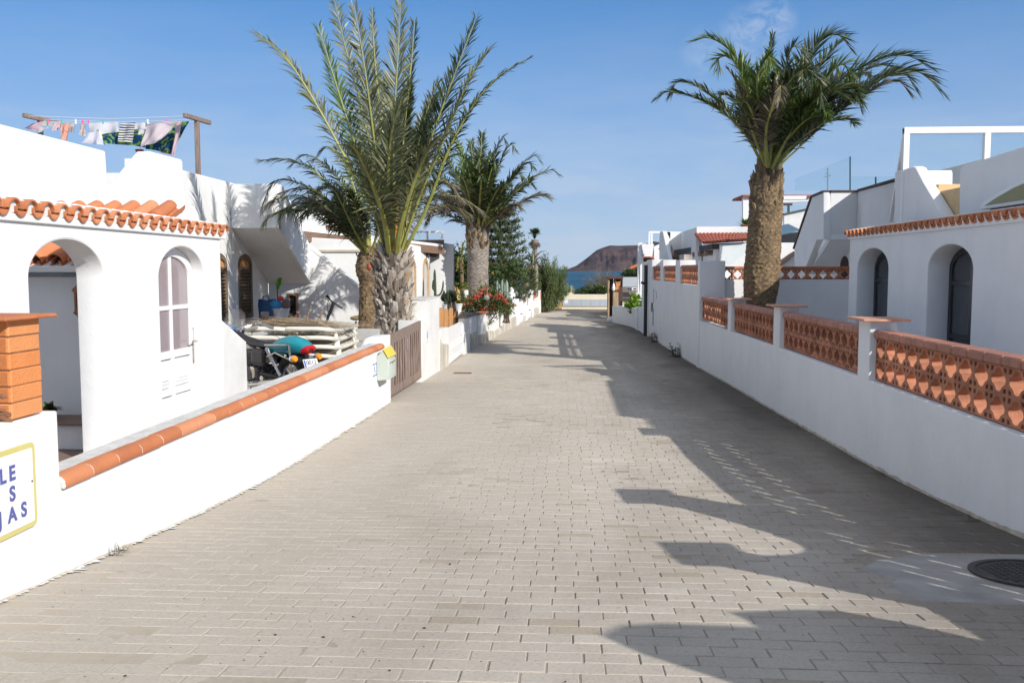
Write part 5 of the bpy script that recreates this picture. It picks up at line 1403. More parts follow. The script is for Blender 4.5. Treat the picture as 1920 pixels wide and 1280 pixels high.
for k in range(900):    # loose grey fibre
    a = r.uniform(0, 2 * pi); z = r.uniform(-.1, zt + .1); rad = prad(prof, z) + r.uniform(.01, .09); p = V((c1.x + rad * cos(a), PY1 + rad * sin(a), z))
    d = V((cos(a) * .5 + r.gauss(0, .5), sin(a) * .5 + r.gauss(0, .5), r.gauss(-.1, .8))).normalized() * r.uniform(.06, .2); s_ = V((r.gauss(0, 1), r.gauss(0, 1), r.gauss(0, 1))).normalized() * .006
    b_.add([p - s_, p + s_, p + d], [(0, 1, 2)], 0, False, r.uniform(.5, 1))
b_.build('trunk', M['boots'], P1T)
B = (738, 470, 0)
FR1 = [  # traced sweep of each leaf (px, py, depth offset), leaflet length, leaflet look
    ([(722, 465, 0), (700, 395, -.2), (650, 300, -.5), (590, 190, -.7), (535, 108, -.8), (478, 62, -.8)], .50, 'leaf_grey', .5),
    ([(728, 468, .1), (705, 400, .2), (672, 290, .5), (640, 190, .8), (612, 100, 1.0), (596, 48, 1.0)], .42, 'leaf_fresh', .15),
    ([(730, 465, .2), (706, 330, .6), (672, 180, 1.1), (645, 80, 1.5), (618, -40, 1.7)], .46, 'leaf_grey', .4),
    ([(734, 468, -.2), (716, 380, -.5), (700, 250, -.8), (684, 130, -1.0), (664, 12, -1.0)], .48, 'leaf_grey', .3),
    ([(742, 468, -.1), (742, 370, -.2), (738, 250, -.3), (745, 120, -.2), (751, 4, .2)], .52, 'leaf_grey', .05),
    ([(746, 466, .4), (750, 340, .9), (762, 200, 1.4), (772, 110, 1.6), (777, 40, 1.6)], .34, 'leaf_dark', .3),
    ([(738, 466, .5), (722, 300, 1.2), (706, 150, 1.8), (699, 60, 2.0), (698, 18, 2.0)], .30, 'leaf_grey', .4),
    ([(750, 468, .1), (770, 380, 0), (805, 270, -.1), (845, 160, 0), (893, 32, .2)], .54, 'leaf_dark', .3),
    ([(752, 470, -.2), (786, 370, -.5), (820, 290, -.8), (862, 190, -1.0), (890, 130, -1.0), (919, 90, -1.0)], .46, 'leaf_grey', .4),
    ([(756, 474, 0), (800, 390, .2), (842, 280, .4), (890, 195, .5), (940, 140, .5), (994, 108, .5)], .36, 'leaf_dark', .5),
    ([(744, 474, -.3), (752, 420, -.8), (780, 330, -1.4), (812, 270, -1.9), (842, 250, -2.2)], .52, 'leaf_grey', .4),
    ([(730, 474, -.3), (722, 420, -.8), (700, 350, -1.5), (672, 290, -2.1), (655, 270, -2.4)], .50, 'leaf_grey', .4),
    ([(736, 474, .3), (728, 400, 1.0), (700, 330, 1.8), (668, 280, 2.4), (640, 270, 2.8)], .46, 'leaf_dark', .4),
    ([(748, 474, .3), (760, 400, 1.0), (792, 330, 1.8), (820, 300, 2.4), (850, 290, 2.8)], .46, 'leaf_dark', .4),
    ([(738, 474, -.2), (735, 420, -.7), (728, 340, -1.2), (735, 250, -1.6), (752, 190, -1.9)], .50, 'leaf_grey', .3),
    ([(742, 474, .2), (748, 400, .8), (752, 300, 1.5), (735, 210, 2.1), (715, 150, 2.4)], .46, 'leaf_grey', .3),
]
rq = random.Random(9)
for k in range(5):
    ex = rq.uniform(640, 850); ey = rq.uniform(150, 330); dy = rq.uniform(-2.0, 2.4); bx = 738 + (ex - 738) * .08
    FR1.append(([(bx, 472, dy * .1), (bx + (ex - bx) * .32, 472 + (ey - 472) * .42, dy * .45), (bx + (ex - bx) * .7, 472 + (ey - 472) * .8, dy * .8), (ex, ey, dy)], .44, 'leaf_grey' if k % 3 else 'leaf_dark', .5))
for k, (tr, L, mt, dr) in enumerate(FR1):
    q = frond(pts_px(tr, PY1), L * 1.25, 112, seed=k, droop=dr, base=.20, w=.040, hint=(0, -.75, .65) if k in (3, 4, 14) else (0, -.35, .95), thick=.072, lift=.22, ang0=52, ang1=22)
    q.build('frond', [M[mt], M['rachis']], P1T)
for px in ((735, 470, 728, 430, 722, 340), (744, 470, 742, 400, 745, 320), (739, 470, 736, 425, 741, 360)):
    b_ = MB(); b_.tube(catmull([onY(px[0], px[1], PY1 - .35), onY(px[2], px[3], PY1 - .42), onY(px[4], px[5], PY1 - .6)], 8), [.035] * 6 + [.028, .02, .01], 6); b_.build('fruit_stalk', M['orange_stalk'] if px[0] > 737 else M['bark'], P1T)
b_ = MB()
for k in range(60): 
    p = onY(r.uniform(712, 765), r.uniform(395, 478), PY1 + r.uniform(-.3, .3)); d = V((r.gauss(0, .25), r.gauss(0, .25), r.uniform(.3, .9))); s_ = V((.012, 0, 0))
    b_.add([p - s_, p + s_, p + d], [(0, 1, 2)], 0, False, r.random())
b_.build('crown_fibre', M['leaf_dry'], P1T)

# slimmer palm just behind it
PY2 = 22.6; c2 = onY(690, 560, PY2)
P2T = thing('slim_palm', 'smaller dark palm with a slim rusty trunk and drooping leaves close behind the tallest palm', 'palm tree', (c2.x, PY2, -.4))
zt2 = onY(690, 480, PY2).z
pr2 = [(-.5, .29), (.0, .26), (.3, .235), (1.0, .21), (1.26, .21), (1.5, .285), (1.68, .295), (zt2, .22), (zt2 + .25, .1)]
q = scar_trunk(pr2, c2.x, PY2, seg=40, depth=.022, seed=9, dens=.8, vp=.09); q.build('trunk', M['bark'], P2T)
b_ = MB(); r = random.Random(8)
for k in range(40): boot(b_, (c2.x, PY2), .20, r.uniform(0, 6.28), r.uniform(1.3, zt2), .22, .12, .03, radians(r.uniform(10, 30)), r.uniform(.1, .7), r=r)
b_.build('leaf_bases', M['bark'], P2T)
b_ = MB(); b_.ball(onY(693, 500, PY2 - .28), (.07, .05, .10), 10); b_.build('fruit_bud', mat('russet_bud', (.36, .09, .04), .5), P2T)
FR2 = [
    ([(688, 470, 0), (655, 400, -.2), (600, 330, -.3), (545, 300, -.4), (486, 300, -.4)], .46, 'leaf_dark', .6),
    ([(688, 472, 0), (660, 420, -.2), (610, 370, -.4), (545, 338, -.5), (510, 345, -.5), (490, 395, -.5)], .42, 'leaf_dark', .8),
    ([(692, 470, .2), (660, 380, .5), (620, 320, .7), (575, 290, .8), (545, 310, .8)], .42, 'leaf_dark', .6),
    ([(694, 470, .2), (672, 380, .7), (648, 310, 1.0), (615, 275, 1.1), (588, 300, 1.0)], .38, 'leaf_dark', .6),
    ([(690, 474, -.2), (668, 440, -.6), (625, 400, -1.0), (580, 372, -1.2), (552, 380, -1.3)], .46, 'leaf_dry', .7),
    ([(690, 474, .4), (650, 430, 1.1), (600, 390, 1.6), (560, 370, 1.8), (540, 400, 1.8)], .42, 'leaf_dark', .7),
    ([(700, 470, .3), (740, 400, .6), (790, 350, .8), (835, 340, .9), (866, 375, .9)], .46, 'leaf_dry', .8),
    ([(700, 472, .4), (750, 410, .9), (800, 370, 1.2), (860, 370, 1.3), (908, 398, 1.3)], .46, 'leaf_dry', .8),
    ([(700, 474, .2), (740, 430, .5), (790, 400, .8), (840, 385, 1.0), (880, 400, 1.1)], .46, 'leaf_dry', .9),
    ([(698, 470, .5), (725, 380, 1.2), (770, 320, 1.8), (820, 305, 2.1), (850, 325, 2.2)], .42, 'leaf_dark', .7),
    ([(694, 470, .4), (690, 380, 1.0), (680, 310, 1.6), (660, 260, 2.0)], .42, 'leaf_dark', .5),
    ([(696, 472, -.3), (712, 420, -.7), (716, 350, -1.1), (730, 300, -1.4)], .42, 'leaf_dark', .5),
    ([(688, 474, -.4), (664, 430, -1.0), (640, 380, -1.5), (622, 350, -1.7), (600, 350, -1.8)], .44, 'leaf_dark', .6),
]
rq = random.Random(19)
for k in range(12):
    ex = rq.choice((rq.uniform(510, 640), rq.uniform(740, 900))); ey = rq.uniform(295, 400); dy = rq.uniform(-1.4, 2.2); bx = 692 + (ex - 692) * .06
    FR2.append(([(bx, 472, dy * .1), (bx + (ex - bx) * .3, 472 + (ey - 472) * .55, dy * .5), (bx + (ex - bx) * .66, 472 + (ey - 472) * .98, dy * .9), (ex, ey + 8, dy), (ex + (ex - 692) * .10, ey + 26, dy * 1.1)], .42, 'leaf_dry' if ex > 740 or k % 4 == 0 else 'leaf_dark', .8))
for k, (tr, L, mt, dr) in enumerate(FR2):
    frond(pts_px(tr, PY2), L * 1.22, 96, seed=40 + k, droop=dr, base=.16, w=.036, hint=(0, -.25, 1), thick=.04, lift=.1).build('frond', [M[mt], M['rachis']], P2T)

# palm over the red flowers
PY3 = 36.5; c3 = onY(896, 500, PY3)
P3T = thing('flower_garden_palm', 'bushy palm with a stout grey trunk rising from the red flowers', 'palm tree', (c3.x, PY3, -.8))
zt3 = onY(896, 432, PY3).z
q = scar_trunk([(-.9, .58), (.1, .46), (.8, .42), (1.8, .41), (2.4, .43), (zt3, .42), (zt3 + .35, .30)], c3.x, PY3, seg=48, depth=.018, seed=5, vp=.075); q.build('trunk', M['bark_grey'], P3T)
b_ = MB(); r = random.Random(18)
for k in range(110): z = r.uniform(2.3, zt3 + .3); boot(b_, (c3.x, PY3), .42, r.uniform(0, 6.28), z, .26, .13, .04, radians(r.uniform(12, 35)), r.random(), r=r)
b_.build('leaf_bases', M['bark'], P3T)
ends = [(845, 258, -.2, 'leaf_fresh'), (820, 290, .8, 'leaf_dark'), (905, 255, .5, 'leaf_dark'), (948, 262, 0, 'leaf_dark'), (965, 275, -.5, 'leaf_dark'), (1012, 296, 0, 'leaf_dark'), (1046, 322, .2, 'leaf_dark'), (1030, 366, -.3, 'leaf_dry'),
        (800, 320, 0, 'leaf_dark'), (790, 350, -.8, 'leaf_dry'), (800, 395, .2, 'leaf_dry'), (835, 372, -1.2, 'leaf_dry'), (870, 300, -1.2, 'leaf_fresh'), (900, 300, -1.8, 'leaf_dark'), (930, 310, -1.5, 'leaf_dark'), (980, 330, -1.2, 'leaf_dark'),
        (1000, 345, .8, 'leaf_dark'), (880, 270, 1.4, 'leaf_dark'), (925, 290, 1.8, 'leaf_dark'), (860, 330, -2.0, 'leaf_dark'), (975, 385, -1.0, 'leaf_dry'), (1000, 310, -.8, 'leaf_dark'), (812, 375, 1.0, 'leaf_dark'), (905, 330, -2.4, 'leaf_dark'), (950, 345, -2.0, 'leaf_dark')]
for k, (ex, ey, dy, mt) in enumerate(ends):
    bx, by = 896 + (ex - 896) * .10, 432
    dx = ex - bx; dyy = ey - by
    tr = [(bx, by, dy * .1), (bx + dx * .28, by + dyy * .48, dy * .5), (bx + dx * .62, by + dyy * .86, dy * .9), (bx + dx * .88, by + dyy * 1.03, dy * 1.1), (ex, ey + 4, dy * 1.2)]
    if ex < 850 and ey > 340: tr[-1] = (ex, ey + 22, dy * 1.2); tr[-2] = (bx + dx * .85, ey - 4, dy * 1.1)
    frond(pts_px(tr, PY3), .76, 78, seed=80 + k, droop=.5, base=.14, w=.066, hint=(0, -.2, 1), thick=.06, lift=.15).build('frond', [M[mt], M['rachis']], P3T)

# palm behind the lattice wall
PY4 = 22.2
P4 = thing('lattice_wall_palm', 'palm with a thick golden-brown trunk and swept crown behind the brown lattice wall', 'palm tree', (onY(1424, 580, PY4).x, PY4, .05))
base4 = onY(1422, 600, PY4); top4 = onY(1440, 318, PY4)
pr4 = [(.0, .36), (.55, .35), (.75, .345), (.95, .385), (1.25, .42), (1.6, .42), (1.9, .405), (2.6, .39), (3.1, .385), (3.45, .375), (3.75, .32), (4.0, .24), (4.2, .15)]
fz = (top4.z - 0) / 1.0
q = scar_trunk(pr4, base4.x, PY4, lean=((top4.x - base4.x) * 1.1, 0), seg=72, depth=.026, seed=21, vp=.072, dens=1.15); q.build('trunk', M['bark'], P4)
b_ = MB(); r = random.Random(31)
for k in range(150):
    z = 2.95 + 1.05 * r.random(); f = z / 4.2
    boot(b_, (base4.x + (top4.x - base4.x) * 1.1 * f, PY4), prad(pr4, z) * .98, r.uniform(0, 6.28), z, r.uniform(.16, .3), .12, .035, radians(r.uniform(4, 20)), r.uniform(.15, .95), r=r)
b_.build('leaf_bases', M['bark'], P4)
FR4 = [
    ([(1432, 315, 0), (1405, 262, -.2), (1360, 215, -.4), (1300, 182, -.5), (1255, 172, -.5), (1232, 185, -.5)], .34, 'leaf_dark', .8),
    ([(1430, 312, .2), (1396, 250, .3), (1350, 195, .4), (1302, 160, .4), (1270, 155, .4), (1258, 176, .4)], .36, 'leaf_dark', .8),
    ([(1436, 312, .2), (1420, 230, .5), (1395, 140, .7), (1365, 92, .8), (1330, 72, .8), (1304, 76, .8)], .46, 'leaf_fresh', .5),
    ([(1438, 312, -.2), (1415, 220, -.5), (1390, 140, -.8), (1368, 108, -.9), (1348, 110, -1.0), (1346, 128, -1.0)], .40, 'leaf_fresh', .5),
    ([(1440, 312, .4), (1440, 220, .8), (1436, 140, 1.0), (1445, 90, 1.1), (1450, 64, 1.1)], .36, 'leaf_fresh', .3),
    ([(1438, 312, -.4), (1428, 230, -1.0), (1420, 150, -1.4), (1440, 106, -1.6), (1448, 130, -1.8)], .38, 'leaf_fresh', .6),
    ([(1444, 312, .1), (1458, 220, .2), (1470, 140, .3), (1485, 90, .2), (1505, 100, .1), (1504, 150, 0)], .44, 'leaf_dark', .6),
    ([(1446, 312, .2), (1470, 220, .4), (1500, 140, .5), (1535, 80, .6), (1570, 66, .6), (1592, 88, .6)], .56, 'leaf_dark', .5),
    ([(1446, 314, .4), (1480, 230, .9), (1520, 150, 1.2), (1560, 95, 1.4), (1585, 72, 1.5)], .50, 'leaf_dark', .5),
    ([(1448, 314, -.2), (1490, 240, -.5), (1540, 160, -.8), (1575, 122, -1.0), (1590, 135, -1.0), (1588, 165, -1.0)], .46, 'leaf_fresh', .6),
    ([(1450, 314, 0), (1500, 240, .1), (1565, 160, .2), (1640, 115, .2), (1700, 105, .2), (1748, 128, .2)], .58, 'leaf_dark', .5),
    ([(1452, 316, .2), (1510, 255, .3), (1580, 190, .4), (1660, 140, .4), (1720, 135, .4), (1766, 172, .4)], .56, 'leaf_dark', .6),
    ([(1452, 316, -.2), (1505, 260, -.5), (1580, 200, -.7), (1650, 150, -.8), (1695, 140, -.8), (1715, 165, -.8)], .52, 'leaf_dark', .6),
    ([(1454, 318, -.1), (1500, 275, -.2), (1560, 220, -.4), (1630, 170, -.5), (1680, 152, -.5), (1704, 172, -.5)], .46, 'leaf_dry', .8),
    ([(1450, 316, .5), (1500, 250, 1.0), (1570, 170, 1.4), (1640, 125, 1.6), (1690, 130, 1.6)], .52, 'leaf_dark', .6),
    ([(1442, 314, -.4), (1450, 240, -1.0), (1470, 170, -1.5), (1505, 130, -1.8), (1535, 150, -2.0), (1540, 190, -2.0)], .46, 'leaf_dark', .7),
    ([(1436, 314, -.3), (1412, 250, -.8), (1392, 190, -1.2), (1378, 150, -1.3), (1365, 130, -1.3)], .40, 'leaf_dry', .7),
    ([(1440, 314, -.4), (1436, 250, -1.1), (1450, 190, -1.6), (1462, 160, -1.8), (1462, 190, -2.0)], .42, 'leaf_dry', .8),
    ([(1434, 314, .4), (1412, 240, 1.0), (1395, 175, 1.5), (1400, 120, 1.8)], .42, 'leaf_dark', .5),
    ([(1446, 314, .5), (1470, 240, 1.2), (1500, 180, 1.8), (1540, 150, 2.2), (1570, 170, 2.4)], .50, 'leaf_dark', .6),
    ([(1448, 316, -.4), (1476, 260, -1.0), (1516, 200, -1.6), (1556, 170, -1.9), (1590, 185, -2.0)], .46, 'leaf_dark', .7),
    ([(1442, 314, .0), (1452, 250, .1), (1476, 190, .2), (1490, 150, .3), (1478, 120, .3)], .44, 'leaf_dark', .6),
]
rq = random.Random(5)
for k in range(22):
    ex = rq.uniform(1345, 1660); ey = rq.uniform(118, 215) + abs(ex - 1480) * .12; dy = rq.uniform(-2.2, 2.2); bx = 1441 + (ex - 1441) * .05
    FR4.append(([(bx, 314, dy * .1), (bx + (ex - bx) * .3, 314 + (ey - 314) * .5, dy * .5), (bx + (ex - bx) * .68, 314 + (ey - 314) * .92, dy * .9), (ex, ey, dy), (ex + (ex - 1441) * .08, ey + rq.uniform(4, 20), dy * 1.1)], rq.uniform(.34, .46), rq.choice(('leaf_dark', 'leaf_dark', 'leaf_dark', 'leaf_fresh', 'leaf_dry')), .6))
for k, (tr, L, mt, dr) in enumerate(FR4):
    frond(pts_px(tr, PY4), L * (1.62 if tr[-1][0] > 1560 or tr[-1][0] < 1350 else 1.25), 108, seed=140 + k, droop=dr * .5, base=.17, w=.044, hint=(0, -.2, 1), thick=.045, lift=.38).build('frond', [M[mt], M['rachis']], P4)

# ================================================================ trees, plants and yards further down on that side
def leafcloud(b2, c, rad, n, size, seed, bias=(0, 0, .3), clump=9, shape=1.0, tr=(0, 1), narrow=.45, hollow=.35):
    r = random.Random(seed); c = V(c)
    cl = []
    for k in range(clump):
        while True:
            p = V((r.uniform(-1, 1), r.uniform(-1, 1), r.uniform(-1, 1)))
            if hollow < p.length < 1: break
        cl.append(V((p.x * rad[0], p.y * rad[1], p.z * rad[2])))
    for k in range(n):
        q = r.choice(cl); d = V((r.gauss(0, .23) * rad[0], r.gauss(0, .23) * rad[1], r.gauss(0, .23) * rad[2])) * shape
        p = c + q + d; D = (V((r.gauss(0, 1), r.gauss(0, 1), r.gauss(0, 1))).normalized() + V(bias) + (q + d) / max(rad) * .5).normalized()
        S = D.orthogonal().normalized(); S = Matrix.Rotation(r.uniform(0, 6.28), 3, D) @ S
        l = size * r.uniform(.6, 1.3); w_ = l * narrow
        b2.add([p, p + D * l * .5 + S * w_ * .5, p + D * l, p + D * l * .5 - S * w_ * .5], [(0, 1, 2, 3)], 0, False, r.uniform(*tr))
# yellow house behind the plants
YH = thing('yellow_house', 'yellow house glimpsed between the trees behind the red flowers', 'house', (-7, 58, -1))
b_ = MB(); b_.slabY(PY(58, [(800, 500), (965, 496), (965, 575), (800, 575)]), 58, 62, holes=[rect(*[onY(px, 530, 58).x for px in (905, 925)], *[onY(0, py, 58).z for py in (548, 520)])], bev=.03); b_.build('wall', M['yellow'], YH)
b_ = MB(); b_.slabY(PY(57.9, [(796, 492), (968, 488), (968, 497), (796, 501)]), 57.8, 62.2, bev=.02); b_.build('roof', M['red_tile'], YH)
# Norfolk pine
NY = 50.0; nc = onY(934, 540, NY)
NP_ = thing('norfolk_pine', 'dark green tiered pine tree between the bushy palm and the slender fan palm', 'tree', (nc.x, NY, -1))
b_ = MB(); nt_ = onY(940, 362, NY).z; b_.tube([(nc.x, NY, -1.2), (nc.x + .05, NY, 2), (nc.x + .15, NY, nt_)], [.16, .12, .03], 10)
fb = MB(); r = random.Random(77)
nT = 15
for j in range(nT):
    f = j / (nT - 1); z = .1 + (nt_ - .1) * f; R_ = (2.05 - .5 * f) * (1 - f) ** .42 + .22
    nb = 7
    for k in range(nb):
        a = 2 * pi * (k + r.uniform(-.2, .2)) / nb + j * .5; L = R_ * r.uniform(.8, 1.12)
        P = [V((nc.x + .1 * f, NY, z)), V((nc.x + L * .5 * cos(a), NY + L * .5 * sin(a), z - .10 * L)), V((nc.x + L * cos(a), NY + L * sin(a), z + .08 * L))]
        C = catmull(P, 8); b_.tube(C, [.035 - .003 * i for i in range(9)], 4)
        for i in range(2, 9):
            for u in range(17):
                p = C[i] + V((r.gauss(0, .10), r.gauss(0, .10), r.gauss(.03, .07))); D = V((cos(a) * .4 + r.gauss(0, .6), sin(a) * .4 + r.gauss(0, .6), .7 + r.gauss(0, .4))).normalized(); S = D.orthogonal().normalized() * .035; l = r.uniform(.12, .24)
                fb.add([p - S, p + S, p + D * l], [(0, 1, 2)], 0, False, r.random())
b_.build('trunk', M['trunk'], NP_); fb.build('crown', M['needle'], NP_)
# slender fan palm
def fan_leaf(b2, p, d, R_, seed, n=16, spread=2.6, t=(0, 1), fold=.2):
    r = random.Random(seed); d = V(d).normalized(); S = d.cross(V((0, 0, 1)))
    S = S.normalized() if S.length > .05 else V((1, 0, 0)); N = S.cross(d)
    for k in range(n):
        a = spread * ((k + .5) / n - .5); D = (d * cos(a) + S * sin(a) + N * r.gauss(0, .1)).normalized(); l = R_ * r.uniform(.8, 1.05) * (1 - .15 * abs(a)); w_ = D.cross(N).normalized() * R_ * .055
        p2 = p + D * l * .6; b2.add([p - w_ * .3, p + w_ * .3, p2 + w_, p2 - w_, p + D * l + V((0, 0, -.12 * R_))], [(0, 1, 2, 3), (3, 2, 4)], 0, False, r.uniform(*t))
FY = 62.0; fc = onY(1006, 540, FY); ft = onY(1003, 462, FY)
FP = thing('slender_fan_palm', 'slender fan palm with a bare pole-like trunk and small crown above the feathery bush', 'palm tree', (fc.x, FY, -1.4))
b_ = MB(); b_.tube([(fc.x, FY, -1.5), (fc.x - .02, FY, 1.2), (ft.x + .02, FY, ft.z)], [.14, .12, .14], 12); b_.tube([(ft.x, FY, ft.z - .3), (ft.x, FY, ft.z + .45)], [.13, .26], 12); b_.build('trunk', M['bark_grey'], FP)
b_ = MB(); r = random.Random(6); cc = V((ft.x - .02, FY, onY(1003, 440, FY).z))
for k in range(17):
    a = r.uniform(0, 6.28); e = r.uniform(-.1, 1.3); d = V((cos(a) * cos(e), sin(a) * cos(e), sin(e))); b_.tube([cc - V((0, 0, .3)), cc + d * .28], .015, 4); fan_leaf(b_, cc + d * .22, d, .42, k)
b_.build('crown', M['leaf_dark'], FP)
b_ = MB()
for k in range(12):
    a = r.uniform(0, 6.28); d = V((cos(a), sin(a), -.5 - r.random())); fan_leaf(b_, cc + V((0, 0, -.35)) + d * .2, d, .40, 60 + k)
b_.build('dry_skirt', M['leaf_dry'], FP)
# bent palm leaning across it
BY = 57.0
BP2 = thing('leaning_palm', 'young palm with a yellowish trunk bending in front of the slender fan palm', 'palm tree', (onY(991, 552, BY).x, BY, -1.3))
b_ = MB(); b_.tube(catmull([onY(992, 560, BY), onY(990, 545, BY), onY(985, 525, BY), onY(990, 505, BY), onY(1000, 493, BY)], 14), [.20, .2, .2, .19, .18, .17, .16, .16, .15, .15, .14, .13, .12, .11, .1], 10); b_.build('trunk', M['bark'], BP2)
for k, (ex, ey, mt) in enumerate(((1022, 470, 'leaf_dry'), (1025, 488, 'leaf_dry'), (1003, 455, 'leaf_fresh'), (985, 470, 'leaf_dark'), (978, 490, 'leaf_dark'), (1012, 505, 'leaf_dry'), (972, 505, 'leaf_dark'), (988, 480, 'leaf_dark'))):
    frond(pts_px([(998, 497, 0), ((998 + ex) / 2, (497 + ey) / 2 - 8, 0), (ex, ey, 0)], BY), .34, 26, seed=300 + k, base=.1, w=.06, droop=.5, thick=.035).build('frond', [M[mt], M['rachis']], BP2)
# feathery green bush at the lane end
TY = 64.5
TB = thing('feathery_bush', 'tall feathery green bush at the end of the lane before the sea', 'bush', (onY(1024, 552, TY).x, TY, -1.5))
b_ = MB(); fb = MB(); r = random.Random(15); bx = onY(1024, 552, TY)
for k in range(110):
    a = r.uniform(0, 2 * pi); hgt = r.uniform(1.6, 4.0) * (1 - .2 * abs(cos(a))); sp = r.uniform(.2, 1.28)
    p0 = V((bx.x + r.gauss(0, .25), TY + r.gauss(0, .3), -1.4)); p2 = p0 + V((sp * cos(a) + .08, sp * sin(a), hgt)); p1 = p0.lerp(p2, .5) + V((cos(a) * .25, sin(a) * .25, .25))
    C = catmull([p0, p1, p2], 10); b_.tube(C, [.03 - .0025 * i for i in range(11)], 4)
    for i in range(1, 11):
        for u in range(18):
            p = C[i] + V((r.gauss(0, .10), r.gauss(0, .10), r.gauss(0, .10))); D = ((C[i] - C[i - 1]).normalized() + V((r.gauss(0, .5), r.gauss(0, .5), r.gauss(.1, .4)))).normalized(); S = D.orthogonal().normalized() * .022; l = r.uniform(.16, .32)
            fb.add([p - S, p + S, p + D * l], [(0, 1, 2)], 0, False, r.random())
b_.build('stems', M['trunk'], TB); fb.build('foliage', M['feathery'], TB)

# bougainvillea with red flowers
def bush(name, label, px0, px1, py0, py1, Y, n, size, m, seed, depth=None, cat='bush', flowers=None, clump=14, fl_n=0, tr=(0, 1), stem=True):
    a = onY(px0, py1, Y); c = onY(px1, py0, Y); ctr = V(((a.x + c.x) / 2, Y, (a.z + c.z) / 2)); rad = ((c.x - a.x) / 2, depth or (c.x - a.x) / 2, (c.z - a.z) / 2)
    t = thing(name, label, cat, (ctr.x, Y, a.z))
    if stem:
        b2 = MB(); rr = random.Random(seed)
        for k in range(9): b2.tube(catmull([(ctr.x + rr.gauss(0, .08), Y + rr.gauss(0, .08), a.z - .3), (ctr.x + rr.gauss(0, .3) * rad[0], Y + rr.gauss(0, .3) * rad[1], ctr.z - .1 * rad[2]), (ctr.x + rr.uniform(-.8, .8) * rad[0], Y + rr.uniform(-.8, .8) * rad[1], ctr.z + rr.uniform(0, .8) * rad[2])], 6), [.03, .026, .022, .018, .014, .01, .006], 5)
        b2.build('stems', M['trunk'], t)
    b2 = MB(); leafcloud(b2, ctr, rad, n, size, seed, clump=clump, tr=tr); b2.build('foliage', M[m], t)
    if flowers:
        b2 = MB()
        for k, (px, py, rp) in enumerate(flowers):
            p = onY(px, py, Y - rad[1] * .75); R_ = rp / FPX * Y; leafcloud(b2, p, (R_, R_ * .7, R_), fl_n, .085, seed + k, clump=8, hollow=.1)
        b2.build('flowers', M['flower'], t)
    return t
bush('flowering_bush', 'dense bush with clusters of red flowers below the stout palm trunk', 858, 950, 546, 602, 34.0, 2600, .15, 'bushleaf', 51, .7, flowers=[(888, 562, 9), (882, 568, 7), (906, 546, 8), (893, 556, 5), (873, 573, 6), (904, 575, 6), (922, 571, 8), (926, 560, 7), (915, 553, 5), (940, 561, 6), (935, 555, 5), (912, 580, 5), (900, 552, 5), (947, 566, 5)], fl_n=42, clump=34)
bush('trailing_bush', 'low leafy plant trailing over the long lane wall beyond the red flowers', 935, 962, 560, 592, 37.5, 800, .12, 'bushleaf', 52, .35, tr=(.3, 1), clump=18)
bush('garden_tree', 'broad green leafy tree in front of the yellow house', 905, 990, 488, 550, 47.0, 2300, .18, 'bushleaf', 53, 1.2, clump=26, cat='tree', tr=(0, .8))
bush('silver_shrub', 'silvery grey shrub between the pale cacti and the leaning palm', 958, 985, 532, 568, 52, 900, .16, 'silverleaf', 54, .6)
bush('dark_yard_tree', 'dark leafy tree crown beside the dappled white wall', 850, 884, 478, 540, 44, 1600, .22, 'bushleaf', 57, .8, cat='tree', tr=(0, .5))
# broad drooping leaves of a young palm above it
YP = thing('young_palm', 'young palm with bright drooping leaves above the dark tree by the dappled wall', 'palm tree', (onY(862, 540, 43).x, 43, -1))
b_ = MB(); b_.tube([onY(868, 570, 43), onY(864, 486, 43)], .1, 8); b_.build('trunk', M['bark'], YP)
for k, (ex, ey) in enumerate(((835, 478), (846, 500), (852, 468), (875, 476), (885, 500), (862, 508), (840, 490), (878, 462))):
    frond(pts_px([(864, 486, 0), ((864 + ex) / 2, min(486, ey) - 8, 0), (ex, ey, 0)], 43), .40, 24, seed=330 + k, base=.1, w=.07, droop=.7, thick=.04).build('frond', [M['yellowleaf' if k % 2 else 'leaf_fresh'], M['rachis']], YP)
# yucca on a white post
YU = thing('yucca', 'yellow-green spiky plant beside a white post near the stout palm trunk', 'plant', (onY(866, 560, 35).x, 35, -.6))
b_ = MB(); b_.tube([onY(868, 572, 35), onY(867, 545, 35)], .06, 8); b_.build('stem', M['trunk'], YU)
b_ = MB()
for k, (px, py) in enumerate(((866, 540), (873, 535), (860, 536))): leaf_cluster(b_, onY(px, py, 35), 46, .42, .05, seed=70 + k, droop=.3, up=.5)
b_.build('leaves', M['yellowleaf'], YU)
b_ = MB(); a = onY(870, 600, 34.6); c = onY(877, 544, 34.6); b_.rbox((a.x, 34.6, a.z), (c.x, 34.85, c.z), .02); tag(b_.build('garden_post', M['white']), 'short white garden post under the spiky yellow-green plant', 'post')
# pots
for nm, lb, px, py0, py1, Y, kind in (('aloe_pot', 'pale spiky aloe in a white pot behind the picket fence', 836, 583, 571, 31.5, 0), ('leafy_pot', 'round leafy plant in a white pot behind the picket fence', 860, 582, 569, 33, 1)):
    a = onY(px, py0, Y); h = onY(px, py1, Y).z - a.z; t = thing(nm, lb, 'plant', a)
    b_ = MB(); pot(b_, a, .14, h); b_.build('pot', M['plasticwhite'], t); b_ = MB(); b_.lathe(a - V((0, 0, .6)), [(.1, 0), (.1, .6)], 10); b_.build('stand', M['white'], t)
    b_ = MB(); leaf_cluster(b_, a + V((0, 0, h)), 40 if kind == 0 else 80, .34 if kind == 0 else .24, .045 if kind == 0 else .09, seed=80 + kind, up=.8); b_.build('leaves', M['agave' if kind == 0 else 'yellowleaf'], t)
CT = thing('candelabra_plant', 'dark green plant of upright fleshy stems on a thin trunk behind the picket fence', 'plant', (onY(842, 585, 30).x, 30, -.6))
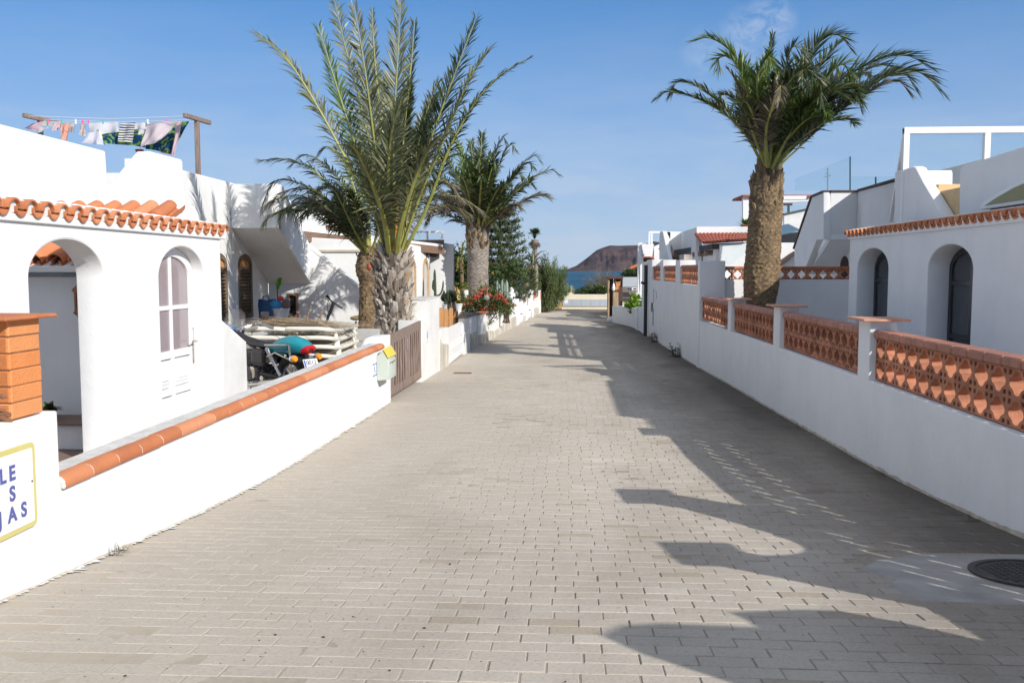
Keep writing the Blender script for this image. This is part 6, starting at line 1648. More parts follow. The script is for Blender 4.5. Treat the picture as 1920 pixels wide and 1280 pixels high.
b_ = MB(); b_.tube([onY(842, 600, 30), onY(842, 560, 30)], [.07, .06], 8); b_.tube([onY(853, 588, 30), onY(850, 565, 30)], [.07, .05], 8); b_.build('stem', M['trunk'], CT)
b_ = MB(); r = random.Random(44)
for k in range(60):
    px = r.gauss(842, 6.2); pb = onY(px * .4 + 842 * .6, 565, 30 + r.gauss(0, .12)); pt = onY(px, r.uniform(543, 556), 30 + r.gauss(0, .2)); C = catmull([pb, pb.lerp(pt, .5) + V(((px - 842) * .008, 0, -.04)), pt], 6); b_.tube(C, [.03, .032, .034, .034, .032, .026, .012], 6, t=r.random())
b_.build('stems', M['cactus'], CT)
# columnar cactus with an upturned arm against the dappled wall
CA = thing('armed_cactus', 'tall cactus with one upturned arm against the dappled white wall', 'cactus', (onY(815, 570, 35).x, 35, -.6))
b_ = MB()
b_.tube(catmull([onY(816, 590, 35), onY(816, 550, 35), onY(815, 520, 35), onY(815, 505, 35)], 10), [.055] * 8 + [.05, .04, .015], 9, t=.3); b_.tube(catmull([onY(816, 555, 35), onY(825, 552, 34.9), onY(830, 540, 34.9), onY(831, 526, 34.9)], 10), [.036] * 8 + [.036, .03, .012], 9, t=.6); b_.tube(catmull([onY(816, 545, 35), onY(812, 540, 35), onY(812, 525, 35)], 8), [.045] * 6 + [.04, .03, .012], 9, t=.1)
b_.build('stem', M['cactus'], CA)
# pale column cacti / agave tongue leaves
AG = thing('pale_cacti', 'group of pale blue-green column cacti behind the red flowers', 'cactus', (onY(940, 560, 42).x, 42, -.8))
b_ = MB(); r = random.Random(3)
for px, py in ((932, 526), (936, 532), (941, 524), (946, 530), (950, 526), (938, 540)): b_.tube([onY(px + r.uniform(-1, 1), 566, 42), onY(px, py + 6, 42), onY(px + r.uniform(-1, 1), py, 42)], [.075, .075, .02], 9, t=r.random())
b_.build('stems', M['agave'], AG)
GC = thing('green_cacti', 'clump of thin green column cacti beside the last terracotta coping', 'cactus', (onY(985, 570, 54).x, 54, -1.1))
b_ = MB()
for k in range(11): px = 974 + k * 2 + r.uniform(-1, 1); b_.tube([onY(px, 580, 54 + r.uniform(-.4, .4)), onY(px + r.uniform(-1.5, 1.5), r.uniform(548, 562), 54)], [.07, .05], 8, t=r.random())
b_.build('stems', M['palecactus'], GC)
# plaster garden figure
g0 = onY(959, 572, 46); WF = thing('garden_ornament', 'white plaster garden ornament among the cacti on the wall', 'ornament', g0)
b_ = MB(); b_.lathe(g0, [(.18, 0), (.2, .1), (.14, .2), (.19, .42), (.2, .55), (.12, .68), (.13, .76), (.10, .86), (0, .92)], 16); b_.build('figure', M['white'], WF)
# globe lamps
for k, (px, py, pb, Y, rr, lb) in enumerate(((912.5, 558, 592, 33.2, .11, 'clear globe garden lamp on a short post among the red flowers'), (967, 551, 572, 47, .14, 'clear globe garden lamp beside the white garden ornament'), (993, 545, 562, 56, .12, 'clear globe garden lamp below the leaning palm'), (1013, 549, 556, 64, .12, 'clear globe lamp on the last pillar of the long wall'))):
    c = onY(px, py, Y); t = thing('globe_lamp', lb, 'lamp', (c.x, c.y, onY(px, pb, Y).z), group='globe lamps along the gardens')
    b_ = MB(); b_.ball(c, rr, 16); b_.build('globe', M['globe'], t); b_ = MB(); b_.tube([onY(px, pb, Y), c - V((0, 0, rr * .8))], .03, 8); b_.ball(c - V((0, 0, .02)), rr * .3, 8); b_.build('post', M['darkmetal'], t)
# far end of the lane
EY2 = 67.0
b_ = MB(); b_.slabY(PY(EY2, [(1010, 580), (1053, 578), (1053, 552), (1010, 554)]), EY2, EY2 + .4, bev=.02); gw = b_.build('stone_wall', M['gold_stone']); tag(gw, 'golden stone wall closing the lane at the foot of the feathery bush', 'wall')
CW = thing('end_wall', 'cream wall with pale grey panels closing the lane before the sea', 'wall', (1.3, EY2, -1.5))
b_ = MB(); b_.slabY(PY(EY2 + .05, [(1053, 580), (1160, 580), (1160, 549), (1138, 550), (1134, 552), (1076, 552), (1070, 548), (1053, 548)]), EY2 + .05, EY2 + .45, bev=.02); b_.build('wall', M['cream'], CW)
for k in range(5):
    b_ = MB(); a, c = 1055 + k * 17.5, 1055 + (k + 1) * 17.5 - .3; b_.slabY(PY(EY2, [(a, 574), (c, 574), (c, 561), (a, 561)]), EY2 - .02, EY2 + .04, bev=.005); b_.build('panel', M['panel_grey'], CW)
b_ = MB(); b_.slabY(PY(EY2, [(1058, 568.5), (1065, 568.5), (1065, 562), (1058, 562)]), EY2 - .03, EY2 - .02, bev=.003); tag(b_.build('meter_box', M['signwhite']), 'small white meter cover on the pale grey panels at the lane end', 'meter cover')
b_ = MB(); b_.slabY(PY(EY2, [(1042, 568), (1050, 568), (1050, 562), (1042, 562)]), EY2 - .03, EY2 - .005, bev=.003); tag(b_.build('notice', M['signwhite']), 'small white notice on the golden stone wall', 'notice')
RC = thing('column_cacti', 'row of tall pale column cacti behind the cream end wall', 'cactus', (onY(1058, 548, 70).x, 70, -1.6)); b_ = MB(); r = random.Random(5)
for k in range(26): px = 1043 + k * 1.3 + r.uniform(-.6, .6); b_.tube([onY(px, 560, 70 + r.uniform(-.5, .5)), onY(px + r.uniform(-1, 1), r.uniform(530, 545) + (4 if k > 17 else 0), 70)], [.055, .04], 7, t=r.random())
b_.build('stems', M['palecactus'], RC)
bush('round_bush', 'low rounded dark green bush behind the cream end wall', 1078, 1122, 538, 562, 71, 2600, .16, 'feathery', 61, .9, tr=(0, .45), clump=40, stem=False)
bush('dark_shrub', 'very dark shrub beside the small fan palm at the lane end', 1112, 1140, 541, 562, 70, 900, .16, 'needle', 62, .5, tr=(0, .4), stem=False)
SF = thing('small_fan_palm', 'small fan palm with upright leaves in front of the leafless bush', 'palm tree', (onY(1126, 552, 70).x, 70, -1.6)); b_ = MB(); cc = onY(1126, 552, 70)
b_.tube([cc - V((0, 0, .5)), cc], .12, 8); b_.build('trunk', M['bark'], SF); b_ = MB()
for k in range(18): a = r.uniform(0, 6.28); e = r.uniform(.2, 1.4); d = V((cos(a) * cos(e), sin(a) * cos(e), sin(e))); fan_leaf(b_, cc + d * .35, d, .62, 90 + k)
b_.build('crown', M['leaf_fresh'], SF)
DB = thing('leafless_bush', 'brown twiggy leafless bush standing against the sea', 'bush', (onY(1133, 548, 73).x, 73, -1.7)); b_ = MB(); r = random.Random(29); cc = onY(1131, 556, 73)
for k in range(230):
    a = r.uniform(0, 6.28); e = r.uniform(.35, 1.45); d = V((cos(a) * cos(e), sin(a) * cos(e), sin(e))); L = r.uniform(1.2, 2.35) * (1 - .25 * (1 - sin(e)))
    C = catmull([cc, cc + d * L * .5 + V((r.gauss(0, .12), r.gauss(0, .12), .1)), cc + d * L], 5); b_.tube(C, [.02, .016, .013, .010, .008, .005], 3, t=r.random(), caps=False)
    for u in range(7): p = C[r.randrange(2, 6)]; dd = (d + V((r.gauss(0, .5), r.gauss(0, .5), r.gauss(0, .5)))).normalized() * r.uniform(.2, .5); s_ = V((.009, 0, .004)); b_.add([p - s_, p + s_, p + dd], [(0, 1, 2)], 0, False, r.random())
b_.build('twigs', M['twig'], DB)
# ================================================================ wall with brown lattice blocks along the other side
RX = 3.4
def quatre(cx, cy, sx_, sy_, n=7):
    out = []
    for k, (dx, dy) in enumerate(((1, 0), (0, 1), (-1, 0), (0, -1))):
        a0 = k * pi / 2 - radians(78)
        for q in range(n):
            a = a0 + radians(156) * q / (n - 1)
            out.append((cx + sx_ * (.215 * dx + .185 * cos(a)), cy + sy_ * (.215 * dy + .185 * sin(a))))
    return out
def lattice_panel(y0, y1, z0, z1, X0, X1, ncol, nrow, parent, mtl, cornered=True):
    h = []; cw, ch = (y1 - y0) / ncol, (z1 - z0) / nrow
    for i in range(ncol):
        for j in range(nrow):
            cx, cy = y0 + (i + .5) * cw, z0 + (j + .5) * ch
            h.append(quatre(cx, cy, cw * 1.02, ch * 1.02))
            if cornered:
                for a in (-1, 1):
                    for b in (-1, 1):
                        h.append([(cx + a * cw * .435, cy + b * ch * .435), (cx + a * cw * .435, cy + b * ch * .27), (cx + a * cw * .30, cy + b * ch * .30), (cx + a * cw * .27, cy + b * ch * .435)])
    b2 = MB(); b2.slabX(rect(y0, y1, z0, z1), X0, X1, holes=h, bev=.004)
    return b2.build('lattice_panel', mtl, parent)
def coping_row(y0, y1, z, X0, X1, parent, mtl, L=.31, h=.085, zf=None):
    b2 = MB(); y = y0
    while y < y1 - .02:
        y2 = min(y + L, y1)
        b2.rbox((X0, y + .0015, z), (X1, y2 - .0025, z + h), .016); y = y2
    return b2.build('coping', mtl, parent)
LT = thing('lattice_wall', 'long white wall topped with brown clay lattice panels between square capped pillars', 'wall', (RX, 12, -.5))
zL = .36; zP0 = .375; zP1 = .835; zC = .835
b_ = MB()
Y1 = 22.98
b_.slabX(ground_strip(-1.5, Y1, 40) + [(Y1, .30), (14.7, .355), (10.4, .36), (-1.5, .38)], RX, RX + .28, bev=.012)
b_.build('wall', M['white'], LT)
pil = [(10.27, 10.66, 1.02), (14.5, 14.92, 1.0), (18.68, 19.06, .97)]
def pillar(ya, yb, zt, capm='captile', name='pillar', over=.11, z0=-.3):
    b2 = MB(); b2.slabX(rect(ya, yb, z0, zt), RX - .004, RX + .29, bev=.012); p = b2.build(name, M['white'], LT)
    if capm:
        b2 = MB(); b2.rbox((RX - over, ya - over, zt), (RX + .29 + over, yb + over, zt + .028), .005); b2.build('cap', M[capm], p)
    return p
for ya, yb, zt in pil: pillar(ya, yb, zt)
# tall gate piers and gate just beside the camera, next panel behind them
pillar(5.62, 6.05, 1.56); pillar(3.55, 3.95, 1.60)
b_ = MB(); n = 14
crv = [(3.96 + (5.61 - 3.96) * k / n, 1.42 - .42 * sin(pi * k / n)) for k in range(n + 1)]
qh = [quatre(3.96 + (i + .5) * .275, zc_, .28, .235) for i in range(6) for zc_ in (.49, .72)]
b_.slabX([(5.61, -.25), (3.96, -.25)] + crv, RX + .07, RX + .19, holes=qh, bev=.006); b_.build('pierced_gate', M['lattice'], LT)
b_ = MB(); b_.slabX([(1.2, .3), (2.82, .3), (2.82, 1.3), (2.79, 1.45), (2.37, 1.74), (2.2, 1.69), (1.75, 2.08), (1.54, 2.22), (1.29, 2.31), (1.2, 2.18)], RX + .03, RX + .27, bev=.02); b_.build('unseen_shoulder', M['white'], LT)  # unseen slab, its outline shaped from the shadow it casts on the lane
for (ya, yb, nc_) in ((6.06, 10.26, 14), (10.68, 14.49, 13), (14.94, 18.67, 13), (19.08, 22.96, 13), (2.84, 3.54, 3)):
    dz = 0 if ya < 14 else -.015
    lattice_panel(ya, yb, zP0 + dz, zP1 + dz, RX + .065, RX + .19, nc_, 2, LT, M['lattice'])
    coping_row(ya, yb, zC + .001 + dz, RX + .03, RX + .24, LT, M['coping'])
# higher stretch further on, with three more panels
TW = thing('high_lattice_wall', 'higher white wall with small brown lattice panels and a round downpipe beyond the tall square pillar', 'wall', (RX, 30, -.9))
yD0, yD1 = 23.0, 23.35; yE = 36.6
b_ = MB(); zl = 1.16
b_.slabX(ground_strip(yD1, yE, 16) + [(yE, zl + .02), (yD1, zl)], RX + .002, RX + .28, bev=.012); b_.build('wall', M['white'], TW)
b_ = MB(); b_.slabX(rect(yD0 + .005, yD1, -.95, 1.80), RX - .012, RX + .62, bev=.015); b_.build('tall_pillar', M['white'], TW)
ps = []
for pxa, pxb in ((1275, 1267), (1243.5, 1238.5), (1223, 1213)):
    ps.append((onX(pxa, 500, RX).y, onX(pxb, 500, RX).y))
prev = yD1
for k, (ya, yb) in enumerate(ps):
    lattice_panel(prev + .01, ya - .01, zl + .02, 1.62, RX + .06, RX + .11, max(6, int((ya - prev) / .34)), 2, TW, M['lattice'], False)
    coping_row(prev + .01, ya - .01, 1.621, RX + .03, RX + .24, TW, M['coping'], L=.4)
    b_ = MB(); b_.slabX(rect(ya, yb, zl, 1.86 + .05 * k), RX - .006, RX + .46, bev=.015); p = b_.build('pillar', M['white'], TW)
    if k == 0: b_ = MB(); b_.rbox((RX + .1, ya + .05, 1.86), (RX + .36, yb - .05, 2.02), .02); b_.build('stone_block', M['rock'], p)
    prev = yb
b_ = MB()
ypp = onX(1216, 560, RX).y; b_.tube([(RX - .12, ypp, gz(ypp)), (RX - .12, ypp, 1.75)], .07, 10); b_.tube([(RX - .12, ypp, 1.0), (RX - .3, ypp - .1, 1.05)], .05, 8); b_.build('downpipe', M['darkmetal'], TW)
b_ = MB(); b_.rbox((RX - .04, 34.6, .32), (RX, 35.0, .85), .02); b_.rbox((RX - .03, 33.6, .5), (RX, 33.9, .8), .01); b_.build('meter_cover', M['plasticwhite'], TW)
b_ = MB(); b_.rbox((RX - .04, 35.1, -.05), (RX, 35.4, .3), .02); b_.build('black_box', M['black'], TW)
b_ = MB(); a = onX(1225, 600, RX).y; b_.slabX(arch(a - .12, a + .12, -.55, .05, .12, 8), RX - .03, RX + .01, bev=.004); b_.build('pipe_cover', M['cement'], TW)
b_ = MB(); b_.slabX(rect(yE, 39.5, -1.2, 1.9), RX - .05, RX + .35, bev=.02); b_.build('end_pillar', M['white'], TW)
# weeds at the wall foot
for k, (px, py, h, lb) in enumerate(((1228, 637, .42, 'dry dark weed tuft by the downpipe at the foot of the high white wall'), (1271, 667, .40, 'spreading dark weed at the foot of the white wall by the square pillar'))):
    yw = onX(px + 4, py, RX).y; c = V((RX - .06, yw, gz(yw))); t = thing('weed', lb, 'weed', c, group='weeds at the foot of the wall')
    b_ = MB(); r = random.Random(k)
    for q in range(130):
        d = V((r.gauss(-.3, .35), r.gauss(0, .6), r.uniform(.3, 1))).normalized(); L = h * r.uniform(.4, 1.1); p = c + V((r.uniform(-.12, .05), r.gauss(0, .16), 0)); s_ = V((0, .009, 0))
        b_.add([p - s_, p + s_, p + d * L * .6 + s_, p + d * L], [(0, 1, 2, 3)], 0, False, r.uniform(0, .6))
    leafcloud(b_, c + V((-.08, 0, h * .5)), (.16, .28, h * .5), 160, .06, k, clump=8, tr=(0, .5)); b_.build('stems', M['twig' if k == 0 else 'needle'], t)
# manhole, drain
mc_ = V((2.93, 5.62, gsurf(2.93, 5.62) + .006)); MH = thing('manhole_cover', 'round dark iron manhole cover set in a cement patch', 'manhole cover', mc_)
sl = (gz(5.9) - gz(5.3)) / .6; Rm = Matrix.Translation(mc_) @ Matrix.Rotation(math.atan(sl), 4, 'X')
b_ = MB(); n = 48
b_.lathe((0, 0, 0), [(.40, 0), (.40, .012), (.355, .014), (.35, .004)], n); b_.v = [tuple(Rm @ V(p)) for p in b_.v]; b_.build('rim', M['darkmetal'], MH)
b_ = MB(); b_.lathe((0, 0, 0), [(.347, -.002), (.345, .007), (0, .0075)], n)
for i in range(-7, 8):
    for j in range(-7, 8):
        x, y = i * .046 + (j % 2) * .0, j * .046
        if sqrt(x * x + y * y) < .315: b_.rbox((x - .017, y - .017, .006), (x + .017, y + .017, .0125), .004)
b_.v = [tuple(Rm @ V(p)) for p in b_.v]; b_.build('cover', M['darkmetal'], MH)
q = onX(866, 697.5, -2.2); dy = 21.0; dx = (866 - VPX) / FPX * dy
DG = thing('drain_cover', 'small rusty rectangular drain cover on the paving near the white metal gate', 'drain cover', (dx, dy, gz(dy)))
b_ = MB(); b_.rbox((dx - .21, dy - .14, gz(dy) - .01), (dx + .21, dy + .14, gz(dy) + .016), .004)
for k in range(6): b_.box((dx - .17 + k * .06, dy - .10, gz(dy) + .015), (dx - .14 + k * .06, dy + .10, gz(dy) + .021))
b_.build('cover', mat('rusty_iron', (.20, .09, .055), .8, .3, 14), DG)

# ================================================================ near house with round-arched dark windows
NX = 5.2
NH = thing('arched_house', 'white house with tiled eave and two deep round-arched dark windows behind the lattice wall', 'house', (7, 10, .05))
yk = onX(1592, 500, NX).y; zE = onX(1592, 449, NX).z
A = []
for pa, pb, pys, pyt, pm in ((1606, 1664, 505, 465, 1640), (1738, 1822, 505, 458, 1786)):
    ya, yb = onX(pb, 540, NX).y, onX(pa, 540, NX).y
    A.append((ya, yb, onX(pm, pys, NX).z, onX(pm, pyt, NX).z))
ops = [arch(a, b, .10, s, t, 28) for a, b, s, t in A]
b_ = MB(); b_.slabX(rect(8.7, yk, .05, zE), NX, NX + .34, holes=ops, bev=.02)
b_.box((NX + .342, yk - .24, .05), (12, yk - .02, zE - .02)); b_.box((NX + .342, 8.72, zE - .14), (12, yk - .26, zE - .03)); b_.box((NX + .342, 8.72, .05), (NX + 3.1, 8.94, zE - .15)); b_.box((NX + 3, 8.95, .05), (NX + 3.1, yk - .25, zE - .15))
b_.build('wall', M['white'], NH)
eave(NH, NX, 8.7, yk + .02, zE + .04, -1, depth=.34, rise=.06, pitch=.21)
b_ = MB(); b_.slabX([(8.7, zE + .15), (yk - .1, zE + .15), (yk - .1, zE + .24), (8.7, zE + .24)], NX + .42, NX + .62, bev=.02); b_.build('roof_kerb', M['cement_top'], NH)
for a, b, s, t in A:
    X_ = NX + .30; b_ = MB(); w_ = (b - a)
    m_ = (a + b) / 2
    b_.slabX(arch(a + .002, b - .002, .12, s, t - .01, 28), X_, X_ + .06, holes=[arch(a + .09, b - .09, .20, s, t - .10, 28)], bev=.008)
    b_.box((X_ + .004, m_ - .035, .20), (X_ + .05, m_ + .035, t - .09))
    for zz in (.62, s - .22): b_.box((X_ + .002, a + .085, zz), (X_ + .048, b - .085, zz + .055))
    wn = b_.build('window', M['windowframe'], NH)
    b_ = MB(); b_.slabX(arch(a + .08, b - .08, .19, s, t - .09, 28), X_ + .03, X_ + .036, bev=.001); b_.build('pane', glass_mat('dark_reflecting_glass', (.55, .57, .60), .72, .03), wn)
    b_ = MB()
    P = []; nn = 40
    for k in range(nn + 1):
        yy = a + .09 + (w_ - .18) * k / nn; xx = X_ + .16 + .02 * sin(k * 1.7)
        P += [(xx, yy, .15), (xx, yy, s - .20)]
    b_.add(P, [(2 * k, 2 * k + 2, 2 * k + 3, 2 * k + 1) for k in range(nn)], 0, True); b_.build('curtain', M['curtain'], wn)
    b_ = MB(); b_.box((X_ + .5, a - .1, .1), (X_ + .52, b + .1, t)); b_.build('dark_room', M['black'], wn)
# upper storey pieces
UX = 6.2
b_ = MB()
pu = PX(UX, [(1797, 412), (1799, 318), (1803, 311), (1920, 280)])
ym = 9.2; zm = pu[3][1] - .02
b_.slabX([(pu[0][0], 2.2), pu[0], pu[1], pu[2], (ym, pu[3][1] + .15), (ym, 2.2)], UX, UX + .22, bev=.035)
ps_ = PX(UX, [(1677, 432), (1677, 324), (1680, 321), (1711, 312), (1716, 314), (1731, 343), (1773, 412)])
b_.slabX(ps_, UX, UX + .2, bev=.03)
yk2 = onX(1712, 312, UX).y
b_.slabY(PY(yk2 + .3, [(1716, 314), (1726, 315), (1729, 320), (1785, 319), (1787, 323), (1786, 420), (1716, 420)]), yk2 + .3, yk2 + .5, bev=.03)
b_.build('parapet', M['white'], NH)
b_ = MB(); b_.box((UX + .22, 9, 2.2), (12, yk - .3, 2.32)); b_.build('roof', M['cement_top'], NH)
b_ = MB(); yst = yk2 - .2
b_.rbox((UX + .21, yst - 2.3, 2.32), (UX + 1.5, yst - 1.3, 2.72), .01); b_.rbox((UX + .21, yst - 1.3, 2.32), (UX + 1.5, yst - .4, 2.92), .01); b_.rbox((UX + .21, yst - .4, 2.32), (UX + 1.5, yst + .45, 3.05), .01); b_.build('step', M['tan'], NH)
# arched olive skylight
b_ = MB(); VX = 5.75
va = PX(VX, [(1838, 385), (1842, 379), (1870, 362), (1900, 345), (1925, 334)])
y_end = 2 * va[4][0] - va[0][0]
half = [(va[4][0] - (y - va[4][0]), z) for y, z in va[:4]][::-1]
outl = va + half
inner = PX(VX, [(1846, 386), (1870, 370), (1900, 353), (1925, 342)]); hi_ = [(va[4][0] - (y - va[4][0]), z) for y, z in inner[:3]][::-1]
outl = outl + [(half[-1][0], va[0][1] - .06), (va[0][0], va[0][1] - .06)]
b_.slabX(outl, VX, VX + 1.6, holes=[inner + hi_ + [(hi_[-1][0], inner[0][1] - .005), (inner[0][0], inner[0][1] - .005)]] if False else [], bev=.02)
sk = b_.build('skylight', M['white'], NH)
b_ = MB(); b_.slabX(inner + hi_, VX - .006, VX - .001, bev=.001); b_.build('skylight_pane', M['olive'], sk)
b_ = MB(); zq = va[0][1] - .062; b_.box((VX + .05, half[-1][0], zq - .16), (VX + 1.5, va[0][0] - .2, zq)); b_.build('skylight_kerb', mat('rust_brown_paint', (.17, .07, .045), .7), NH)
# white windbreak frame on the roof
WF2 = thing('windbreak', 'tall white framed glass windbreak on the roof above the arched windows', 'windbreak', (8, 17, 2.4))
Yw = 17.2; b_ = MB()
xa = onY(1698, 280, Yw).x; zt = onY(1750, 241, Yw).z
for px in (1698, 1849.5, 1990): x = onY(px, 280, Yw).x; b_.box((x - .05, Yw - .05, 2.3), (x + .05, Yw + .05, zt))
b_.box((xa - .05, Yw - .055, zt - .09), (onY(2000, 280, Yw).x, Yw + .055, zt + .02))
p2 = onY(1687, 335, Yw + 2.2)
b_.slab([(0, -.07), (3.0, -.07), (3.0, .07), (0, .07)], (xa - .02, Yw, zt - .1), (p2.x - xa - .1, 2.2, p2.z - zt - .5), -.04, .04, bev=.005)
b_.build('frame', M['whitemetal'], WF2)
b_ = MB(); b_.box((xa, Yw - .006, 2.3), (onY(2000, 280, Yw).x, Yw + .006, zt - .08)); b_.build('pane', M['glass'], WF2)

# ================================================================ house with brown-edged stair behind it
SX = 8.3
SH = thing('stair_house', 'white house with brown-edged outside stair and glass roof railing behind the golden palm trunk', 'house', (9, 27, .05))
yA = onX(1610, 359, SX).y
b_ = MB()
zw_ = onX(1609.5, 359, SX).z; b_.slabX([(16.8, .05), (yA + .25, .05), (yA + .25, zw_), (16.8, zw_)], SX, SX + .2, bev=.02)
xs0 = 7.35
Yf = yA - .02
fl = PX(xs0, [(1544, 361), (1522.5, 370), (1489, 467), (1490, 502), (1511, 500), (1531, 450), (1544, 449)])
b_.slabX(fl, xs0, xs0 + .2, bev=.02)
yL = fl[0][0]
b_.slabY([(xs0 + .2, fl[6][1]), (SX, fl[6][1] - .02), (SX, fl[0][1]), (xs0 + .2, fl[0][1])], yL - .02, yL + .16, bev=.02)
L0 = V((0, fl[4][0] - fl[6][0], fl[4][1] - fl[6][1]))
b_.slab([(0, 0), (L0.length + .6, 0), (L0.length + .6, .15), (0, .15)], (xs0 + .2, fl[6][0], fl[6][1]), L0, 0, SX - xs0 - .0, bev=.004, Vv=(0, -L0.z, L0.y))
b_.slabX([(yA - 3, .05), (34, .05), (34, onX(1610, 440, SX).z), (yA - 3, onX(1610, 440, SX).z)], SX + .02, SX + .22, bev=.02)
b_.slabY(PY(31, [(1452, 455), (1500, 455), (1500, 560), (1452, 560)]), 31, 31.2, bev=.02)
b_.slabY([(3.6, .05), (12, .05), (12, .1), (3.6, .1)], 30.5, 30.6, bev=.004)
b_.build('wall', M['white'], SH)
b_ = MB()
def strip(a, c, X0, X1, h=.05):
    a, c = V((0, *a)), V((0, *c)); d = c - a
    b_.slab(rect(-.02, d.length + .02, 0, h), (0, a.y, a.z), d, min(X0, X1), max(X0, X1), bev=.01, Vv=(0, -d.z, d.y) if d.y > 0 else (0, d.z, -d.y))
q = PX(SX, [(1610, 359), (1680, 339)]); b_.slabX([q[0], q[1], (q[1][0], q[1][1] + .06), (q[0][0], q[0][1] + .06)], SX - .05, SX + .25, bev=.01)
b_.slabX([fl[0], fl[1], (fl[1][0], fl[1][1] + .06), (fl[0][0], fl[0][1] + .06)], xs0 - .04, xs0 + .24, bev=.01)
b_.slabX([fl[1], fl[2], (fl[2][0] + .08, fl[2][1] + .02), (fl[1][0] + .06, fl[1][1] + .06)], xs0 - .04, xs0 + .24, bev=.01)
b_.slabY([(xs0 + .2, fl[0][1] + .001), (SX + .2, fl[0][1] + .001), (SX + .2, fl[0][1] + .06), (xs0 + .2, fl[0][1] + .06)], yL - .05, yL + .2, bev=.01)
b_.build('coping', M['darkwood'], SH)
b_ = MB(); b_.tube([onY(1457, 498, 30.9), onY(1490, 474, 30.9)], .07, 8); b_.build('handrail', M['darkwood'], SH)
wz = [onX(1580, py, SX).z for py in (500, 482)]
b_ = MB(); ya = 25.4; b_.slabY(arch(onY(1577, 490, 25.4).x, onY(1592, 490, 25.4).x, .3, wz[1] - .25, wz[1], 12), 25.4, 25.5, bev=.01); b_.build('niche_window', M['darkwood'], SH)
# glass railing
GR = thing('glass_railing', 'frameless glass railing with dark edges on the roof of the brown-edged stair house', 'railing', (9, 30, 4))
b_ = MB(); ga = PX(9.2, [(1490, 336), (1594, 294), (1594, 358), (1490, 358)])
b_.slabX(ga, 9.2, 9.22, bev=.001); 
gb = PX(8.9, [(1596, 331), (1678, 331), (1678, 341), (1596, 358)]); b_.slabX(gb, 8.9, 8.92, bev=.001); b_.build('pane', M['glass'], GR)
b_ = MB(); 
for px, X_, y0, y1 in ((1594, 9.2, 294, 358), (1642, 8.9, 332, 350)):
    a = onX(px, y1, X_); c = onX(px, y0, X_); b_.tube([a, c], .025, 6)
b_.build('edge_post', mat('green_glass_edge', (.03, .09, .10), .2), GR)
# courtyard cross wall with quatrefoil railing
QX0, QX1 = 3.72, onY(1596, 520, 23.2).x
QW = thing('quatrefoil_wall', 'white cross wall topped with a single row of quatrefoil clay blocks behind the golden palm trunk', 'wall', (5.5, 23.2, .05))
zq0 = onY(1400, 524, 23.2).z; zq1 = onY(1400, 505, 23.2).z; zq2 = onY(1400, 499.5, 23.2).z
b_ = MB(); b_.slabY(rect(QX0, QX1, .05, zq0), 23.2, 23.42, bev=.012); b_.build('wall', M['white'], QW)
nb = 13; cw = (QX1 - QX0) / nb; h = [quatre(QX0 + (i + .5) * cw, (zq0 + zq1) / 2, cw * 1.0, (zq1 - zq0) * 1.05) for i in range(nb)]
for i in range(nb):
    for a in (-1, 1):
        for b in (-1, 1): cx, cy = QX0 + (i + .5) * cw, (zq0 + zq1) / 2; hh = zq1 - zq0; h.append([(cx + a * cw * .43, cy + b * hh * .43), (cx + a * cw * .43, cy + b * hh * .27), (cx + a * cw * .29, cy + b * hh * .31), (cx + a * cw * .27, cy + b * hh * .43)])
b_ = MB(); b_.slabY(rect(QX0, QX1, zq0 + .002, zq1), 23.24, 23.38, holes=h, bev=.004); b_.build('lattice_panel', M['lattice'], QW)
b_ = MB(); x = QX0
while x < QX1 - .05: b_.rbox((x, 23.21, zq1 + .001), (min(x + .4, QX1) - .004, 23.41, zq2), .012); x += .4
b_.build('coping', M['terracotta'], QW)
# awning / teal roof between
AW = thing('veranda_roof', 'low dark-edged roof with blue-grey sheets beside the golden palm trunk', 'roof', (7, 33, 1.5))
b_ = MB(); pw = PY(33, [(1440, 447), (1500, 434), (1500, 455), (1440, 457)]); b_.slabY(pw, 33, 35, bev=.01); b_.build('edge_beam', M['black'], AW)
b_ = MB(); a, c = onY(1438, 446.5, 33), onY(1500, 433, 33); P = [a, c, c + V((.3, 3, .35)), a + V((.3, 3, .35))]; b_.add(P + [p + V((0, 0, .05)) for p in P], [(3, 2, 1, 0), (4, 5, 6, 7), (0, 1, 5, 4), (1, 2, 6, 5), (2, 3, 7, 6), (3, 0, 4, 7)]); b_.build('roof_sheet', M['tealroof'], AW)
b_ = MB(); b_.slabY(PY(33.4, [(1440, 455), (1497, 452), (1497, 560), (1400, 560), (1400, 456)]), 33.4, 33.6, bev=.01); b_.build('wall', M['white'], AW)

# ================================================================ houses further down
RH = thing('red_tile_house', 'white house with a strip of red roof tiles beside the golden palm trunk', 'house', (5.5, 36, -1))
Yh = 35.0; b_ = MB()
b_.slabY(PY(Yh, [(1306, 425), (1415, 425), (1415, 445), (1306, 444)]), Yh, Yh + .25, bev=.02)
p0 = onY(1306, 425, Yh)
b_.slabX([(Yh + .24, 1.0), (Yh + 5.2, 1.0), (Yh + 5.2, p0.z - .02), (Yh + .24, p0.z - .02)], p0.x + .004, p0.x + .25, bev=.02)
b_.slabY(PY(Yh - 1.6, [(1350, 458), (1415, 455), (1415, 560), (1350, 560)]), Yh - 1.6, Yh - 1.4, bev=.02)
pX = onY(1335, 480, Yh - .3).x
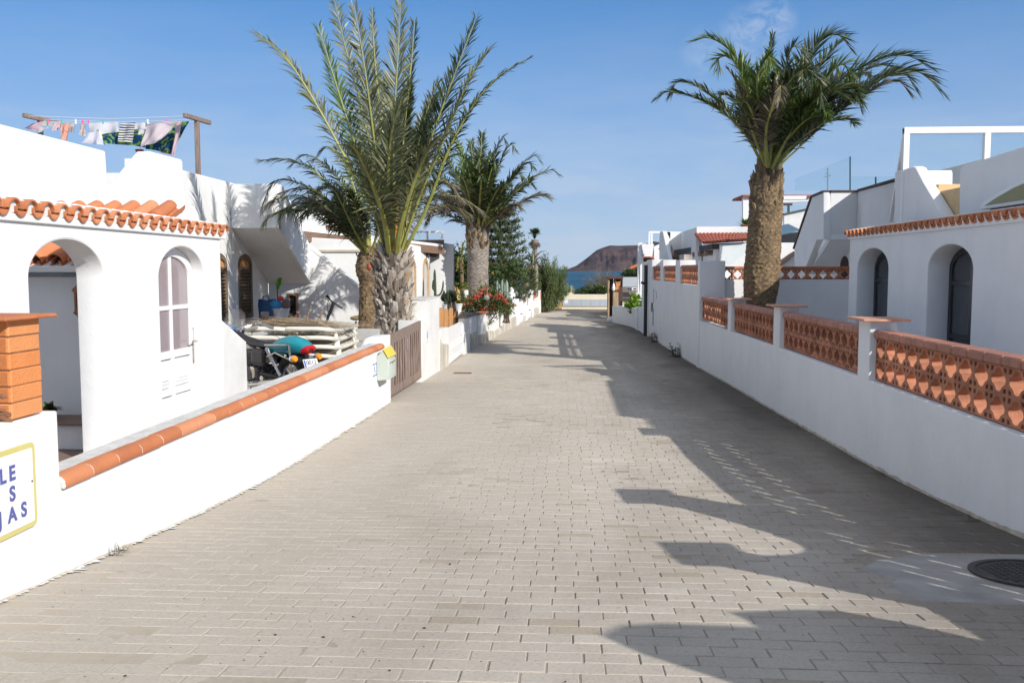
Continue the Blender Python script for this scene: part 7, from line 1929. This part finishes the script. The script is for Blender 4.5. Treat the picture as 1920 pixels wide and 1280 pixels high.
# wall under the eave, oblique to the lane, with small arches
wa = onY(1283, 478, 39.0); wb = onY(1351, 476, 33.6); Uw = V((wb.x - wa.x, wb.y - wa.y, 0)); Lw = Uw.length
def oz(py, Y): return onY(1300, py, Y).z
b_.slab([(0, -1), (Lw, -1), (Lw, oz(462, 33.6)), (0, oz(470, 39))], (wa.x, wa.y, 0), Uw, -.02, .2, holes=[arch(.35, .85, oz(503, 38), oz(494, 38), oz(485, 38), 10), arch(2.55, 2.95, oz(503, 36), oz(492, 36), oz(484.5, 36), 10)], bev=.02)
b_.slabY(PY(39.5, [(1249, 434), (1285, 435), (1285, 468), (1263, 469), (1258, 455)]), 39.5, 39.7, bev=.02)
b_.slabX([(39.5, 1.6), (42, 1.6), (42, onY(1249, 434, 39.5).z), (39.5, onY(1249, 434, 39.5).z)], onY(1249, 434, 39.5).x - .02, onY(1249, 434, 39.5).x + .2, bev=.02)
fx = onY(1249, 434, 39.5).x
b_.slabX(PX(fx, [(1244, 434), (1249.5, 434), (1266, 505), (1253, 505)]), fx - .16, fx - .01, bev=.01)
b_.build('wall', M['white'], RH)
b_ = MB(); b_.slab(arch(.33, .87, oz(503, 38), oz(494, 38), oz(484, 38), 10), (wa.x, wa.y, 0), Uw, .06, .08, bev=.002); b_.slab(arch(2.5, 3.0, oz(503, 36), oz(492, 36), oz(484, 36), 10), (wa.x, wa.y, 0), Uw, .06, .08, bev=.002); b_.build('window', M['darkglass'], RH)
# tile strip
b_ = MB(); ta, tb = onY(1306, 443, Yh - .02), onY(1412, 442, Yh - .02); da, db = onY(1319, 458, Yh - 1.75), onY(1400, 452, Yh - 1.75)
nt_ = 16
for k in range(nt_):
    f = k / (nt_ - 1); a = ta.lerp(tb, f); d = da.lerp(db, f); dv = a - d; up = V((0, -dv.z, dv.y)).normalized()
    for q in range(4): pq = d + dv * (q / 4); barrel(b_, pq + up * (.03 + .008 * q), dv, (1, 0, 0), dv.length / 4 * 1.15, .095, rnd.random(), up, taper=.85)
b_.add([ta, tb, db, da], [(0, 1, 2, 3)]); b_.build('roof_tile', M['red_tile'], RH)
b_ = MB(); sa, sb = onY(1264, 469, 39.2), onY(1335, 457, 33.5); sb2 = sb + V((2.2, .6, .1)); sa2 = sa + V((1.5, .9, .15)); hgt = V((0, 0, -.20))
P = [sa, sb, sb2, sa2]; b_.add([p + hgt for p in P] + P, [(3, 2, 1, 0), (4, 5, 6, 7), (0, 1, 5, 4), (1, 2, 6, 5), (2, 3, 7, 6), (3, 0, 4, 7)]); b_.build('roof', M['slate'], RH)
b_ = MB()
for k in range(7): p = sa.lerp(sb, (k + .5) / 7) + V((0, 0, -.32)); b_.tube([p + V((-.15, -.05, 0)), p + V((1.6, .6, .05))], .10, 7)
b_.tube([sa + V((.1, 0, -.3)), sa + V((.1, 0, -1.3))], .12, 7); b_.build('rafter', M['greywood'], RH)
# palm-like plant on that roof
RP = thing('roof_plant', 'spiky green plant on the roof left of the golden palm trunk', 'plant', onY(1396, 424, 37)); b_ = MB(); c = onY(1398, 424, 37); pot(b_, c + V((0, 0, -.25)), .2, .3); b_.build('pot', M['terracotta'], RP)
b_ = MB(); leaf_cluster(b_, c, 70, .62, .06, seed=91, up=.75, droop=.25); b_.build('leaves', M['leaf_fresh'], RP)
# small white house with chimney, before the bay
CHh = thing('chimney_house', 'white house with a bottle-shaped chimney, next to the hill across the bay', 'house', (4.8, 50, -1))
Yc = 50.0; b_ = MB()
b_.slabY(PY(Yc, [(1203, 457.5), (1226, 457.5), (1223, 482), (1206, 482)]), Yc, Yc + .25, bev=.02)
xl = onY(1200.5, 480, Yc).x
b_.slab([(0, 0), (.5, 0), (.35, onY(0, 457, Yc).z + 1.3), (.2, onY(0, 457, Yc).z + 1.3)], (xl, Yc - .02, -1.3), (0, 1, 0), -.12, .1, bev=.01)
b_.slabY(PY(Yc + .6, [(1226, 462), (1250, 452), (1256, 460), (1262, 520), (1226, 520)]), Yc + .6, Yc + .8, bev=.02)
b_.slabY(PY(Yc + .02, [(1200, 480), (1206, 480), (1206, 560), (1200, 560)]), Yc + .02, Yc + .3, bev=.02)
b_.build('wall', M['white'], CHh)
b_ = MB(); b_.slabY(PY(Yc - .3, [(1206, 481), (1226, 481), (1226, 484), (1206, 484)]), Yc - .3, Yc + .2, bev=.01); b_.build('lintel', M['terracotta'], CHh)
b_ = MB(); b_.slabY(PY(Yc + .1, [(1207, 484), (1227, 484), (1227, 494), (1207, 494)]), Yc + .1, Yc + .2, bev=.01); b_.build('shutter', M['darkwood'], CHh)
b_ = MB(); ca = onY(1239, 466, Yc - 1); b_.rbox((onY(1236.5, 466, Yc - 1).x, Yc - 1, ca.z), (onY(1243.5, 466, Yc - 1).x, Yc - .8, onY(0, 453, Yc - 1).z), .02)
ct_ = V((onY(1240.5, 453, Yc - 1).x, Yc - .9, onY(0, 453, Yc - 1).z)); b_.lathe(ct_, [(.07, 0), (.06, .1), (.09, .14), (.05, .22), (.04, .32), (.01, .36)], 10); b_.build('chimney', M['white'], CHh)
b_ = MB(); p0 = onY(1238, 467, Yc - .9); p1 = onY(1248, 488, Yc - 2.2)
for q in range(7): a = p0.lerp(p1, q / 7); b_.rbox((a.x - .09, a.y - .12, a.z - .03), (a.x + .13, a.y + .1, a.z + .05), .02)
b_.build('verge_tile', M['terracotta'], CHh)
b_ = MB()
for px in (1217.5, 1222): x = onY(px, 445, Yc + 1).x; b_.box((x - .05, Yc + .95, onY(0, 470, Yc + 1).z), (x + .05, Yc + 1.05, onY(0, 437, Yc + 1).z))
x1_ = onY(1250, 445, Yc + 1).x; xq = onY(1217, 445, Yc + 1).x; zt = onY(0, 438, Yc + 1).z; b_.box((xq, Yc + .94, zt - .06), (x1_, Yc + 1.06, zt + .05)); b_.build('roof_frame', M['whitemetal'], CHh)
# house with red roof edge and scalloped awning, far behind
FH = thing('far_villa', 'distant white villa with a red roof edge and scalloped awning seen above the teal roof', 'house', (12, 52, 2)); Yv = 52.0
b_ = MB(); b_.slabY(PY(Yv, [(1393, 369), (1520, 369), (1520, 378), (1466, 380), (1466, 470), (1393, 470)]), Yv, Yv + .3, bev=.02); b_.build('wall', M['white'], FH)
b_ = MB(); b_.slabY(PY(Yv - .1, [(1392, 365.5), (1522, 365.5), (1522, 369.5), (1392, 369.5)]), Yv - .2, Yv + 3, bev=.02); b_.build('roof_edge', M['red_tile'], FH)
b_ = MB(); sc_ = [onY(1520, 374, Yv - .6)] ; O = [(onY(px, 0, Yv - .6).x, onY(0, 380 + (1.2 if i % 2 else -.6), Yv - .6).z) for i, px in enumerate(range(1466, 1522, 2))]; b_.slabY(O + [(onY(1522, 0, Yv - .6).x, onY(0, 374, Yv - .6).z), (onY(1466, 0, Yv - .6).x, onY(0, 374, Yv - .6).z)], Yv - .62, Yv - .6, bev=.001); b_.build('awning', M['whitemetal'], FH)
b_ = MB(); b_.slabY(PY(Yv - .5, [(1464, 381), (1486, 381), (1486, 385), (1464, 385)]), Yv - .5, Yv - .3, bev=.01); b_.slabY(PY(Yv - .5, [(1477.5, 385.2), (1481, 385.2), (1481, 400), (1477.5, 400)]), Yv - .49, Yv - .31, bev=.01); b_.build('beam', M['darkmetal'], FH)
b_ = MB(); b_.slabY(PY(Yv - 2, [(1458, 416), (1486, 414), (1486, 440), (1458, 440)]), Yv - 2, Yv - 1.8, bev=.02); b_.build('terrace_wall', M['white_old'], FH)
b_ = MB(); b_.slabY(PY(46, [(1470, 402), (1515, 392), (1515, 440), (1470, 440)]), 46, 46.2, bev=.02); b_.build('terrace_wall', M['white_old'], FH)
b_ = MB(); b_.slabY(PY(45.9, [(1470, 400), (1515, 390), (1515, 393), (1470, 403)]), 45.9, 46.3, bev=.01); b_.build('terrace_coping', M['slate'], FH)
b_ = MB(); b_.slabY(PY(Yv - 2.2, [(1455, 385), (1520, 385), (1520, 415), (1455, 415)]), Yv - 2.2, Yv - 2.18, bev=.001); b_.build('glass_screen', M['glass'], FH)
mp = onY(1463, 440, 44); mt = onY(1463, 365, 44); b_ = MB(); b_.tube([mp, mt], .05, 8); tag(b_.build('roof_pole', M['whitemetal']), 'thin white pole rising beside the golden palm trunk', 'pole')
aa, at_ = onY(1552, 357, 42), onY(1552, 315, 42); AN = MB(); AN.tube([aa, at_], .03, 6); AN.tube([onY(1546, 332, 42), onY(1558, 329, 42)], .02, 5); AN.tube([onY(1548, 326, 42), onY(1556, 325, 42)], .015, 5); tag(AN.build('antenna', M['steel']), 'rooftop aerial behind the glass railing', 'antenna')
# orange-roofed kiosk, terrace, posts and planter at the lane end
KH = thing('orange_roof_house', 'small house with an orange roof at the edge of the bay', 'house', (3.6, 60, -1.3)); Yk = 60
b_ = MB(); b_.slabY(PY(Yk, [(1184, 502), (1215, 500), (1215, 560), (1184, 560)]), Yk, Yk + 3, bev=.02); b_.build('wall', M['cream'], KH)
b_ = MB(); a, c, d = onY(1180, 501, Yk - .3), onY(1196, 494, Yk + 1), onY(1225, 500, Yk - .3); e = onY(1225, 493, Yk + 1); b_.add([a, d, e, c, a + V((0, 0, -.12)), d + V((0, 0, -.12))], [(0, 1, 2, 3), (4, 5, 1, 0)]); b_.build('roof', M['terracotta'], KH)
bush('roof_hedge', 'dark green spiky hedge above the pale grey box at the lane end', 1166, 1202, 508, 524, 57, 900, .22, 'needle', 63, .6, cat='hedge', tr=(.1, .8), stem=False)
VB = thing('beach_kiosk', 'low lane-end building with a grey parapet and brown shingle roof', 'building', (3.4, 54, -1.3)); Yb = 54
b_ = MB(); b_.slabY(PY(Yb, [(1167, 520), (1212, 520), (1212, 538), (1167, 538)]), Yb, Yb + 3, bev=.02); b_.build('parapet', M['panel_grey'], VB)
b_ = MB(); a, c, d, e = onY(1168, 538.5, Yb), onY(1212, 538.5, Yb), onY(1212, 559, Yb - 2.2), onY(1160, 559, Yb - 2.2); b_.add([e, d, c, a, e + V((0, .1, -.15)), d + V((0, .1, -.15))], [(0, 1, 2, 3), (4, 5, 1, 0)]); b_.build('roof', mat('brown_shingle', (.16, .12, .10), .9, .2, 5), VB)
b_ = MB(); b_.slabY(PY(Yb - 2, [(1164, 560), (1212, 560), (1212, 590), (1164, 590)]), Yb - 2, Yb - 1.8, bev=.01); b_.build('wall', M['white_old'], VB)
sg = thing('kiosk_sign', 'small white sign with dark blocks of lettering on the brown shingle roof', 'sign', onY(1185, 542, 52.4)); b_ = MB(); b_.slabY(PY(52.6, [(1175.5, 539), (1195, 539), (1195, 544.5), (1175.5, 544.5)]), 52.6, 52.66, bev=.003); b_.build('board', M['signwhite'], sg)
b_ = MB()
for xa_, xb_ in ((1177, 1179.5), (1181.5, 1183.5), (1187.5, 1193.5)): b_.slabY(PY(52.59, [(xa_, 540.5), (xb_, 540.5), (xb_, 543), (xa_, 543)]), 52.585, 52.595, bev=.001)
b_.build('lettering', M['darkmetal'], sg)
# timber entrance
TE = thing('timber_entrance', 'rustic timber entrance with thick wooden posts and a dark beam at the lane end', 'entrance', (2.6, 50, -1.3)); Yt = 50
for px0, px1, py in ((1138.5, 1143, 520), (1148.5, 1159.5, 547)):
    a = onY(px0, 600, Yt); c = onY(px1, py, Yt); b_ = MB(); b_.rbox((a.x, Yt, gz(Yt) - .02), (c.x, Yt + .3, c.z), .03); b_.build('post', mat('tan_driftwood', (.36, .26, .15), .9, .3, 4, .5, 20, sc=(5, 5, .6)), TE)
b_ = MB(); a = onY(1137, 523, Yt + .2); c = onY(1168, 518, Yt + .2); b_.rbox((a.x, Yt - .1, a.z), (c.x, Yt + .7, a.z + .16), .02); b_.rbox((a.x + .12, Yt + .35, gz(Yt)), (a.x + .5, Yt + .45, a.z), .01); b_.rbox((onY(1160, 0, Yt).x, Yt + .35, gz(Yt)), (c.x, Yt + .45, a.z), .01); b_.build('beam', M['darkwood'], TE)
LB = thing('wooden_lamp_box', 'brown wooden box standing on the thick timber post', 'box', onY(1158, 547, Yt)); b_ = MB(); a, c = onY(1154, 546.5, Yt + .05), onY(1163, 530, Yt + .05); b_.rbox((a.x, Yt + .02, a.z + .005), (c.x, Yt + .3, c.z), .02); b_.rbox((a.x - .03, Yt, c.z), (c.x + .03, Yt + .32, c.z + .05), .01); b_.build('box', M['crate'], LB)
WLp = thing('white_lantern', 'small white lantern hanging inside the timber entrance', 'lantern', onY(1150.5, 545, Yt - .05)); b_ = MB(); c = onY(1150.5, 540, Yt - .1); b_.lathe(c, [(.02, .28), (.05, .2), (.09, .05), (.1, -.05), (.06, -.14), (0, -.16)], 12); b_.tube([c + V((0, 0, .26)), V((c.x, c.y, onY(1150, 522, Yt).z))], .008, 5); b_.build('shade', M['signwhite'], WLp)
bd = onY(1143, 590, 49.6); RK = MB(); RK.ball((bd.x + .1, 49.4, gz(49.4) + .1), (.28, .22, .22), 10); tag(RK.build('boulder', M['white_old']), 'white painted boulder at the foot of the timber entrance', 'boulder')
PLW = thing('planter_wall', 'low white curving planter wall with bright green leaves near the timber entrance', 'planter', (3.2, 44, -1.2))
b_ = MB(); cur = [onX(1214, 585, 3.38)]; pts = [(3.36, 39.6), (3.34, 42), (3.22, 44.5), (2.98, 46.6), (2.7, 48.4), (2.6, 49.2)]; C = catmull([(x, y, 0) for x, y in pts], 20); vs = []
for i, p in enumerate(C):
    T_ = (C[min(i + 1, 20)] - C[max(i - 1, 0)]).normalized(); N_ = V((T_.y, -T_.x, 0)); z0_, z1_ = gz(p.y) - .05, -.18 - .22 * i / 20
    for q, zz in ((p, z0_), (p, z1_), (p + N_ * .22, z1_), (p + N_ * .22, z0_)): vs.append((q.x, q.y, zz))
b_.add(vs, [(i * 4 + k, i * 4 + k + 1, i * 4 + 5 + k, i * 4 + 4 + k) for i in range(20) for k in range(3)] + [(3, 2, 1, 0), (80, 81, 82, 83)]); b_.build('wall', M['white'], PLW)
b_ = MB(); b_.rbox((3.28, 41.2, gz(42) - .05), (3.7, 41.7, -.12), .03); b_.build('pier', M['white'], PLW)
b_ = MB(); leafcloud(b_, onY(1192, 570, 44.5), (.45, .8, .35), 700, .2, 66, clump=12); b_.build('leaves', M['brightleaf'], PLW)
WC = thing('white_chairs', 'white slatted garden bench behind the bright green leaves', 'bench', onY(1196, 560, 47)); b_ = MB(); a = onY(1190, 553, 47)
for k in range(6): b_.rbox((a.x + k * .09, 47, a.z - .3), (a.x + .05 + k * .09, 47.03, a.z + .1 + .05 * k), .005)
b_.rbox((a.x - .02, 46.6, a.z - .32), (a.x + .56, 47.03, a.z - .28), .008); b_.build('seat', M['whitemetal'], WC)

# grit and small dark stones scattered on the paving
b_ = MB(); r = random.Random(71)
for k in range(300):
    if r.random() < .75: x, y = r.gauss(-1.2, .75), r.uniform(3.2, 6.5)
    else: x, y = r.uniform(-2.9, 3.3), 3.2 + 18 * r.random() ** 2
    if not -2.95 < x < 3.3: continue
    s_ = r.uniform(.0014, .0038) * (2.6 if r.random() < .05 else 1); z = gz(y) + .010
    b_.ball((x, y, z), (s_, s_ * r.uniform(.6, 1.2), s_ * .6), 6, 0, r.random())
o = b_.build('grit', mat('dark_grit', (.05, .045, .04), .9, .3, 40)); o['kind'] = 'stuff'; o['label'] = 'scattered dark grit lying on the paved lane'; o['category'] = 'grit'
# dusty band and odd weeds where the walls meet the paving
def dirt_band(parent, X, s, y0, y1, seed, m, hmax=.07):
    b_ = MB(); r = random.Random(seed); y = y0
    top = []
    while y < y1:
        top.append((y, gz(y) + .012 + hmax * (.35 + .65 * abs(noise.noise(V((y * 2.3, seed, 0))))) * r.uniform(.5, 1.1))); y += r.uniform(.05, .14)
    vs = [(X + s * .004, a, gz(a) - .01) for a, b in top] + [(X + s * .003, a, b) for a, b in top]; n = len(top)
    b_.add(vs, [((i, i + 1, n + i + 1, n + i) if s > 0 else (i + 1, i, n + i, n + i + 1)) for i in range(n - 1)], 0)
    return b_.build('dirt_band', m, parent)
dm = mat('wall_foot_dirt', (.50, .45, .36), .95, .25, 9, .3, 60)
dirt_band(LT, RX, -1, 4.0, 22.9, 3, dm); dirt_band(TW, RX + .002, -1, 23.4, 36.5, 5, dm); dirt_band(LW, -3.0, 1, 3.0, 15.5, 7, dm, .03)
for k, (x, y, lb) in enumerate(((3.33, 7.4, 'tiny green weed at the foot of the wall nearest the manhole'), (3.33, 9.6, 'tiny weed at the wall foot below the first capped pillar'), (-2.95, 5.75, 'dry little weed at the foot of the wall below the terracotta edging'), (3.33, 12.9, 'small weed sprouting at the wall foot between two capped pillars'))):
    b_ = MB(); r = random.Random(k + 40); c = V((x, y, gz(y) + .01))
    for q in range(26):
        d = V((r.gauss(-.3 if x > 0 else .3, .4), r.gauss(0, .6), r.uniform(.25, .8))).normalized(); L = r.uniform(.03, .09); p = c + V((r.uniform(-.03, .03), r.gauss(0, .05), 0)); s_ = V((0, .005, 0)); b_.add([p - s_, p + s_, p + d * L * .6 + s_, p + d * L], [(0, 1, 2, 3)], 0, False, r.random())
    tag(b_.build('weed', M['bushleaf' if x > 0 else 'twig']), lb, 'weed', 'weeds at the foot of the wall')
if HAZE > 0:
    b_ = MB(); b_.box((-4200, -60, -40), (4200, 6000, 420))
    hm = bpy.data.materials.new('haze_air'); hm.use_nodes = True; nt = hm.node_tree; nt.nodes.clear()
    o_ = nt.nodes.new('ShaderNodeOutputMaterial'); pv = nt.nodes.new('ShaderNodeVolumePrincipled')
    pv.inputs['Color'].default_value = (.80, .88, 1.0, 1); pv.inputs['Density'].default_value = HAZE; pv.inputs['Anisotropy'].default_value = .2
    nt.links.new(pv.outputs[0], o_.inputs['Volume'])
    hz_o = b_.build('haze', hm); hz_o['kind'] = 'stuff'
